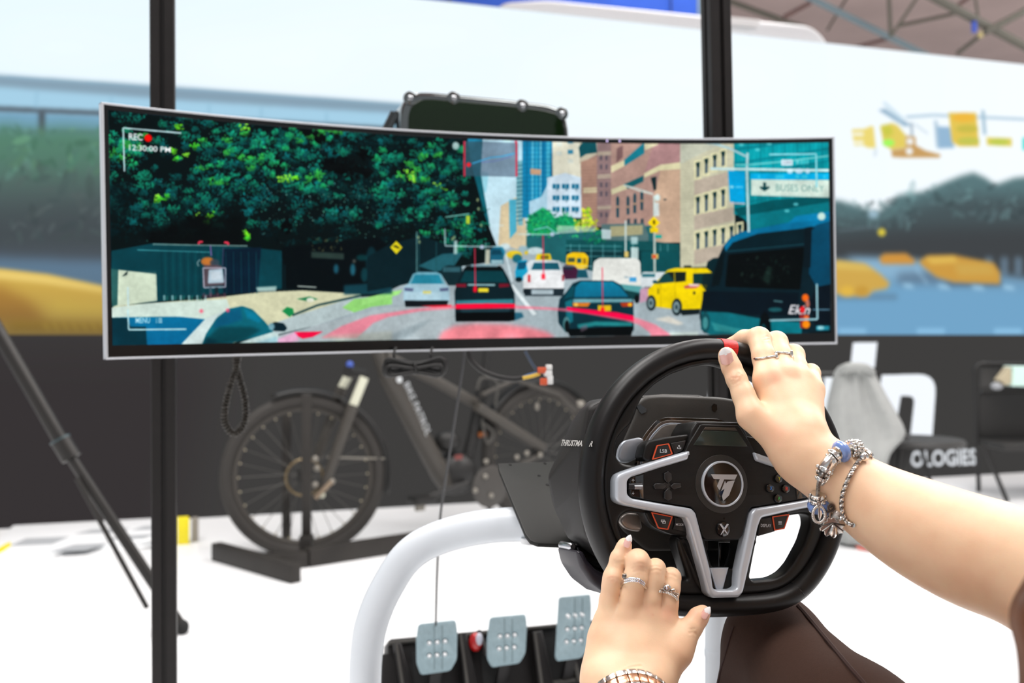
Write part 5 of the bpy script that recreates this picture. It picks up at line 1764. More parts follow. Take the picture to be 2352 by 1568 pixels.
# silver trim: arms on both sides and the V down to the rim
so = U1([(862, 660), (690, 712), (520, 768), (487, 784), (475, 812), (475, 905), (488, 925), (520, 940), (690, 974), (835, 1005), (855, 1050), (950, 1392), (975, 1418)], 0.018)
si = U1([(1000, 1378), (980, 1368), (968, 1280), (890, 980), (868, 957), (700, 930), (560, 905), (538, 885), (538, 815), (555, 797), (700, 750), (850, 706)], 0.018)
sil = roundpoly(so + mir(so) + mir(si)[0:0] + [(-x, y) for (x, y) in reversed(si)] + si, 0.0022, 3)
prism('silver_trim', sil, WH, 0.004, 0.020, M_trim, sw, 0.0030, res=3, sharp=45)
sc = U1([(962, 1262), (1000, 1385)], 0.008)
prism('trim_scoop', [sc[0], sc[1], (-sc[1][0], sc[1][1]), (-sc[0][0], sc[0][1])], WH, 0.004, 0.0085, M_trim, sw, 0.002)
# hub panel
hl = U1([(1040, 516), (916, 524), (850, 632), (836, 668), (700, 720), (565, 785), (545, 805), (545, 890), (560, 902), (870, 950), (888, 975), (925, 1100), (945, 1120), (1030, 1123)], 0.015)
hub = prism('hub_panel', roundpoly(hl[1:-1] + mir(hl[1:-1]), 0.002, 2), WH, 0.002, 0.0155, M_panel, sw, 0.0012)
dh = U1([(1040, 505), (895, 507), (862, 560), (815, 570), (800, 620), (830, 668), (850, 640)], 0.012)
dhh = dh[1:3] + [U1([(846, 640)], 0.012)[0]]
prism('display_housing', roundpoly(dhh + mir(dhh), 0.003, 3), WH, -0.030, 0.0130, M_grip2, sw, 0.003)
gl = U1([(930, 556), (880, 632)], 0.016)
prism('display_glass', [gl[0], gl[1], (-gl[1][0], gl[1][1]), (-gl[0][0], gl[0][1])], WH, 0.0150, 0.0159, mat('green_tinted_glass', (40, 52, 48), 0.12, coat=.6), hub, 0.0003)
gt = U1([(942, 538), (932, 552)], 0.016)
prism('display_brow', [gt[0], gt[1], (-gt[1][0], gt[1][1]), (-gt[0][0], gt[0][1])], WH, 0.0150, 0.0160, mat('bronze_brow', (70, 62, 54), 0.3), hub, 0.0003)
# badge
prism('badge_halo', circle(0, 0, 0.0272, 48), WH, 0.015, 0.0161, mat('satin_halo', (44, 43, 41), 0.36), hub, 0.0003)
badge = prism('badge_ring', [circle(0, 0, 0.0214, 64), circle(0, 0, 0.0196, 64)], WH, 0.0155, 0.0192, M_trim, sw, 0.0006)
prism('badge_disc', circle(0, 0, 0.0197, 48), WH, 0.0155, 0.0182, M_gblack, badge, 0.0003)
for pl in ([(1140, 630), (1438, 635), (1412, 692), (1175, 685)], [(1210, 765), (1243, 684), (1290, 688), (1238, 812)],
           [(1258, 820), (1300, 705), (1312, 738), (1330, 712), (1410, 700), (1345, 868), (1280, 930), (1266, 880), (1296, 790)]):
    prism('badge_letter', U3(pl, 0.0184), WH, 0.0182, 0.0185, mat('badge_silver', (186, 186, 188), 0.4, 0.3), badge)
# direction pad
dp = WH.uv(1400 + 650 / 4.9, 960 + 765 / 4.9, 0.017)
dpad = prism('direction_pad', circle(dp[0], dp[1], 0.004, 12), WH, 0.015, 0.0163, M_btn, sw, 0.0003)
for k, pl in enumerate(([(610, 620), (655, 595), (698, 625), (698, 690), (655, 735), (612, 690)], [(680, 765), (720, 730), (800, 732), (802, 778), (730, 800), (712, 800)],
                        [(655, 785), (698, 830), (698, 905), (655, 930), (612, 905), (612, 830)], [(490, 760), (515, 730), (605, 732), (635, 765), (600, 800), (510, 800)])):
    prism('pad_key', U3(pl, 0.017), WH, 0.015, 0.0182, M_gblack if False else M_btn, dpad, 0.0008)
# letter buttons
for (t, x, y, c) in (('Y', 1320, 803, (190, 186, 40)), ('X', 1277, 853, (40, 120, 206)), ('B', 1358, 855, (206, 60, 50)), ('A', 1318, 905, (50, 160, 70))):
    q = U1([(x, y)], 0.018)[0]
    fr = Frame(WH(q[0], q[1], 0.0155), WH.u, WH.v, WH.w)
    b_ = lathe('letter_button', fr, [(0.0044, 0.0), (0.0044, 0.0016), (0.0038, 0.0026), (0.002, 0.0031), (0.0, 0.0032)], M_gblack, sw, 24)
    text_on('letter', t, fr, [(-.0014, -.0017), (.0014, -.0017), (.0014, .0017), (-.0014, .0017)], 0.00335, mat('print_' + t.lower(), c, 0.5), b_, 0.02)
# guide button with a cross
q = WH.uv(1662, 1215, 0.018)
fr = Frame(WH(q[0], q[1], 0.0155), WH.u, WH.v, WH.w)
gb = lathe('guide_button', fr, [(0.0071, 0.0), (0.0071, 0.0012), (0.0064, 0.0026), (0.004, 0.0034), (0.0, 0.0036)], M_gblack, sw, 28)
for s_ in (-1, 1):
    pl = [(-0.0048 * s_, 0.0046), (-0.0030 * s_, 0.0050), (0.0006 * s_, 0.0004), (0.0040 * s_, -0.0052), (0.0030 * s_, -0.0046), (-0.0010 * s_, -0.0004)]
    prism('cross_stroke', pl, fr, 0.0036, 0.0039, M_trim, gb)
c = U3([(1293, 1130)], 0.016)[0]
prism('indicator_hole', circle(c[0], c[1], 0.0009, 10), WH, 0.0152, 0.0158, M_gblack, sw)


def key(name, pl, U, w0, w1, outline=None, txt=None, tq=None, parent=None, bold=0.0):
    q = U(pl, w1)
    o = prism(name, roundpoly(q, 0.0008, 2), WH, w0, w1, M_btn, parent, 0.0006)
    if outline:
        c_ = Vector((sum(p[0] for p in q) / len(q), sum(p[1] for p in q) / len(q)))
        inner = [tuple(c_ + (Vector(p) - c_) * 0.84) for p in q]
        prism('lit_outline', [roundpoly(q, 0.0008, 2), roundpoly(inner, 0.0006, 2)], WH, w1 - 0.0004, w1 + 0.0003, M_orange, o)
    if txt:
        text_on('lettering', txt, WH, U(tq, w1), w1 + 0.0003, M_ink, o, bold)
    return o


# button pods, left side traced, the far side mirrored
pods = {}
pu_l = U3([(365, 440), (400, 305), (452, 255), (640, 215), (895, 182), (898, 220), (845, 372), (640, 430), (420, 492)], 0.009)
pd_l = U3([(395, 1060), (470, 1045), (640, 1090), (860, 1140), (880, 1280), (872, 1335), (700, 1310), (520, 1240), (450, 1180)], 0.009)
pod_a = prism('button_pod', roundpoly(pu_l, 0.002, 2), WH, -0.010, 0.0095, M_grip2, sw, 0.002)
pod_b = prism('button_pod', roundpoly(pd_l, 0.002, 2), WH, -0.010, 0.0095, M_grip2, sw, 0.002)
pod_c = prism('button_pod', roundpoly(mir(pu_l), 0.002, 2), WH, -0.010, 0.0095, M_grip2, sw, 0.002)
pod_d = prism('button_pod', roundpoly(mir(pd_l), 0.002, 2), WH, -0.010, 0.0095, M_grip2, sw, 0.002)
key('lsb_key', [(530, 305), (668, 282), (712, 405), (476, 470)], U3, 0.008, 0.0118, True, 'LSB', [(566, 388), (644, 390), (646, 350), (568, 347)], pod_a, .0)
k_ = key('share_key', [(690, 282), (862, 250), (835, 360), (745, 400), (728, 398)], U3, 0.008, 0.0112, None, None, None, pod_a)
for pl in ([(763, 325), (768, 325), (768, 340), (800, 342), (800, 325), (805, 325), (805, 347), (763, 345)], [(783, 302), (796, 316), (788, 316), (787, 332), (781, 332), (781, 316), (771, 316)]):
    prism('symbol', U3(pl, 0.0114), WH, 0.0112, 0.0114, M_ink, k_)
k_ = key('view_key', [(465, 1055), (712, 1105), (660, 1258), (545, 1240)], U3, 0.008, 0.0118, True, None, None, pod_b)
for pl in ([[(578, 1142), (618, 1142), (618, 1170), (578, 1170)], [(585, 1149), (611, 1149), (611, 1163), (585, 1163)]], [[(595, 1155), (632, 1155), (632, 1186), (595, 1186)], [(602, 1162), (625, 1162), (625, 1179), (602, 1179)]]):
    prism('symbol', [U3(p, 0.0121) for p in pl], WH, 0.0121, 0.0123, M_ink, k_)
key('mode_key', [(732, 1112), (838, 1128), (868, 1285), (715, 1252), (738, 1180)], U3, 0.008, 0.0112, None, 'MODE', [(745, 1208), (832, 1212), (832, 1186), (745, 1182)], pod_b, .005)
key('display_key', [(1222, 1012), (1290, 1000), (1300, 1075), (1212, 1100)], U1, 0.008, 0.0112, None, 'DISPLAY', [(1226, 1052), (1278, 1054), (1278, 1038), (1226, 1036)], pod_d, .005)
k_ = key('menu_key', [(1284, 998), (1374, 985), (1348, 1062), (1296, 1072)], U1, 0.008, 0.0118, True, None, None, pod_d)
for y in (1022, 1029, 1036):
    prism('symbol', U1([(1317, y), (1334, y), (1334, y + 3), (1317, y + 3)], 0.0121), WH, 0.0121, 0.0123, M_ink, k_)
# side encoders in the tips of the trim
for s_ in (1, -1):
    rec = U3([(205, 690), (240, 660), (352, 632), (352, 905), (230, 880), (205, 850)], 0.010)
    rec = rec if s_ == 1 else mir(rec)
    en = prism('encoder_well', rec, WH, 0.004, 0.0162, M_gblack, sw, 0.0004)
    a = U3([(200, 765), (352, 765), (255, 776), (345, 776)], 0.014)
    for (i, j, r_, w_, m_) in ((0, 1, 0.0032, 0.0150, mat('dark_roller', (60, 60, 62), 0.3, 0.6)), (2, 3, 0.0021, 0.0180, M_steel)):
        x0, x1 = a[i][0] * s_, a[j][0] * s_
        tube('roller', [WH(x0, a[i][1], w_), WH(x1, a[j][1], w_)], r_, m_, en, n=14)
    for (y, dy) in ((700, -18), (842, 18)):
        ar = U3([(266, y + dy), (284, y), (278, y + 4), (268, y - dy * .3), (268, y - dy), (264, y - dy), (264, y - dy * .3), (254, y + 4), (248, y)], 0.0165)
        prism('arrow', ar if s_ == 1 else mir(ar), WH, 0.0161, 0.0165, M_cold, en)
# shift paddles behind the wheel
pu_ = U3([(75, 445), (95, 330), (150, 255), (330, 215), (375, 235), (380, 275), (330, 440), (200, 510), (110, 500)], -0.022)
pd_ = U3([(100, 1170), (120, 1110), (190, 1060), (330, 1070), (365, 1235), (330, 1280), (240, 1270), (150, 1235)], -0.022)
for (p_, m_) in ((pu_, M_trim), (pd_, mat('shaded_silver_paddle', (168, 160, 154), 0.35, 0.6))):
    prism('shift_paddle', roundpoly(p_, 0.004, 3), WH, -0.026, -0.019, m_, sw, 0.003)
    prism('shift_paddle', roundpoly(mir(p_), 0.004, 3), WH, -0.026, -0.019, m_, sw, 0.003)
# shaft and rear spider that carries the paddles
lathe('shaft', Frame(WH(0, 0, 0), WH.u, WH.v, WH.w), [(0.030, -0.050), (0.030, -0.020), (0.042, -0.014), (0.042, 0.003)], M_black, sw, 32)
sp = U1([(770, 1100), (860, 1110), (945, 1390), (885, 1385), (850, 1330)], -0.004)
prism('spoke_arm', roundpoly(sp, 0.003, 2), WH, -0.012, 0.009, M_rubber, sw, 0.005)
prism('spoke_arm', roundpoly(mir(sp), 0.003, 2), WH, -0.012, 0.009, M_rubber, sw, 0.005)
st = U1([(1010, 1128), (1085, 1128), (1080, 1262), (1012, 1262)], -0.02)
prism('column_stub', st, WH, -0.05, -0.02, M_gblack, sw, 0.002)

# ------------------------------------------------------------------ wheel base
wb = thing('wheel_base', 'black wheel motor housing with grey lettering behind the steering wheel', 'wheel base', plf(0.1, 0.1, 0))
M_house = mat('charcoal_housing', (34, 32, 31), 0.5, spec=0.3, vary=0.10, vscale=700, bump=0.08, bscale=2000)
M_house2 = mat('grey_front_cover', (62, 60, 57), 0.45, spec=0.3, vary=0.06, vscale=600, bump=0.05, bscale=2000)
rA = U1([(330, 430), (420, 388), (600, 378), (720, 368), (900, 372), (1000, 400), (1075, 495), (1115, 620), (1120, 900), (1060, 1120), (900, 1270), (600, 1290), (420, 1250), (320, 1100), (290, 850), (300, 600)], -0.05)
rB = U1([(298, 443), (345, 400), (560, 388), (720, 384), (900, 388), (1000, 410), (1060, 495), (1090, 620), (1090, 900), (1040, 1080), (880, 1190), (600, 1210), (400, 1190), (230, 1110), (165, 960), (133, 800)], -0.12)
cB = (sum(p[0] for p in rB) / 16, sum(p[1] for p in rB) / 16)
rings = [([(p[0] * .96 + .04 * cB[0], p[1] * .96 + .04 * cB[1]) for p in rA], -0.044), (rA, -0.05), (rB, -0.12), ([(cB[0] + (p[0] - cB[0]) * .8, cB[1] + (p[1] - cB[1]) * .86) for p in rB], -0.19),
         ([(cB[0] + (p[0] - cB[0]) * .72, cB[1] + (p[1] - cB[1]) * .8) for p in rB], -0.2)]
vs, fs = [], []
for (rg_, w_) in rings:
    vs += [WH(p[0], p[1], w_) for p in rg_]
for i in range(len(rings) - 1):
    for k in range(16):
        l = (k + 1) % 16
        fs.append((i * 16 + k, i * 16 + l, (i + 1) * 16 + l, (i + 1) * 16 + k))
fs += [tuple(range(16)), tuple((len(rings) - 1) * 16 + k for k in range(15, -1, -1))]
me = pymesh('housing', vs, fs)
bm = bmesh.new()
bm.from_mesh(me)
bmesh.ops.recalc_face_normals(bm, faces=bm.faces)
es = [e for e in bm.edges if len(e.link_faces) == 2 and e.calc_face_angle(0) > 0.35]
bmesh.ops.bevel(bm, geom=es, offset=0.004, segments=2, profile=.5, affect='EDGES')
bm.to_mesh(me)
bm.free()
autosmooth(me, 40)
link('housing', me, M_house, wb, False)
fc = U4([(1250, 700), (1380, 440), (1432, 300), (1500, 285)], -0.043)
fcl = U1([(1035, 372), (720, 372), (640, 378), (600, 400), (575, 480), (520, 600), (470, 720), (455, 900), (500, 1060), (640, 1180), (1035, 1200)], -0.043)
cover = prism('front_cover', roundpoly(fcl[1:-1] + mir(fcl[1:-1]), 0.006, 3), WH, -0.052, -0.042, M_house2, wb, 0.004)
for (pl, m_, w1) in (([(1030, 485), (740, 487), (690, 502), (640, 560), (600, 620), (570, 760), (600, 960), (700, 1080), (1030, 1100)], M_gblack, -0.0412),
                     ([(1030, 500), (745, 502), (705, 515), (655, 570), (612, 640), (585, 760), (612, 950), (705, 1065), (1030, 1085)], mat('bronze_grey_ring', (96, 86, 80), 0.35, .4), -0.0400),
                     ([(1030, 514), (750, 516), (712, 530), (665, 580), (625, 650), (600, 760), (625, 940), (712, 1050), (1030, 1070)], mat('blue_grey_lip', (150, 160, 172), 0.35, .5), -0.0390),
                     ([(1030, 522), (755, 524), (718, 538), (672, 588), (634, 655), (610, 760), (634, 935), (718, 1042), (1030, 1060)], mat('taupe_inner_cover', (112, 106, 100), 0.45, vary=.15, vscale=120), -0.0380)):
    q = U1(pl, w1)
    prism('front_layer', roundpoly(q[1:-1] + mir(q[1:-1]), 0.004, 3), WH, -0.046, w1, m_, cover, 0.0006)
for pl in ([(588, 432), (604, 420), (640, 446), (636, 462), (612, 470), (600, 458)], [(974, 430), (985, 418), (1000, 424), (1002, 450), (990, 462), (976, 452)]):
    prism('hex_socket', U1(pl, -0.0415), WH, -0.044, -0.0413, M_gblack, cover)
# lettering on the side of the housing
A_, B_, C_ = WH(*rA[15], -0.05), WH(*rB[15], -0.12), WH(*rB[0], -0.12)
nrm = (A_ - B_).cross(C_ - B_).normalized()
if nrm.x > 0:
    nrm = -nrm
uu = (A_ - B_).normalized()
sf = Frame(B_, uu, nrm.cross(uu), nrm)
tq = [sf.uv(1200 + x / 2.24, 740 + y / 2.24, 0.0015) for (x, y) in ((198, 636), (362, 642), (368, 612), (208, 604))]
text_on('lettering', 'THRUSTMASTER', sf, tq, 0.0022, mat('grey_lettering', (176, 174, 170), 0.5), wb, 0.03, 0.15)
# purple-black clamp foot below the housing
cr = U1([(243, 1168), (262, 1250), (315, 1330), (405, 1398), (430, 1370), (430, 1300), (350, 1270), (300, 1215), (280, 1170)], -0.08)
prism('clamp_foot', roundpoly(cr, 0.004, 3), WH, -0.12, -0.06, mat('violet_black_plastic', (40, 36, 44), 0.4), wb, 0.005)
ub = U1([(270, 1150), (430, 1140), (445, 1330), (400, 1310), (345, 1285), (292, 1225)], -0.10)
prism('under_body', ub, WH, -0.14, -0.10, M_gblack, wb, 0.004)
c = WH.uv(1314, 1255, -0.085)
fr = Frame(WH(c[0], c[1], -0.085), WH.u, WH.v, WH.w)
lathe('clamp_screw', fr, [(0.004, -0.03), (0.004, 0.0), (0.0025, 0.002)], M_steel, wb, 14)

# ------------------------------------------------------------------ patrol bicycle on its stand
bike = thing('bicycle', 'dark grey patrol bicycle with white lettering parked behind the monitor', 'bicycle', on_floor(960, 4.5))
M_bike = mat('dark_grey_bike_paint', (64, 60, 55), 0.5, vary=.05, vscale=20)
M_tyre = mat('grey_black_tyre', (50, 47, 44), 0.75)
M_bblack = mat('black_bike_plastic', (24, 23, 22), 0.5)
M_spoke = mat('grey_spoke', (78, 76, 72), 0.5, 0.2)
M_brass = mat('brass_nipple', (176, 166, 142), 0.4)
M_cream = mat('pale_stanchion', (206, 206, 186), 0.35)
M_alloy = mat('pale_alloy', (140, 135, 126), 0.4, 0.3)
HF, HR = P(698, 1092, 4.15), P(1240, 1040, 4.85)
FF = yaw_frame(HF, 14.0)
bdir = (Vector((HR.x, HR.y, 0)) - Vector((HF.x, HF.y, 0))).normalized()
BF = Frame(HF, bdir, (0, 0, 1), bdir.cross(Vector((0, 0, 1))))


def k7(x, y):
    return (460 + x / 2.613, 780 + y / 2.613)


def B7(x, y, off=0.0):
    """point of the photo on the bike's own middle plane, moved sideways by off"""
    a = BF.uv(*k7(x, y), off)
    return BF(a[0], a[1], off)


def ring(c, fr, R, n=56):
    return [c + fr.u * (R * math.cos(2 * math.pi * k / n)) + fr.v * (R * math.sin(2 * math.pi * k / n)) for k in range(n)]


def wheel(c, fr, R, label):
    ty = tube('tyre', ring(c, fr, R - 0.026), 0.028, M_tyre, bike, n=14, closed=True, label=label)
    rm = tube('wheel_rim', ring(c, fr, R - 0.058), 0.012, M_bike, bike, n=8, closed=True)
    nsp = 28
    for k in range(nsp):
        a = 2 * math.pi * k / nsp
        b = a + (0.5 if k % 2 else -0.5)
        s = 0.03 if (k // 2) % 2 else -0.03
        h = c + fr.u * (0.028 * math.cos(b)) + fr.v * (0.028 * math.sin(b)) + fr.w * s
        e = c + fr.u * ((R - 0.062) * math.cos(a)) + fr.v * ((R - 0.062) * math.sin(a))
        sp_ = tube('spoke', [h, e], 0.0014, M_spoke, rm, n=4)
        q = c + fr.u * ((R - 0.075) * math.cos(a)) + fr.v * ((R - 0.075) * math.sin(a))
        blob('spoke_nipple', q, 0.0048, M_brass, rm, 6)
    lathe('hub', Frame(c, fr.u, fr.v, fr.w), [(0.012, -0.055), (0.03, -0.04), (0.018, -0.02), (0.018, 0.02), (0.03, 0.04), (0.012, 0.055)], M_bblack, bike, 16)


wheel(HF, FF, 0.338, 'front wheel with dark tyre')
RF = Frame(HR, BF.u, BF.v, BF.w)
wheel(HR, RF, 0.335, 'rear wheel with dark tyre')


def fender(c, fr, R, a0, a1, name):
    pts = [c + fr.u * (R * math.cos(math.radians(a0 + (a1 - a0) * k / 24))) + fr.v * (R * math.sin(math.radians(a0 + (a1 - a0) * k / 24))) for k in range(25)]
    prof = [(0.004, -0.034), (0.010, -0.02), (0.012, 0), (0.010, 0.02), (0.004, 0.034), (0.0, 0.034), (0.006, 0.018), (0.008, 0), (0.006, -0.018), (0.0, -0.034)]
    me = pymesh(name, [], [])
    vs, fs = [], []
    for p in pts:
        rad = (p - c).normalized()
        for (x, y) in prof:
            vs.append(p + rad * x + fr.w * y)
    m = len(prof)
    for i in range(len(pts) - 1):
        for k in range(m):
            l = (k + 1) % m
            fs.append((i * m + k, i * m + l, (i + 1) * m + l, (i + 1) * m + k))
    fs += [tuple(range(m)), tuple((len(pts) - 1) * m + k for k in range(m))]
    me = pymesh(name, vs, fs)
    fixnormals(me)
    return link(name, me, M_bblack, bike, True)


fender(HF, FF, 0.352, 112, -14, 'front_fender')
fender(HR, RF, 0.352, 165, 22, 'rear_fender')
fq = [FF.uv(*k7(x, y), 0.05) for (x, y) in ((760, 705), (1110, 718))]
tube('fender_stay', [FF(*fq[0], 0.05), FF(*fq[1], 0.02)], 0.004, M_alloy, bike, n=6)
# fork
crown = B7(1000, 330)
for (s_, a, b, cm_) in ((1, (985, 225), (915, 400), (735, 905)), (-1, (895, 205), (850, 290), (700, 720))):
    o_ = 0.06 * s_
    pa_, pb_, pc_ = [FF(*FF.uv(*k7(*q), o_), o_) for q in (a, b, cm_)]
    tube('stanchion', [pa_, pb_], 0.019, M_cream, bike, n=14)
    tube('fork_leg', [pb_ + (pa_ - pb_) * .05, pc_], [0.024, 0.02], M_bike, bike, n=12)
tube('fork_crown', [FF(*FF.uv(*k7(880, 190), 0.05), 0.06), FF(*FF.uv(*k7(1000, 215), 0.05), -0.06)], 0.024, M_bblack, bike, n=10)
blob('fork_knob', FF(*FF.uv(*k7(898, 150), 0.05), 0.05), 0.016, mat('blue_cap', (56, 84, 170), 0.4), bike, 10)
# frame tubes traced on the bike's plane
tube('head_tube', [B7(1060, 60), B7(1118, 240)], 0.030, M_bike, bike, n=12)
tube('steerer', [B7(1010, -60), B7(1062, 70)], 0.022, M_bblack, bike, n=10)
tube('handlebar', [B7(1010, -60, 0.28), B7(1000, -66, 0.0), B7(1010, -60, -0.28)], 0.015, M_bblack, bike, n=10)
dt = tube('down_tube', [B7(1120, 210), B7(1440, 800), B7(1500, 880)], [0.042, 0.046, 0.046], M_bike, bike, n=14)
tube('top_tube', [B7(1110, 100), B7(1400, 240), B7(1650, 380)], 0.026, M_bike, bike, n=12)
tube('seat_tube', [B7(1700, 250), B7(1640, 560), B7(1560, 880)], 0.027, M_bblack, bike, n=12)
tube('seat_post', [B7(1700, 260), B7(1745, -120)], 0.016, M_bblack, bike, n=10)
sd = B7(1745, -140)
blob('saddle', sd, (0.13, 0.07, 0.03), M_bblack, bike, 14)
for s_ in (-.055, .055):
    tube('chain_stay', [B7(1550, 870, s_), B7(1800, 800, s_), B7(2050, 690, s_)], 0.013, M_bike, bike, n=8)
    tube('swing_link', [B7(1660, 400, s_), B7(1850, 520, s_), B7(2060, 650, s_)], [0.024, 0.026, 0.022], M_bike, bike, n=10)
    tube('seat_stay', [B7(1690, 330, s_), B7(1890, 240, s_)], 0.010, M_bike, bike, n=8)
tube('cable_hose', catmull([B7(1690, 480, .06), B7(1720, 620, .06), B7(1760, 560, .06), B7(1700, 500, .06)], 5), 0.006, M_spoke, bike, n=6)
tube('cable_hose', catmull([B7(1770, 400, .06), B7(1780, 250, .06), B7(1690, 230, .06), B7(1660, 300, .06)], 5), 0.006, M_spoke, bike, n=6)
blob('motor', B7(1530, 800), (0.10, 0.07, 0.10), M_bblack, bike, 14)
blob('motor_cover', B7(1480, 610), (0.06, 0.04, 0.05), M_bblack, bike, 12)
cr_ = B7(1740, 880, 0.075)
lathe('chainring', Frame(cr_, BF.u, BF.v, BF.w), [(0.09, -0.004), (0.098, 0.0), (0.09, 0.004), (0.02, 0.006)], mat('grey_chain_guard', (66, 63, 60), 0.5), bike, 28)
for (x, y) in ((1650, 905), (1745, 935), (1715, 730), (1710, 820), (1900, 705), (1960, 680), (2040, 690)):
    blob('bolt', B7(x, y, 0.085), 0.012, M_alloy, bike, 8)
tube('crank_arm', [B7(1600, 860, 0.09), B7(1360, 945, 0.10)], 0.014, M_bblack, bike, n=8)
box('pedal_block', Frame(B7(1330, 960, 0.13), BF.u, BF.v, BF.w), (0, 0, 0), (0.10, 0.03, 0.09), M_bblack, bike, 0.006)
box('pedal_reflector', Frame(B7(1318, 1005, 0.13), BF.u, BF.v, BF.w), (0, 0, 0), (0.045, 0.03, 0.02), M_alloy, bike, 0.004)
tube('crank_arm', [B7(1640, 880, -0.09), B7(1740, 1010, -0.10)], 0.014, M_bblack, bike, n=8)
box('motor_badge', Frame(B7(1550, 705, 0.08), BF.u, BF.v, BF.w), (0, 0, 0), (0.04, 0.022, 0.006), mat('red_badge', (112, 52, 48), 0.5), bike, 0.002)
box('reflector', Frame(B7(1692, 568, 0.03), BF.u, BF.v, BF.w), (0, 0, 0), (0.04, 0.022, 0.012), mat('orange_reflector', (150, 84, 36), 0.4), bike, 0.002)
tube('rear_rack', [B7(1890, 240, .05), B7(2150, 330, .05), B7(2260, 430, .05)], 0.010, M_bike, bike, n=8)
blob('rack_lamp', B7(2275, 385, 0.02), (0.03, 0.02, 0.02), M_alloy, bike, 8)
blob('valve_light', B7(2020, 400, 0.02), (0.012, 0.012, 0.02), M_alloy, bike, 8)
# brake disc and caliper on the front wheel
dc = FF(0, 0, 0.05)
tube('brake_disc', ring(HF + FF.w * 0.05, FF, 0.075, 28), 0.005, mat('bronze_disc', (120, 104, 76), 0.4, .5), bike, n=6, closed=True)
for (x, y, m_) in ((690, 715, M_alloy), (700, 770, M_alloy), (690, 870, M_alloy), (790, 850, M_alloy), (730, 930, M_cream)):
    blob('caliper_bolt', FF(*FF.uv(*k7(x, y), 0.07), 0.07), 0.014, m_, bike, 8)
tube('axle_lever', [FF(*FF.uv(*k7(690, 950), 0.08), 0.08), FF(*FF.uv(*k7(790, 850), 0.08), 0.08)], 0.010, mat('bronze_lever', (150, 132, 112), 0.4, .4), bike, n=8)
# lettering along the down tube
tf = Frame(B7(1120, 210), BF.u, BF.v, BF.w)
q = [tf.uv(*k7(x, y), 0.05) for (x, y) in ((1330, 585), (1190, 260))]
tq = [tf.uv(*k7(x, y), 0.049) for (x, y) in ((1222, 268), (1356, 580), (1390, 556), (1252, 250))]
text_on('lettering', 'BIKE PATROL', tf, tq, 0.049, mat('white_bike_lettering', (200, 204, 206), 0.5), dt, -0.008)
bx_ = tf.uv(*k7(1196, 240), 0.049)
prism('emblem', circle(bx_[0], bx_[1], 0.014, 12), tf, 0.046, 0.049, mat('white_bike_lettering', (214, 218, 222), 0.5), dt)

bst = thing('bicycle_stand', 'low black steel stand holding the front wheel of the patrol bicycle', 'bicycle stand', on_floor(690, 4.0))
M_bst = mat('worn_black_steel', (46, 43, 40), 0.55, .3, vary=.18, vscale=9)


def fl(x, y, h=0.0):
    """floor point seen at a photo pixel, at height h"""
    px_, py_ = k7(x, y)
    dd = (EYE - h) * FPX / (py_ - HORIZON)
    return P(px_, py_, dd)


ba, bb_ = fl(95, 1320), fl(575, 1460)
bar('base_bar', ba + Vector((0, 0, .035)), bb_ + Vector((0, 0, .035)), 0.045, 0.07, M_bst, bst, bevel=0.004)
bc, bd = fl(640, 1360), fl(1400, 1240)
bar('base_bar', bc + Vector((0, 0, .035)), bd + Vector((0, 0, .035)), 0.05, 0.07, M_bst, bst, bevel=0.004)
bar('base_bar', (ba + bb_) / 2 + Vector((0, 0, .03)), bc + Vector((0, 0, .03)), 0.05, 0.06, M_bst, bst, bevel=0.004)
for (x0, x1, yt, yb_, dd) in ((490, 545, 385, 1235, 4.30), (612, 664, 325, 1350, 3.98)):
    pt, pbm = P(*k7((x0 + x1) / 2, yt), dd), P(*k7((x0 + x1) / 2, yb_), dd)
    pbm.z = max(0.0, pbm.z - .02)
    bar('wheel_post', Vector((pbm.x, pbm.y, 0.01)), pt, 0.02, 0.037, M_bst, bst, up=(1, 0, 0), bevel=0.003)
    if dd < 4.1:
        bar('post_foot', Vector((pbm.x, pbm.y - .03, 0.05)), Vector((pbm.x, pbm.y + .03, 0.05)), 0.05, 0.10, M_bst, bst, bevel=0.003)
bar('wheel_cradle', P(*k7(330, 1290), 4.15), P(*k7(640, 1290), 4.15), 0.09, 0.03, M_bst, bst, bevel=0.003)

# ------------------------------------------------------------------ tripod at the left edge
tri = thing('light_stand', 'black telescopic tripod stand leaning in at the left edge', 'tripod', on_floor(-300, 2.9))
M_tri = mat('black_tripod_tube', (40, 38, 36), 0.4, .3)
t0, t1, t2 = P(-300, 250, 2.95), P(150, 1030, 2.98), P(418, 1470, 3.0)
lr_ = [t0, P(0, 745, 2.965), t1]
t2 = Vector((t2.x, t2.y, max(0.02, t2.z)))
tube('upper_leg', [t0, t1], 0.0215, M_tri, tri, n=16)
tube('leg_collar', [t1 + (t0 - t1).normalized() * .03, t1 + (t2 - t1).normalized() * .035], 0.0295, M_tri, tri, n=16)
tube('collar_ring', [t1 + (t0 - t1).normalized() * .034, t1 + (t0 - t1).normalized() * .028], 0.031, mat('teal_grey_ring', (70, 84, 88), 0.35, .4), tri, n=16)
tube('lower_leg', [t1, t2], 0.0165, M_tri, tri, n=14)
tube('brace', [P(176, 1098, 2.96), P(338, 1396, 2.97)], 0.008, M_tri, tri, n=8)
blob('rubber_foot', t2, (0.022, 0.022, 0.024), mat('black_rubber_foot', (20, 20, 20), 0.8), tri, 12)
for (dx, dy) in ((-1.15, .35), (-.55, -.75)):
    e = Vector((t0.x + dx, t0.y + dy, 0.03))
    tube('upper_leg', [t0, t0.lerp(e, .55)], 0.0215, M_tri, tri, n=12)
    tube('lower_leg', [t0.lerp(e, .5), e], 0.0165, M_tri, tri, n=12)
    blob('rubber_foot', e, 0.024, _mats['black_rubber_foot'], tri, 10)
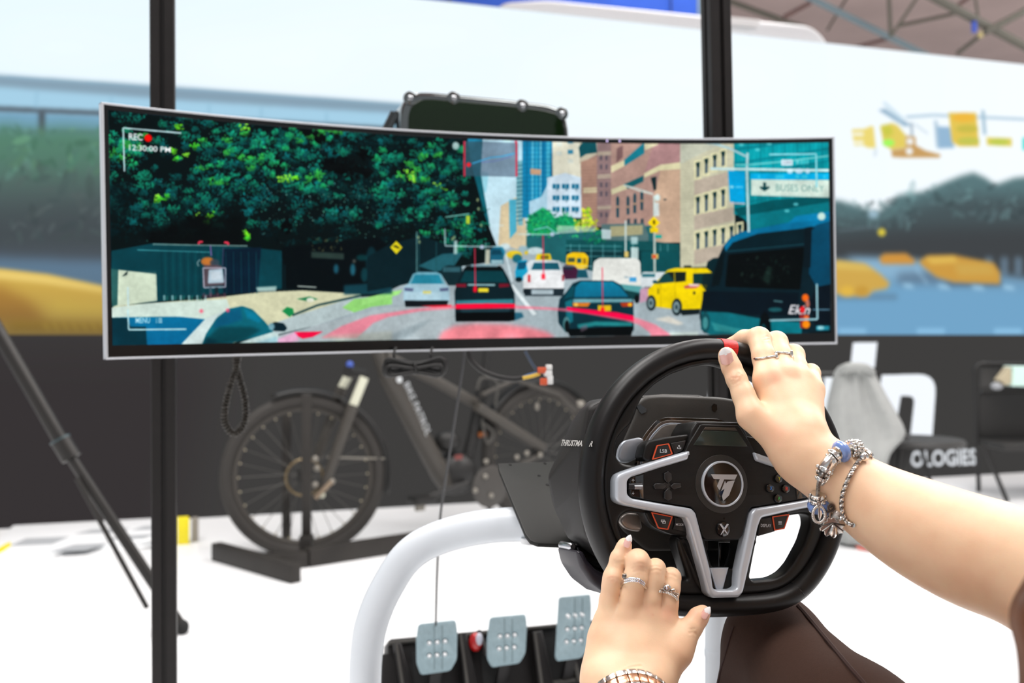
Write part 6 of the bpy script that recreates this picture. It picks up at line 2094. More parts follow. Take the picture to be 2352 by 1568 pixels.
tube('column', [t0 - Vector((0, 0, .3)), t0 + Vector((0, 0, .8))], 0.022, M_tri, tri, n=12)

# ------------------------------------------------------------------ striped floor plate by the video wall
def flp(px, py, h=0.0):
    return P(px, py, (EYE - h) * FPX / (py - HORIZON))


stp = thing('striped_floor_board', 'low white board with grey stripes and yellow corners on the floor by the wall', 'floor board', flp(220, 1260))
b4 = [flp(-40, 1262, .03), flp(30, 1212, .03), flp(350, 1196, .03), flp(440, 1244, .03)]
u_ = (b4[3] - b4[0]).normalized()
sfm = Frame(Vector((b4[0].x, b4[0].y, 0)), u_, Vector((0, 0, 1)).cross(u_), (0, 0, 1))
b4 = [flp(-40, 1285), flp(30, 1216), flp(412, 1196), flp(392, 1246)]
loc_ = [((p - sfm.o).dot(sfm.u), (p - sfm.o).dot(sfm.v)) for p in b4]
prism('board', loc_, sfm, 0, 0.02, mat('white_board', (236, 238, 240), 0.5), stp, 0.003)


def on_board(px, py):
    p = flp(px, py, .02)
    return ((p - sfm.o).dot(sfm.u), (p - sfm.o).dot(sfm.v))


for pl in ([(20, 1254), (60, 1236), (160, 1232), (120, 1250)], [(110, 1268), (170, 1250), (250, 1246), (200, 1263)], [(170, 1226), (210, 1216), (300, 1212), (270, 1223)],
           [(230, 1240), (280, 1230), (360, 1226), (330, 1237)], [(310, 1252), (350, 1242), (394, 1240), (392, 1248)], [(300, 1218), (330, 1208), (400, 1204), (396, 1214)]):
    prism('grey_stripe', [on_board(*q) for q in pl], sfm, 0.02, 0.0206, mat('grey_stripe_paint', (176, 180, 184), 0.5), stp)
prism('yellow_corner', [on_board(*q) for q in ((-20, 1276), (0, 1258), (22, 1246), (26, 1252), (4, 1268))], sfm, 0.02, 0.024, mat('warning_yellow', (240, 222, 30), 0.5), stp)
yb = flp(421, 1248)
box('yellow_end', yaw_frame((yb.x, yb.y, 0), 20), (0, 0.057, 0), (0.048, 0.114, 0.05), _mats['warning_yellow'], stp, 0.004)
yk = flp(443, 1246)
box('grey_end', yaw_frame((yk.x, yk.y + .03, 0), 20), (0, 0.052, 0), (0.028, 0.104, 0.04), mat('grey_end_paint', (146, 140, 132), 0.5), stp, 0.004)

# ------------------------------------------------------------------ chair with a grey coat
M_ch = mat('black_chair_metal', (26, 25, 24), 0.45)
M_seat = mat('black_chair_seat', (40, 39, 38), 0.6)
cz = 4.5
cb = Vector((P(2060, 769, cz).x, cz, 0))
chair = thing('folding_chair', 'black chair under the hanging grey coat', 'chair', cb)
cfm = yaw_frame(cb, -25)
sx_, sy_ = P(2115, 1012, cz), P(2040, 850, cz)
seat_z = P(2120, 1014, cz).z
lathe('seat', Frame(Vector((P(2105, 769, cz).x, cz, seat_z)), (1, 0, 0), (0, 1, 0), (0, 0, 1)), [(0.20, -0.014), (0.21, 0.0), (0.20, 0.014), (0.0, 0.018)], M_seat, chair, 28)
scn = Vector((P(2105, 769, cz).x, cz, seat_z))
for (dx, dy, ex, ey) in ((-.11, -.10, -.19, -.15), (-.03, -.12, .06, -.17), (-.11, .10, -.19, .15), (.0, .12, .07, .16)):
    tube('leg', [scn + Vector((dx, dy, -.01)), Vector((scn.x + ex, scn.y + ey, 0.0))], 0.009, M_ch, chair, n=8)
prism('seat_skirt', wallp([(2040, 1024), (2096, 1024), (2088, 1060), (2072, 1092), (2040, 1092)], yaw_frame(scn, 0)), yaw_frame(scn, 0), -.02, .02, M_seat, chair, .004)
for dx in (-.62, -.34):
    tube('back_post', [Vector((scn.x + dx * .6 - .05, scn.y + .1, seat_z)), Vector((scn.x + dx * .6 - .09, scn.y + .12, P(2000, 862, cz).z))], 0.012, M_ch, chair, n=8)
tube('back_rail', [Vector((scn.x - .46, scn.y + .12, P(2000, 862, cz).z)), Vector((scn.x - .28, scn.y + .12, P(2000, 862, cz).z))], 0.014, M_ch, chair, n=8)

# coat: a draped sheet with folds, narrow at the collar, wide below
coat_d = 4.28
rows = [(843, 1934, 1996), (852, 1922, 2006), (880, 1918, 2020), (905, 1910, 2034), (940, 1903, 2055), (975, 1899, 2076), (1005, 1897, 2089), (1020, 1896, 2062), (1050, 1896, 2036), (1100, 1898, 2042),
        (1150, 1900, 2038), (1200, 1903, 2030), (1235, 1910, 2020), (1250, 1925, 2000)]
NX = 36
vs, fs = [], []
for j, (y, xa, xb) in enumerate(rows):
    for side in (0, 1):
        for i in range(NX + 1):
            t = i / NX
            bulge = math.sin(math.pi * t) * (0.05 + .10 * min(1, j / 8))
            fold = 0.030 * math.sin(t * 8.5 + j * .16) * min(1, j / 4) + 0.010 * math.sin(t * 19 + 1.3 - j * .3)
            dd = coat_d - (bulge + fold) if side == 0 else coat_d + 0.05 + bulge * .5
            p = P(xa + (xb - xa) * t, y, coat_d)
            vs.append(Vector((p.x, dd, max(p.z, 0.006))))
row = 2 * (NX + 1)
for j in range(len(rows) - 1):
    for i in range(NX):
        a = j * row + i
        fs.append((a, a + 1, a + row + 1, a + row))
        b = a + NX + 1
        fs.append((b + 1, b, b + row, b + row + 1))
    for (i) in (0, NX):
        a, b = j * row + i, j * row + i + NX + 1
        fs.append((a, a + row, b + row, b) if i == 0 else (a, b, b + row, a + row))
for i in range(NX):
    fs.append((i, i + NX + 1, i + NX + 2, i + 1))
    e = (len(rows) - 1) * row + i
    fs.append((e, e + 1, e + NX + 2, e + NX + 1))
me = pymesh('coat', vs, fs)
fixnormals(me)
coat = thing('grey_coat', 'pale grey coat hanging over the back of a black chair to the floor', 'coat', on_floor(1965, coat_d))
cl_ = link('coat_cloth', me, mat('pale_grey_cloth', (156, 158, 156), 0.85, vary=.05, vscale=30, bump=.2, bscale=300), coat, True)
ss = cl_.modifiers.new('soft', 'SUBSURF')
ss.levels = ss.render_levels = 1
tube('collar', catmull([P(1930, 850, coat_d - .03), P(1950, 842, coat_d - .08), P(1985, 843, coat_d - .08), P(2002, 856, coat_d - .03)], 5), 0.018, mat('pale_grey_cloth', (156, 158, 156)), coat, n=10)
tube('dark_lining', catmull([P(2040, 985, coat_d - .01), P(2062, 1000, coat_d - .02), P(2085, 1006, coat_d - .01)], 4), 0.012, M_ch, coat, n=8)
rl = tube('red_floor_ring', ring(flp(1975, 1246), Frame((0, 0, 0), (1, 0, 0), (0, 1, 0), (0, 0, 1)), 0.05, 20), 0.008, mat('pale_red_rubber', (226, 120, 104), 0.5), None, n=8, closed=True)
rl.location.z += 0.0
for v in rl.data.vertices:
    v.co.z += 0.008
    v.co.y -= .12
tag(rl, 'small pale red ring lying on the floor below the grey coat', 'ring')

# ------------------------------------------------------------------ folding chair at the right edge with a mint bag
rz_ = 5.7
rch = thing('folding_chair', 'black folding chair with mesh back at the right edge of the video wall', 'chair', on_floor(2320, rz_))
M_mesh = mat('dark_mesh_back', (52, 51, 50), 0.7)


def R_(px, py, off=0.0):
    return P(px, py, rz_ + off)


fz = 0.0
tube('side_post', [Vector((R_(2252, 1100).x, rz_ + .02, 0.0)), R_(2244, 1000), R_(2240, 850), R_(2246, 838), R_(2262, 834)], 0.013, M_ch, rch, n=8)
tube('top_rail', [R_(2250, 836), R_(2440, 838)], 0.013, M_ch, rch, n=8)
tube('side_post', [Vector((R_(2444, 1100).x, rz_ + .02, 0.0)), R_(2444, 836)], 0.013, M_ch, rch, n=8)
fr_ = yaw_frame(R_(2345, 940), 0)
prism('back_panel', roundpoly([fr_.uv(*q) for q in ((2254, 844), (2440, 844), (2440, 892), (2250, 892))], 0.02), fr_, -0.012, 0.0, M_mesh, rch, 0.003)
prism('back_panel', roundpoly([fr_.uv(*q) for q in ((2250, 898), (2440, 896), (2440, 1006), (2248, 1006))], 0.04), fr_, -0.03, -0.012, M_seat, rch, 0.004)
prism('seat', roundpoly([fr_.uv(*q) for q in ((2246, 1008), (2442, 1008), (2442, 1022), (2246, 1022))], 0.01), fr_, -0.05, 0.3, M_seat, rch, 0.004)
tube('cross_rail', [R_(2254, 898, -.01), R_(2440, 896, -.01)], 0.012, M_ch, rch, n=8)
for px in (2258, 2436):
    tube('front_leg', [R_(px, 1018, -.25), Vector((R_(px - 10, 1100).x - .0, rz_ - .33, 0.0))], 0.012, M_ch, rch, n=8)
bag = thing('mint_bag', 'pale mint paper bag standing on the folding chair at the right edge', 'bag', R_(2340, 886, -.1))
fb2 = yaw_frame(R_(2335, 866, -.12), 0)
prism('bag_body', roundpoly([fb2.uv(*q) for q in ((2312, 886), (2420, 888), (2420, 842), (2316, 840))], 0.008), fb2, -0.06, 0.06, mat('mint_paper', (196, 224, 216), 0.7), bag, 0.006)
prism('bag_fold', [fb2.uv(*q) for q in ((2288, 872), (2312, 842), (2316, 880), (2300, 884))], fb2, -0.03, 0.05, mat('kraft_paper', (176, 164, 138), 0.8), bag, 0.004)
blob('tissue', fb2(*fb2.uv(2286, 886), 0.02), (0.035, 0.03, 0.022), mat('grey_tissue', (150, 152, 156), 0.8), bag, 10)

# ------------------------------------------------------------------ the driver: one skin surface grown around a skeleton
from mathutils.bvhtree import BVHTree


class Field:
    """distance field on a box of voxels; limbs are tapered capsules merged with soft unions"""

    def __init__(self, lo, hi, h):
        self.lo, self.h = np.array(lo, float), h
        self.n = np.ceil((np.array(hi, float) - self.lo) / h).astype(int) + 1
        self.ax = [self.lo[i] + h * np.arange(self.n[i]) for i in range(3)]

    def new(self):
        return np.full(tuple(self.n), 9.0, np.float32)

    def cone(self, d, a, b, ra, rb, k, pad=0.02, flat=None):
        """smooth-union a round cone into d (in place, only near it)"""
        a, b = np.array(a, float), np.array(b, float)
        r = max(ra, rb) + pad
        i0 = np.clip(np.floor((np.minimum(a, b) - r - self.lo) / self.h).astype(int), 0, self.n - 1)
        i1 = np.clip(np.ceil((np.maximum(a, b) + r - self.lo) / self.h).astype(int) + 1, 1, self.n)
        if np.any(i1 <= i0):
            return
        sl = tuple(slice(i0[i], i1[i]) for i in range(3))
        X = (self.ax[0][i0[0]:i1[0]] - a[0]).astype(np.float32)[:, None, None]
        Y = (self.ax[1][i0[1]:i1[1]] - a[1]).astype(np.float32)[None, :, None]
        Z = (self.ax[2][i0[2]:i1[2]] - a[2]).astype(np.float32)[None, None, :]
        ab = (b - a).astype(np.float32)
        L2 = float(ab @ ab) + 1e-12
        t = np.clip((X * ab[0] + Y * ab[1] + Z * ab[2]) / L2, 0, 1)
        dx, dy, dz = X - t * ab[0], Y - t * ab[1], Z - t * ab[2]
        if flat is not None:
            fn, fs = flat
            fn = np.array(fn, np.float32)
            fn /= np.linalg.norm(fn)
            pr = dx * fn[0] + dy * fn[1] + dz * fn[2]
            dd = np.sqrt(np.maximum(dx * dx + dy * dy + dz * dz + pr * pr * (fs * fs - 1), 1e-12))
        else:
            dd = np.sqrt(dx * dx + dy * dy + dz * dz)
        v = dd - (ra + (rb - ra) * t)
        cur = d[sl]
        hh = np.maximum(k - np.abs(cur - v), 0) / k
        d[sl] = np.minimum(cur, v) - hh * hh * k * 0.25

    def mesh(self, d, smooth=2):
        """naive surface nets -> verts, quads"""
        s = d < 0
        h = self.h
        n0, n1, n2 = d.shape
        cnt = np.zeros((n0 - 1, n1 - 1, n2 - 1), np.float32)
        acc = [np.zeros_like(cnt) for _ in range(3)]

        def sub(a, ox, oy, oz):
            return a[ox:n0 - 1 + ox, oy:n1 - 1 + oy, oz:n2 - 1 + oz]
        corner = [(x, y, z) for x in (0, 1) for y in (0, 1) for z in (0, 1)]
        tot = np.zeros(cnt.shape, np.int8)
        for c in corner:
            tot += sub(s, *c).astype(np.int8)
        act = np.argwhere((tot > 0) & (tot < 8))
        ix, iy, iz = act[:, 0], act[:, 1], act[:, 2]
        P_ = np.zeros((len(act), 3))
        N_ = np.zeros(len(act))
        for c in corner:
            for a in range(3):
                if c[a]:
                    continue
                e = list(c)
                e[a] = 1
                va = d[ix + c[0], iy + c[1], iz + c[2]]
                vb = d[ix + e[0], iy + e[1], iz + e[2]]
                m = (va < 0) != (vb < 0)
                t = np.where(m, va / np.where(m, va - vb, 1), 0)
                for q in range(3):
                    P_[:, q] += np.where(m, c[q] + (t if q == a else 0), 0)
                N_ += m
        P_ /= N_[:, None]
        V = self.lo + (act + P_) * h
        idx = np.full(cnt.shape, -1, np.int64)
        idx[ix, iy, iz] = np.arange(len(act))
        Q = []
        for a in range(3):
            b, c = (a + 1) % 3, (a + 2) % 3
            sa = [slice(1, -1)] * 3
            sa[a] = slice(0, -1)
            sb = [slice(1, -1)] * 3
            sb[a] = slice(1, None)
            s0, s1 = s[tuple(sa)], s[tuple(sb)]
            for flip in (False, True):
                w = np.argwhere((s0 & ~s1) if not flip else (~s0 & s1))
                if len(w) == 0:
                    continue
                w = w + 1
                w[:, a] -= 1

                def at(db, dc):
                    k = w.copy()
                    k[:, b] += db
                    k[:, c] += dc
                    return idx[k[:, 0], k[:, 1], k[:, 2]]
                q = np.stack([at(-1, -1), at(0, -1), at(0, 0), at(-1, 0)], 1)
                Q.append(q if not flip else q[:, ::-1])
        Q = np.concatenate(Q)
        Q = Q[(Q >= 0).all(1)]
        for _ in range(smooth):
            S = np.zeros_like(V)
            C = np.zeros(len(V))
            for i in range(4):
                j = (i + 1) % 4
                np.add.at(S, Q[:, i], V[Q[:, j]])
                np.add.at(C, Q[:, i], 1)
            V = V * 0.5 + 0.5 * S / np.maximum(C, 1)[:, None]
        return V, Q


def np_mesh(name, V, Q):
    me = bpy.data.meshes.new(name)
    me.vertices.add(len(V))
    me.vertices.foreach_set('co', V.astype(np.float32).ravel())
    me.loops.add(len(Q) * 4)
    me.loops.foreach_set('vertex_index', Q.astype(np.int32).ravel())
    me.polygons.add(len(Q))
    me.polygons.foreach_set('loop_start', np.arange(0, len(Q) * 4, 4, dtype=np.int32))
    me.polygons.foreach_set('loop_total', np.full(len(Q), 4, np.int32))
    me.update(calc_edges=True)
    me.validate()
    return me


def A_(x, y, d):
    return P(1630 + x / 5.227, 740 + y / 5.227, d)


def B_(x, y, d):
    return P(1340 + x / 4.26, 1200 + y / 4.26, d)


def smin_arr(a, b, k):
    h = np.maximum(k - np.abs(a - b), 0) / k
    return np.minimum(a, b) - h * h * k * 0.25


def build_arm(lo, hi, h, palm, fingers, arm, bumps, dents):
    f = Field(lo, hi, h)
    pal = f.new()
    for (a, b, ra, rb, k) in arm:
        f.cone(pal, a, b, ra, rb, k, 0.03)
    for (a, b, ra, rb, k) in palm:
        f.cone(pal, a, b, ra, rb, k, 0.025)
    out = pal.copy()
    for ch, kk in fingers:
        g = f.new()
        for i in range(len(ch) - 1):
            f.cone(g, ch[i][0], ch[i + 1][0], ch[i][1], ch[i + 1][1], 0.004, 0.022)
        g = smin_arr(g, pal, kk)
        out = smin_arr(out, g, 0.0005)
    for (c, r, k) in bumps:
        f.cone(out, c, c, r, r, k, 0.012)
    for (a, b, r, k) in dents:
        t = f.new()
        f.cone(t, a, b, r, r, 0.001, 0.01)
        hh = np.maximum(k - np.abs(out + t), 0) / k
        out = np.maximum(out, -t) + hh * hh * k * 0.25
    return f.mesh(out, 1)


# --- right arm: forearm from the right, hand over the top of the rim
R_W = A_(1085, 1500, .888)
R_arm = [(P(1838, 1040, .888), P(1920, 1094, .876), .0220, .0240, .012), (P(1920, 1094, .876), P(1990, 1143, .866), .0240, .0275, .012), (P(1990, 1143, .866), P(2100, 1207, .842), .0275, .0365, .012),
         (P(2100, 1207, .842), P(2250, 1273, .815), .0365, .0415, .012), (P(2250, 1273, .815), P(2400, 1330, .785), .0415, .0405, .012), (P(2400, 1330, .785), Vector((.515, .655, .62)), .0405, .038, .012),
         (Vector((.515, .655, .62)), Vector((.60, .50, .74)), .038, .043, .015), (Vector((.60, .50, .74)), Vector((.66, .36, .86)), .043, .052, .015)]
# even out the forearm: one smooth run of centres and radii
_c = [Vector((a.x, a.y, a.z, ra)) for (a, b, ra, rb, k) in R_arm] + [Vector((R_arm[-1][1].x, R_arm[-1][1].y, R_arm[-1][1].z, R_arm[-1][3]))]
_c = catmull(_c, 6)
for _ in range(6):
    _c = [_c[0]] + [(_c[i - 1] + _c[i] * 2 + _c[i + 1]) / 4 for i in range(1, len(_c) - 1)] + [_c[-1]]
R_coarse = list(R_arm[4:])
R_arm = [(Vector(a[:3]), Vector(b[:3]), a[3], b[3], .010) for a, b in zip(_c[:-1], _c[1:])]
R_mcp = [A_(700, 700, .925), A_(885, 655, .930), A_(1070, 700, .935), A_(1222, 820, .936)]
R_palm = [(A_(975, 1400, .893), R_mcp[0], .0150, .0122, .014), (A_(1040, 1390, .892), R_mcp[1], .0155, .0122, .014), (A_(1110, 1390, .893), R_mcp[2], .0150, .0116, .014), (A_(1185, 1360, .897), R_mcp[3], .0125, .0108, .014),
          (P(1838, 1040, .888), A_(1080, 1330, .894), .0215, .0185, .014),
          (A_(900, 1430, .890), A_(505, 1120, .901), .0165, .0132, .010), (A_(920, 1200, .905), A_(800, 900, .922), .0150, .0120, .012), (A_(1050, 1150, .912), A_(1080, 850, .930), .0150, .0130, .012)]
R_fing = [([(R_mcp[0], .0122), (A_(655, 420, .945), .0110), (A_(592, 195, .968), .0110), (A_(420, 205, .990), .0092), (A_(250, 275, 1.0), .0075)], .009),
          ([(R_mcp[1], .0122), (A_(850, 420, .954), .0110), (A_(800, 242, .974), .0108), (A_(770, 290, 1.002), .0095), (A_(745, 430, 1.012), .008)], .009),
          ([(R_mcp[2], .0116), (A_(1040, 560, .955), .0108), (A_(1005, 395, .975), .0105), (A_(985, 440, 1.002), .0092), (A_(965, 560, 1.008), .008)], .009),
          ([(R_mcp[3], .0106), (A_(1215, 720, .952), .0096), (A_(1212, 612, .968), .0090), (A_(1195, 650, .992), .0080), (A_(1175, 730, .998), .007)], .008),
          ([(A_(505, 1120, .901), .0130), (A_(405, 870, .912), .0100), (A_(322, 680, .922), .0092), (A_(262, 540, .927), .0088), (A_(214, 425, .930), .0078), (A_(200, 385, .931), .0068)], .004)]
R_bump = [(A_(318, 690, .9150), .0022, .010)]
R_dent = []
VR, QR = build_arm((.175, .735, .60), (.47, 1.03, .945), .0013, R_palm, R_fing, R_arm, R_bump, R_dent)

# --- left arm: hand laid on the lower left of the rim
L_elb = Vector((.125, .62, .50))
L_wr = B_(415, 1640, .832)
L_arm = [(B_(440, 1480, .842), L_wr, .0235, .0245, .014), (L_wr, L_wr.lerp(L_elb, .5), .0265, .036, .014), (L_wr.lerp(L_elb, .5), L_elb, .036, .037, .014),
         (L_elb, Vector((.24, .44, .66)), .037, .042, .015), (Vector((.24, .44, .66)), Vector((.37, .27, .84)), .042, .05, .015)]
L_mcp = [B_(240, 965, .862), B_(440, 930, .857), B_(635, 930, .857), B_(800, 985, .860)]
L_palm = [(B_(225, 1420, .850), L_mcp[0], .0150, .0112, .016), (B_(360, 1440, .846), L_mcp[1], .0165, .0108, .016), (B_(500, 1440, .845), L_mcp[2], .0165, .0108, .016), (B_(630, 1420, .847), L_mcp[3], .0160, .0108, .016),
          (B_(215, 1150, .859), B_(210, 1480, .848), .0135, .0155, .014), (B_(420, 1500, .845), B_(430, 1250, .850), .0200, .0150, .016),
          (B_(700, 1480, .846), B_(905, 1255, .850), .0175, .0130, .014), (B_(240, 1500, .845), L_wr + Vector((-.018, 0, .006)), .0165, .0180, .014), (B_(640, 1500, .846), L_wr + Vector((.018, 0, .006)), .0170, .0180, .014)]
L_fing = [([(L_mcp[0], .0112), (B_(258, 760, .863), .0086), (B_(276, 620, .862), .0080), (B_(290, 530, .863), .0080), (B_(345, 345, .866), .0068), (B_(395, 240, .869), .0060), (B_(408, 210, .870), .0054)], .005),
          ([(L_mcp[1], .0110), (B_(474, 720, .855), .0090), (B_(510, 540, .854), .0096), (B_(530, 375, .860), .0098), (B_(555, 400, .882), .0092), (B_(570, 530, .894), .0080)], .005),
          ([(L_mcp[2], .0110), (B_(658, 740, .857), .0084), (B_(694, 560, .858), .0080), (B_(706, 450, .864), .0082), (B_(715, 490, .886), .0084), (B_(715, 610, .896), .0075)], .005),
          ([(L_mcp[3], .0110), (B_(828, 790, .861), .0084), (B_(850, 640, .863), .0080), (B_(858, 535, .868), .0080), (B_(856, 580, .890), .0080), (B_(850, 700, .897), .0072)], .005),
          ([(B_(905, 1255, .850), .0130), (B_(990, 1130, .853), .0098), (B_(1062, 1020, .856), .0088), (B_(1125, 925, .860), .0082), (B_(1168, 880, .863), .0066)], .010)]
L_bump = [(B_(545, 385, .8505), .0030, .010), (B_(705, 455, .855), .0026, .010), (B_(285, 545, .8560), .0020, .010)]
L_dent = []
VL, QL = build_arm((.04, .745, .555), (.20, .92, .745), .0011, L_palm, L_fing, L_arm, L_bump, L_dent)
# upper arms, outside the picture, carried on from the forearms in a coarser surface
fu = Field((.02, .18, .45), (.76, .83, .93), .005)
du_ = fu.new()
for (a, b, ra, rb, k) in R_coarse + [(L_wr.lerp(L_elb, .12), L_wr.lerp(L_elb, .5), .0275, .0355, .014)] + L_arm[2:]:
    fu.cone(du_, a, b, ra - .0012, rb - .0012, k, .04)
VU, QU = fu.mesh(du_)

# --- head, neck and upper chest (outside the picture, to the right)
HC = Vector((.455, .325, 1.09))
fh = Field((.28, .10, .78), (.72, .54, 1.27), .005)
dh_ = fh.new()
fdir = Vector((-.30, .954, -.12)).normalized()
fr_h = Frame(HC, fdir.cross(Vector((0, 0, 1))).normalized(), fdir.cross(Vector((0, 0, 1))).normalized().cross(fdir), fdir)
fh.cone(dh_, fr_h(0, .03, -.012), fr_h(0, .01, .012), .082, .078, .02, .05)
fh.cone(dh_, fr_h(0, -.03, .03), fr_h(0, -.075, .055), .062, .036, .02, .05)
fh.cone(dh_, fr_h(0, .0, .088), fr_h(0, -.028, .103), .010, .013, .014, .03)
for s_ in (-1, 1):
    fh.cone(dh_, fr_h(.078 * s_, -.01, -.005), fr_h(.082 * s_, .02, -.012), .012, .016, .008, .03)
    fh.cone(dh_, fr_h(.03 * s_, -.02, .068), fr_h(.036 * s_, -.028, .06), .022, .022, .02, .03)
    fh.cone(dh_, fr_h(.016 * s_, -.052, .083), fr_h(.0, -.050, .088), .008, .009, .006, .02)
fh.cone(dh_, fr_h(0, -.06, -.02), Vector((.475, .27, .88)), .05, .055, .03, .06)
fh.cone(dh_, Vector((.44, .22, .84)), Vector((.62, .28, .84)), .05, .05, .04, .06)
VH, QH = fh.mesh(dh_)
V = np.concatenate([VR, VL, VH, VU])
Q = np.concatenate([QR, QL + len(VR), QH + len(VR) + len(VL), QU + len(VR) + len(VL) + len(VH)])


def skin_material():
    m = bpy.data.materials.new('fair_skin')
    m.use_nodes = True
    nt = m.node_tree
    b = nt.nodes['Principled BSDF']
    b.inputs['Roughness'].default_value = 0.46
    b.inputs['Specular IOR Level'].default_value = 0.35
    b.inputs['Subsurface Weight'].default_value = 0.25
    b.inputs['Subsurface Radius'].default_value = (0.010, 0.004, 0.002)
    b.inputs['Subsurface Scale'].default_value = 0.5
    co = nt.nodes.new('ShaderNodeTexCoord')
    n = nt.nodes.new('ShaderNodeTexNoise')
    n.inputs['Scale'].default_value = 38
    n.inputs['Detail'].default_value = 5
    nt.links.new(co.outputs['Object'], n.inputs['Vector'])
    r = nt.nodes.new('ShaderNodeValToRGB')
    r.color_ramp.elements[0].position = 0.32
    r.color_ramp.elements[0].color = lin((233, 192, 158))
    r.color_ramp.elements[1].position = 0.66
    r.color_ramp.elements[1].color = lin((239, 204, 170))
    nt.links.new(n.outputs['Fac'], r.inputs['Fac'])
    fl_at = nt.nodes.new('ShaderNodeAttribute')
    fl_at.attribute_name = 'flush'
    mixc = nt.nodes.new('ShaderNodeMix')
    mixc.data_type = 'RGBA'
    nt.links.new(fl_at.outputs['Fac'], mixc.inputs[0])
    nt.links.new(r.outputs['Color'], mixc.inputs[6])
    mixc.inputs[7].default_value = lin((224, 150, 124))
    nt.links.new(mixc.outputs[2], b.inputs['Base Color'])
    n2 = nt.nodes.new('ShaderNodeTexNoise')
    n2.inputs['Scale'].default_value = 900
    n2.inputs['Detail'].default_value = 3
    nt.links.new(co.outputs['Object'], n2.inputs['Vector'])
    bp = nt.nodes.new('ShaderNodeBump')
    bp.inputs['Strength'].default_value = 0.10
    bp.inputs['Distance'].default_value = 0.0006
    nt.links.new(n2.outputs['Fac'], bp.inputs['Height'])
    nt.links.new(bp.outputs['Normal'], b.inputs['Normal'])
    return m


M_skin = skin_material()
EYE_P = Vector((0, 0, EYE))
_tree0 = BVHTree.FromPolygons([tuple(v) for v in V], [tuple(int(i) for i in q) for q in Q])


def skin_at(fn, x, y):
    q = fn(x, y, 1.0)
    h_, n_, _i, _t = _tree0.ray_cast(EYE_P, (q - EYE_P).normalized())
    return h_, n_


def wrinkle(fn, pts, depth=.0005, sig=.0009):
    """press a fine crease into the skin along a line"""
    hs = [skin_at(fn, *p) for p in pts]
    hs = [h for h in hs if h[0] is not None]
    if len(hs) < 2:
        return
    line = np.array([tuple(v) for v in catmull([h[0] for h in hs], 8)])
    nn = np.array([tuple(h[1]) for h in hs]).mean(0)
    lo, hi = line.min(0) - .005, line.max(0) + .005
    ix = np.where(((V > lo) & (V < hi)).all(1))[0]
    d = np.sqrt(((V[ix][:, None, :] - line[None]) ** 2).sum(2)).min(1)
    f = -depth * np.exp(-(d / sig) ** 2) + depth * .35 * np.exp(-((d - 2.2 * sig) / sig) ** 2)
    V[ix] += nn[None] * f[:, None]


for pts_ in ([(232, 690), (265, 738), (320, 722), (372, 680), (392, 640)], [(262, 668), (318, 662), (352, 610)], [(255, 705), (300, 698), (345, 660)], [(640, 190), (700, 170)], [(655, 215), (715, 200)]):
    wrinkle(A_, pts_)
for pts_ in ([(478, 455), (530, 432), (590, 440), (615, 452)], [(490, 480), (545, 462), (605, 476)], [(500, 410), (560, 398), (610, 420)], [(655, 440), (705, 425), (750, 436)], [(660, 470), (710, 458), (755, 470)],
             [(800, 520), (850, 505), (905, 530)], [(240, 548), (290, 540), (350, 560)], [(245, 575), (300, 568)], [(295, 372), (350, 388), (395, 380)], [(300, 395), (350, 408)],
             [(1040, 1080), (1075, 1070), (1100, 1090)], [(1050, 1045), (1080, 1040)], [(350, 1500), (450, 1420), (560, 1400)]):
    wrinkle(B_, pts_, .0004)
flush = np.zeros(len(V), np.float32)
for (fn, x, y, r_, am) in ((A_, 790, 670, .007, .8), (A_, 1050, 640, .006, .5), (A_, 800, 1330, .012, .55), (A_, 300, 660, .006, .5), (A_, 230, 540, .006, .45), (A_, 590, 700, .006, .5), (A_, 1180, 560, .006, .4),
                           (B_, 825, 890, .008, .8), (B_, 640, 850, .006, .4), (B_, 285, 540, .006, .5), (B_, 560, 420, .006, .4), (B_, 1090, 880, .008, .6), (B_, 1180, 950, .008, .6), (B_, 678, 900, .0012, 1.0), (B_, 425, 245, .005, .5)):
    h_, n_ = skin_at(fn, x, y)
    if h_ is not None:
        flush = np.maximum(flush, .55 * am * np.exp(-(((V - np.array(h_)) ** 2).sum(1) / r_ ** 2)))
person = thing('person', 'person with bare arms and brown trousers gripping the steering wheel', 'person', Vector((.42, .5, 0)))
body = link('body', np_mesh('body', V, Q), M_skin, person, True, 'bare arms and hands with light skin')
fa_ = body.data.attributes.new('flush', 'FLOAT', 'POINT')
fa_.data.foreach_set('value', flush)
bvh = BVHTree.FromPolygons([tuple(v) for v in V], [tuple(int(i) for i in q) for q in Q])


def hit(px, py, off=0.0, fallback=None, tree=None):
    """point where the sight line through a photo pixel meets the skin, lifted by off along the normal"""
    d = (P(px, py, 1.0) - EYE_P).normalized()
    q, n, i, t = (tree or bvh).ray_cast(EYE_P, d)
    if q is None:
        return (P(px, py, fallback), -d) if fallback else (None, None)
    if n.dot(d) > 0:
        n = -n
    return q + n * off, n


# --- fingernails with white tips
M_nail = mat('pink_nail', (238, 186, 176), 0.12, coat=.8)
M_tip = mat('white_nail_tip', (240, 238, 238), 0.12, coat=.8)


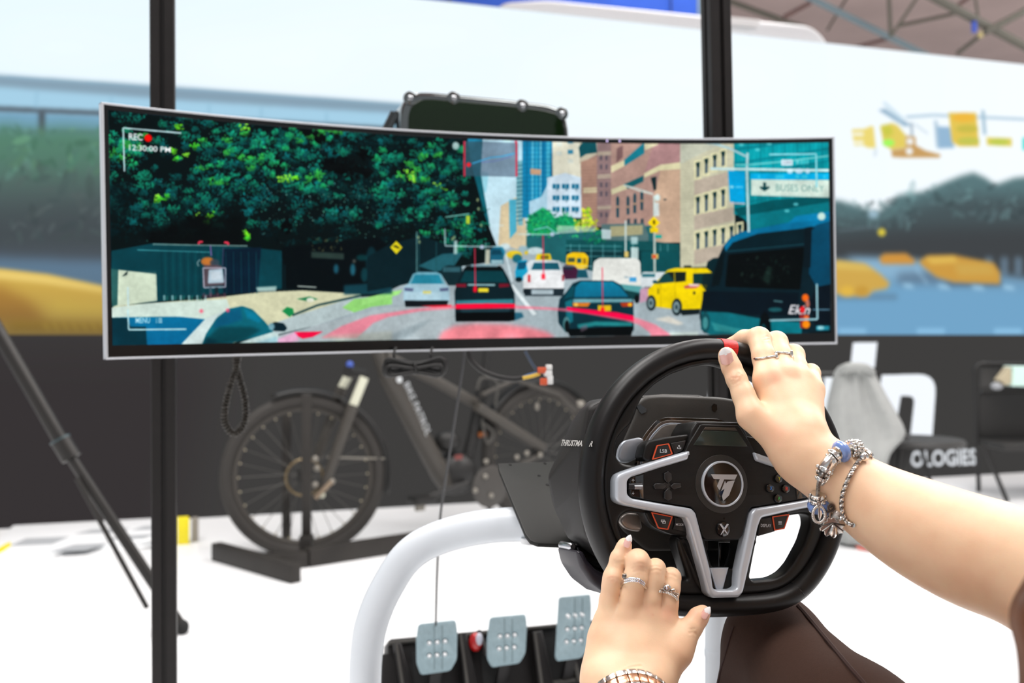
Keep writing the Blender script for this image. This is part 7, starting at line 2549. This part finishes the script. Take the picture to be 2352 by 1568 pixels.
def nail(base, tip, width, lift=0.0012, side=0.0, white=0.72, point=0.5, twist=0.0, tip_off=0.0):
    """nail between two photo points; base and tip carry their own 3D points"""
    b3, t3 = base, tip
    ax = (t3 - b3)
    L = ax.length
    ax.normalize()
    view = (b3 - EYE_P).normalized()
    s = ax.cross(view).normalized()
    n = s.cross(ax).normalized()
    if n.dot(view) > 0:
        n = -n
    if twist:
        rq = Quaternion(ax, twist)
        s, n = rq @ s, rq @ n
    NU, NV = 10, 16
    vs, fs, mi = [], [], []
    for layer in (0, 1):
        for j in range(NV + 1):
            t = j / NV
            if t < 0.12:
                wv = 0.62 + 0.38 * math.sqrt(t / 0.12)
            elif t < 0.62:
                wv = 1.0
            else:
                wv = max(0.06, (1 - ((t - 0.62) / 0.38) ** (1.6 + point)) ** (0.75))
            for i in range(NU + 1):
                a = (i / NU - 0.5) * 2
                x = a * width * 0.5 * wv
                drop = (a * a) * width * 0.20 * wv
                arch = -0.0010 * (2 * t - 1) ** 2
                vs.append(b3 + ax * (t * L) + s * x + n * (lift - drop + arch + (0.0 if layer == 0 else -0.0007)))
    row_ = NU + 1
    lay = row_ * (NV + 1)
    for layer in (0, 1):
        for j in range(NV):
            for i in range(NU):
                a = layer * lay + j * row_ + i
                sm = 0.06 * ((i + .5) / NU * 2 - 1) ** 2
                fs.append((a, a + 1, a + row_ + 1, a + row_) if layer == 0 else (a, a + row_, a + row_ + 1, a + 1))
                mi.append(1 if (j + .5) / NV > white + sm - .03 else 0)
    for j in range(NV):
        for i in (0, NU):
            a = j * row_ + i
            fs.append((a, a + row_, a + row_ + lay, a + lay))
            mi.append(1 if (j + .5) / NV > white else 0)
    for i in range(NU):
        a = NV * row_ + i
        fs.append((a, a + 1, a + 1 + lay, a + lay))
        mi.append(1)
    me = pymesh('fingernail', vs, fs)
    fixnormals(me)
    me.materials.append(M_nail)
    me.materials.append(M_tip)
    me.polygons.foreach_set('material_index', mi)
    return link('fingernail', me, None, person, True)


def npx(fn, x, y, d):
    return fn(x, y, d)


def surf(fn, x, y):
    q = fn(x, y, 1.0)
    px, py = 1176 + q.x / q.y * FPX, HORIZON - (q.z - EYE) / q.y * FPX
    return hit(px, py)[0], (px, py)


# right thumb nail
p0, _ = surf(A_, 225, 505)
nail(p0 + (EYE_P - p0).normalized() * 0.0008, A_(172, 305, p0.y - .0015), 0.0118, 0.0009, white=.62, point=.2, twist=.12)
# left little-finger nail and thumb nail
p0, _ = surf(B_, 412, 240)
nail(p0 + (EYE_P - p0).normalized() * 0.0006, B_(462, 118, p0.y + .0005), 0.0064, 0.0014, white=.55, point=-.2, twist=-.35)
p0, _ = surf(B_, 1158, 930)
nail(p0 + (EYE_P - p0).normalized() * 0.0006, B_(1236, 822, p0.y - .0015), 0.0072, 0.0008, white=.55, point=-.3, twist=-.5)

# --- rings
M_sil = mat('polished_silver', (222, 220, 216), 0.18, 1.0)
M_sild = mat('oxidised_silver', (120, 116, 112), 0.3, 1.0)


def on_skin(fn, pts, off, n=6, fb=None):
    out = []
    for (x, y) in pts:
        q = fn(x, y, 1.0)
        px, py = 1176 + q.x / q.y * FPX, HORIZON - (q.z - EYE) / q.y * FPX
        h_, _n = hit(px, py, off, fb)
        out.append(h_)
    return catmull(out, n)


def skin_ring(name, label, fn, pts, r, axis_c, off=0.0006):
    """visible arc laid on the finger, closed behind it around axis_c"""
    arc = on_skin(fn, pts, off)
    a, b = arc[0], arc[-1]
    c = Vector(axis_c)
    back = [b + (b - (a + b) / 2) * .06 + (c - (a + b) / 2) * .8, c + (c - (a + b) / 2) * 1.0, a + (a - (a + b) / 2) * .06 + (c - (a + b) / 2) * .8]
    loop_ = arc + catmull([b] + back + [a], 6)[1:-1]
    root = thing(name, label, 'ring', arc[len(arc) // 2])
    tube('band', loop_, r, M_sil, root, n=10, closed=True)
    return root, arc


r1, a1 = skin_ring('finger_ring', 'thin silver ring with end stud on the index finger above the wheel rim', A_, [(556, 440), (620, 438), (700, 424), (770, 412), (796, 408)], .0011, A_(670, 420, .949))
lathe('stud', rod_frame(a1[-1], a1[-1] + Vector((.01, -.004, .002))), [(0.0, -.002), (.0026, -.001), (.0030, .0006), (.0022, .0014), (0.0, .0016)], M_sil, r1, 16)
blob('stud', A_(800, 412, a1[-1].y - .002), (.0016, .0016, .0030), M_sil, r1, 12)
r2, a2 = skin_ring('finger_ring', 'thin silver ring with end stud on the middle finger above the wheel rim', A_, [(785, 366), (840, 368), (900, 372), (960, 378), (975, 380)], .0011, A_(860, 385, .958))
blob('stud', A_(982, 380, a2[-1].y - .002), (.0017, .0016, .0038), M_sil, r2, 12)
r3, a3 = skin_ring('finger_ring', 'pave silver double band on the ring finger of the hand at the rim bottom', B_, [(392, 595), (420, 580), (470, 568), (530, 575), (572, 596), (588, 618)], .0013, B_(497, 640, .858))
arc2 = on_skin(B_, [(390, 572), (420, 556), (470, 546), (530, 552), (575, 574), (592, 596)], .0006)
tube('upper_band', arc2, .0012, M_sil, r3, n=8)
for k in range(2, len(arc2), 2):
    blob('stone', arc2[k] + (EYE_P - arc2[k]).normalized() * .0009, .0007, mat('pave_stone', (206, 204, 220), 0.1, .6), r3, 6)
    blob('stone', a3[min(k, len(a3) - 1)] + (EYE_P - a3[min(k, len(a3) - 1)]).normalized() * .0010, .0007, _mats['pave_stone'], r3, 6)
blob('side_gem', B_(405, 525, a3[0].y - .002), (.0026, .002, .0024), M_sild, r3, 10)
r4, a4 = skin_ring('finger_ring', 'beaded silver ring with a heart crown on the index finger at the rim bottom', B_, [(744, 672), (775, 676), (820, 686), (862, 704), (895, 728), (910, 752)], .0009, B_(830, 730, .866))
for k in range(0, len(a4), 2):
    blob('bead', a4[k] + (EYE_P - a4[k]).normalized() * .0006, .0013, M_sil, r4, 8)


def loop_px(fn, cx, cy, rx, ry, off, n=14, a0=0.0, a1=6.283, heart=False):
    pts_ = []
    for k in range(n):
        a = a0 + (a1 - a0) * k / n
        x, y = math.cos(a), -math.sin(a)
        if heart:
            y = y * (1.0 if y > 0 else .75) - (.28 if abs(x) < .25 and y < 0 else 0) * -1
        pts_.append((cx + rx * x, cy + ry * y))
    return on_skin(fn, pts_, off, 2)


tube('heart', loop_px(B_, 822, 640, 30, 30, .0016, 16, heart=True), .0008, M_sil, r4, n=6, closed=False)
tube('scroll', loop_px(B_, 762, 652, 15, 14, .0014, 12), .0007, M_sil, r4, n=6)
tube('scroll', loop_px(B_, 876, 668, 16, 15, .0014, 12), .0007, M_sil, r4, n=6)
tube('scroll', loop_px(B_, 905, 700, 10, 14, .0012, 10), .0007, M_sil, r4, n=6)
hq = on_skin(B_, [(820, 640), (822, 641)], .0012)[0]
blob('centre_stone', hq, .0012, _mats['pave_stone'], r4, 8)
blob('crown_bead', on_skin(B_, [(822, 612), (823, 612)], .0014)[0], .0008, M_sil, r4, 8)

# --- bracelets on the right wrist (crop scale 6.273 at 1840,1000)


def D_(x, y, d):
    return P(1840 + x / 6.273, 1000 + y / 6.273, d)


def dpx(x, y, off=0.002, fb=.88):
    return hit(1840 + x / 6.273, 1000 + y / 6.273, off, fb)


def wrist_loop(pts, off, back_d, n=5):
    front = [dpx(x, y, off, fb=None)[0] or D_(x, y, back_d[0]) for (x, y) in pts]
    return front


br = thing('charm_bracelet', 'silver charm bracelet with blue glass beads on the wrist above the wheel hub', 'bracelet', D_(290, 800, .86))
path_px = [(1000, 330), (900, 262), (800, 235), (700, 235), (590, 250), (480, 310), (400, 400), (340, 500), (295, 590), (272, 690), (270, 770), (268, 860), (278, 950), (330, 1030), (420, 1090), (520, 1130), (600, 1170)]
bp_ = []
for (x, y) in path_px:
    q, nn = dpx(x, y, .0035)
    bp_.append(q)
dmean = sum(q.y for q in bp_) / len(bp_)
for k, q in enumerate(bp_):
    if abs(q.y - .862) > .03:
        x, y = path_px[k]
        bp_[k] = D_(x, y, .862)
bpath = catmull(bp_, 6)
tube('snake_chain', helix(bp_, .0014, 90, 6), .0008, M_sil, br, n=5)
axw = (P(1990, 1143, .866) - P(1838, 1040, .888)).normalized()
back = [bp_[-1], P(1950, 1200, .885), P(1985, 1150, .905), P(2005, 1090, .900), P(2000, 1055, .885), bp_[0]]
tube('back_chain', catmull(back, 6), .0014, M_sil, br, n=8)


def tangent(k):
    a, b = bp_[max(0, k - 1)], bp_[min(len(bp_) - 1, k + 1)]
    return (b - a).normalized()


def bead(k, R, L, m_, name='bead', dx=None, n=20, hole=.4):
    c = bp_[k] if dx is None else bp_[k].lerp(bp_[k + 1], dx)
    t = tangent(k)
    fr = rod_frame(c, c + t, (EYE_P - c))
    lathe(name, fr, [(R * hole, -L / 2), (R * .75, -L * .48), (R * .95, -L * .28), (R, 0), (R * .95, L * .28), (R * .75, L * .48), (R * hole, L / 2)], m_, br, n)


def drum(k, R, L, m_, dx=0.0, ridges=0, name='silver_bead'):
    c = bp_[k].lerp(bp_[min(k + 1, len(bp_) - 1)], dx)
    t = tangent(k)
    fr = rod_frame(c, c + t, (EYE_P - c))
    prof = [(R * .5, -L / 2), (R * .95, -L / 2), (R, -L * .42), (R, L * .42), (R * .95, L / 2), (R * .5, L / 2)]
    o = lathe(name, fr, prof, m_, br, 18)
    for j in range(ridges):
        a = 2 * math.pi * j / ridges
        blob('granule', fr(R * math.cos(a), R * math.sin(a), 0), (R * .22), M_sil, o, 7)
    return o


M_bead = mat('blue_opal_glass', (118, 148, 208), 0.15, coat=1.0, sss=0.3)
bead(4, .0098, .0085, M_bead, 'glass_bead', .25)
drum(4, .0062, .0100, M_sil, .25)
bead(12, .0098, .0092, M_bead, 'glass_bead', .2)
drum(12, .0070, .0022, M_sil, -.25)
for k, dx_ in ((3, .15), (3, -.25), (2, .5), (2, .2)):
    drum(k, .0068, .0018, M_sil if dx_ != .2 else M_sild, dx_, 14)
drum(5, .0062, .0042, M_sil, .15, 10)
drum(5, .0055, .0030, M_sil, .65, 8)
drum(6, .0058, .0095, M_sil, .25)
drum(7, .0068, .0036, M_sil, -.05, 9)
drum(7, .0050, .0050, M_sild, .5, 8)
drum(8, .0042, .0030, M_sil, .2, 8)
drum(10, .0062, .0046, M_sil, .7, 8)
drum(11, .0068, .0052, M_sil, .35, 9)
# safety chain beside the beads
sc_ = [dpx(x, y, .002)[0] for (x, y) in ((540, 385), (490, 430), (450, 500), (410, 570), (370, 640), (320, 690), (275, 690))]
sc_ = catmull(sc_, 6)
for k in range(0, len(sc_) - 1):
    c = sc_[k]
    t = (sc_[k + 1] - c).normalized()
    a = t.cross(Vector((0, 1, 0))).normalized() if k % 2 else t.cross(Vector((1, 0, 0))).normalized()
    tube('chain_link', [c + t * (.0016 * math.cos(2 * math.pi * j / 8)) + a * (.0010 * math.sin(2 * math.pi * j / 8)) for j in range(8)], .0004, M_sil, br, n=5, closed=True)
blob('chain_end', dpx(545, 385, .002)[0], .0020, M_sil, br, 10)
# hanging charms: a rope ring with a leaf, a flower spray, small hoop, clasp heart
dC = .852
ro = [D_(255 + 88 * math.cos(2 * math.pi * k / 30), 1135 + 118 * math.sin(2 * math.pi * k / 30), dC) for k in range(30)]
ch1 = tube('ring_charm', ro, .0012, M_sild, br, n=8, closed=True)
for k in range(30):
    blob('rope_bead', ro[k] + Vector((0, -.0004, 0)), .0015, M_sil, ch1, 6)
prism('leaf_charm', [(0, 0), (.0022, .006), (.0016, .012), (0, .015), (-.0016, .010), (-.0014, .004)], yaw_frame(D_(265, 1235, dC), 10), -.0006, .0008, M_sil, br, .0004)
tube('jump_ring', [D_(252 + 22 * math.cos(2 * math.pi * k / 12), 985 + 30 * math.sin(2 * math.pi * k / 12), dC - .004) for k in range(12)], .0007, M_sil, br, n=6, closed=True)
fl_ = yaw_frame(D_(446, 1290, dC), 5)
sp_pts = []
for k in range(28):
    a = 2 * math.pi * k / 28
    rr_ = .0105 * (1 + .16 * math.cos(a * 9)) * (1.0 if math.sin(a) < .2 else .72)
    sp_pts.append((rr_ * math.cos(a) * 1.02, rr_ * math.sin(a) * .9))
sc2 = prism('blossom_charm', sp_pts, fl_, -.0008, .0012, M_sil, br, .0006)
for k in range(7):
    a = math.pi * (1.0 + k / 6.0)
    tube('petal_vein', [fl_(0, .002, .0016), fl_(.0105 * math.cos(a), .0095 * math.sin(a), .0014)], .0006, M_sild, sc2, n=5)
blob('blossom_heart', fl_(0.0005, -.005, .002), (.0034, .0016, .0056), M_sil, sc2, 12)
for (x, h_) in ((-.006, .011), (-.002, .016), (.002, .014), (.006, .011)):
    tube('stem', [fl_(x, .004, .0), fl_(x * .9, h_, 0)], .0011, M_sil, sc2, n=6)
    blob('stem_bead', fl_(x * .9, h_, .0), .0014, M_sild, sc2, 7)
tube('hoop_charm', [D_(430 + 42 * math.cos(2 * math.pi * k / 14), 1040 + 48 * math.sin(2 * math.pi * k / 14), dC - .002) for k in range(14)], .0011, M_sild, br, n=6, closed=True)
blob('pearl_charm', D_(520, 1130, dC), .0036, mat('pearly_stone', (206, 196, 190), 0.2, .3), br, 12)
blob('pink_charm', D_(572, 1140, dC + .003), .0028, mat('pink_stone', (214, 170, 160), 0.3), br, 10)
tube('clasp_heart', catmull([dpx(810, 300, .004, .86)[0], dpx(825, 250, .005, .86)[0], D_(880, 240, .862), D_(990, 330, .86), D_(1000, 350, .86), D_(930, 350, .86)], 4, True), .0011, M_sil, br, n=8, closed=True)
for (x, y) in ((880, 205), (930, 262), (960, 285), (905, 268)):
    blob('clasp_bead', D_(x, y, .866), .0028, M_sil, br, 9)
tube('small_hoop', [D_(1130 + 38 * math.cos(2 * math.pi * k / 14), 410 + 24 * math.sin(2 * math.pi * k / 14), .87) for k in range(14)], .0007, M_sil, br, n=5, closed=True)

bg = thing('twisted_bangle', 'twisted silver rope bangle on the forearm next to the charm bracelet', 'bracelet', D_(620, 900, .86))
bpts = [(868, 345), (800, 420), (730, 530), (670, 650), (630, 760), (605, 860), (598, 960), (608, 1060), (640, 1160), (690, 1230), (770, 1275)]
bq = [dpx(x, y, .0022)[0] for (x, y) in bpts]
fr0, fr1 = bq[0], bq[-1]
cA = P(1975, 1133, .868)
bb = [fr1, P(1985, 1200, .888), P(2005, 1140, .902), P(2005, 1085, .893), fr0]
for ph in (0, 1, 2):
    cl = catmull(bq, 14)
    # three strands twisted about the bangle's line
    pts_ = []
    for i in range(320 + 1):
        s = i / 320.0 * (len(cl) - 1)
        k = min(len(cl) - 2, int(s))
        p = cl[k].lerp(cl[k + 1], s - k)
        t = (cl[k + 1] - cl[k]).normalized()
        a = t.cross(Vector((0, 1, 0))).normalized()
        b = t.cross(a)
        th = 2 * math.pi * (i / 26.0 + ph / 3.0)
        pts_.append(p + a * (.0009 * math.cos(th)) + b * (.0009 * math.sin(th)))
    tube('strand', pts_, .0011, M_sil if ph else M_sild, bg, n=7)
tube('back_band', catmull(bb, 6), .0020, M_sil, bg, n=10)
blob('end_ball', dpx(880, 345, .003)[0], .0042, M_sil, bg, 14)
box('clasp_block', yaw_frame(D_(650, 1260, .868), 20), (0, 0, 0), (.009, .013, .004), mat('clear_clasp', (196, 200, 206), .2, .5), bg, .001)

# --- watch band on the left wrist at the bottom edge
wt = thing('wristwatch', 'steel bracelet watch with rose links on the wrist at the bottom edge', 'watch', B_(450, 1560, .81))
M_rose = mat('rose_gold', (226, 178, 146), 0.25, .9)
wl = [(170, 1610), (240, 1562), (330, 1520), (430, 1497), (520, 1492), (600, 1505), (680, 1535), (750, 1585), (800, 1640)]
wq = []
for (x, y) in wl:
    px, py = 1340 + x / 4.26, 1200 + y / 4.26
    q, nn = hit(px, py, .0025, .83)
    wq.append(q)
wp = catmull(wq, 5)
for k in range(0, len(wp) - 5, 5):
    c = wp[k]
    t = (wp[k + 5] - c).normalized()
    out_ = (c - L_wr).normalized()
    ax = (L_elb - L_wr).normalized()
    fr = Frame(c + (wp[k + 5] - c) * .5 + ax * .004, t, ax, t.cross(ax))
    if fr.w.dot(out_) < 0:
        fr = Frame(fr.o, -t, ax, (-t).cross(ax))
    lk = box('steel_link', fr, (0, -.0052, 0), ((wp[k + 5] - c).length * .96, .0055, .0036), M_sil, wt, .0010)
    box('rose_link', fr, (0, .0016, -.0003), ((wp[k + 5] - c).length * .96, .0074, .0036), M_rose, wt, .0010)
    box('steel_link', fr, (0, .0084, 0), ((wp[k + 5] - c).length * .96, .0055, .0036), M_sil, wt, .0010)
rest = [wq[-1], L_wr + Vector((.028, .012, -.005)), L_wr + Vector((0, .034, 0)), L_wr + Vector((-.030, .012, -.005)), wq[0]]
tube('strap_back', catmull(rest, 6), .0030, M_sil, wt, n=8)

# --- trousers
ft = Field((.02, .25, .02), (.62, 1.28, .66), .006)
dt_ = ft.new()
KR, AR = P(1775, 1478, 1.0), Vector((.215, 1.16, .11))
HRp, HLp = Vector((.47, .47, .40)), Vector((.32, .42, .40))
KM = P(1960, 1700, .86)
ft.cone(dt_, KR, KM, .046, .060, .02, .08)
ft.cone(dt_, KM, HRp, .060, .095, .03, .08)
ft.cone(dt_, KR, KR + (AR - KR) * .5, .046, .050, .02, .08)
ft.cone(dt_, KR + (AR - KR) * .5, AR, .050, .052, .03, .08)
KL, AL = Vector((.10, .86, .41)), Vector((.055, 1.16, .11))
ft.cone(dt_, KL, HLp, .066, .098, .03, .08)
ft.cone(dt_, KL, AL, .064, .055, .03, .08)
ft.cone(dt_, HRp, HLp, .105, .105, .05, .09)
VT, QT = ft.mesh(dt_, 3)
M_tr = mat('dark_brown_wool', (62, 43, 35), 0.85, vary=.06, vscale=300, bump=.25, bscale=1400, spec=.2)
trou = link('trousers', np_mesh('trousers', VT, QT), M_tr, person, True, 'dark brown pressed trousers')
bvt = BVHTree.FromPolygons([tuple(v) for v in VT], [tuple(int(i) for i in q) for q in QT])
seam = []
for (x, y) in ((1832, 1392), (1850, 1412), (1880, 1448), (1915, 1490), (1950, 1532), (1985, 1572), (2030, 1630)):
    q, n_ = hit(x, y, .0006, None, bvt)
    if q is not None:
        seam.append(q)
if len(seam) > 2:
    tube('pressed_crease', catmull(seam, 5), .0022, mat('crease_brown', (52, 31, 26), 0.9), trou, n=6)
seam = []
for (x, y) in ((1682, 1440), (1672, 1470), (1662, 1505), (1652, 1540), (1645, 1575)):
    q, n_ = hit(x + 4, y, .0004, None, bvt)
    if q is not None:
        seam.append(q)
if len(seam) > 2:
    tube('side_seam', catmull(seam, 5), .0012, mat('crease_brown', (52, 31, 26), 0.9), trou, n=6)
# shirt
fs_ = Field((.28, .08, .38), (.80, .62, .92), .008)
ds_ = fs_.new()
fs_.cone(ds_, Vector((.39, .40, .42)), Vector((.47, .22, .80)), .11, .10, .06, .12)
fs_.cone(ds_, Vector((.44, .44, .42)), Vector((.59, .26, .80)), .11, .10, .06, .12)
fs_.cone(ds_, Vector((.37, .255, .845)), Vector((.66, .345, .865)), .062, .066, .05, .1)
VS, QS = fs_.mesh(ds_, 2)
link('shirt', np_mesh('shirt', VS, QS), mat('brown_knit_top', (86, 58, 48), 0.85, vary=.05, vscale=60), person, True)
# shoes
for a_ in (AR, AL):
    blob('shoe', Vector((a_.x - .02, a_.y + .06, .045)), (.045, .13, .045), mat('black_shoe', (22, 21, 21), .4), person, 16)
# eyes, mouth
for s_ in (-1, 1):
    e_ = blob('eye', fr_h(.032 * s_, .012, .068), .0125, mat('eye_white', (232, 230, 226), .2), person, 12)
    blob('iris', fr_h(.032 * s_, .012, .0785), (.0055, .0035, .0055), mat('brown_iris', (70, 46, 30), .2), e_, 10)
tube('lips', catmull([fr_h(-.022, -.054, .082), fr_h(-.008, -.051, .094), fr_h(0, -.053, .0955), fr_h(.008, -.051, .094), fr_h(.022, -.054, .082)], 4), .0045, mat('rose_lips', (186, 104, 98), .4), person, n=8)
# hair: long brown locks; a few hang into the right edge of the picture
rg_ = random.Random(3)
hm = []
for k in range(150):
    a = rg_.uniform(-2.6, 2.6)
    el = rg_.uniform(.1, 1.2)
    st_ = fr_h(.088 * math.sin(a) * math.cos(el), .03 + .088 * math.sin(el), -.012 - .085 * math.cos(a) * math.cos(el))
    sd_ = 1 if math.sin(a) > 0 else -1
    md_ = fr_h(.10 * math.sin(a), -.05, -.02 - .085 * math.cos(a))
    en_ = Vector((md_.x + rg_.uniform(-.03, .03), md_.y - .03 + rg_.uniform(-.03, .03), .72 + rg_.uniform(-.08, .08)))
    hm.append(tube_me(catmull([st_, fr_h(.098 * math.sin(a), .02, -.012 - .092 * math.cos(a)), md_, en_], 5), .0065, 5))
for k in range(44):
    j = rg_.uniform(-9, 40)
    dj = rg_.uniform(-.03, .03)
    hm.append(tube_me(catmull([fr_h(-.05 - .04 * rg_.random(), .06, .03), fr_h(-.095, .0, .035 + dj * .5), Vector((.335 + dj * .4, .400, .965)), Vector((.292 + dj * .3, .470, .855)),
                               P(2392 + j, 1310, .502 + dj), P(2352 + j, 1380, .51 + dj), P(2344 + j, 1425, .51 + dj), P(2360 + j, 1500, .505 + dj), P(2364 + j, 1600, .50 + dj), P(2345 + j, 1800, .49 + dj)], 6), .0034, 5))
bmc = bmesh.new()
bmesh.ops.create_uvsphere(bmc, u_segments=20, v_segments=14, radius=.089)
bmc.transform(fr_h.m @ Matrix.Translation((0, .034, -.022)))
mcap = bpy.data.meshes.new('cap')
bmc.to_mesh(mcap)
bmc.free()
hm.append(mcap)
hj = join_me(hm)
link('hair', hj, mat('chestnut_hair', (98, 66, 48), .45, vary=.2, vscale=60), person, True)
# seat of the rig
stf = yaw_frame((.47, .36, .22), YAW)
box('seat_pan', stf, (0, .02, -.02), (.46, .07, .48), mat('black_seat_fabric', (30, 30, 31), .8), rig, .03)
box('seat_back', yaw_frame((.56, .06, .60), YAW, 12), (0, 0, 0), (.46, .74, .05), _mats['black_seat_fabric'], rig, .02)
for s_ in (-.2, .2):
    tube('seat_post', [stf(s_, 0, -.1), Vector((stf(s_, 0, -.1).x, stf(s_, 0, -.1).y, 0))], .02, M_rig, rig, n=12)
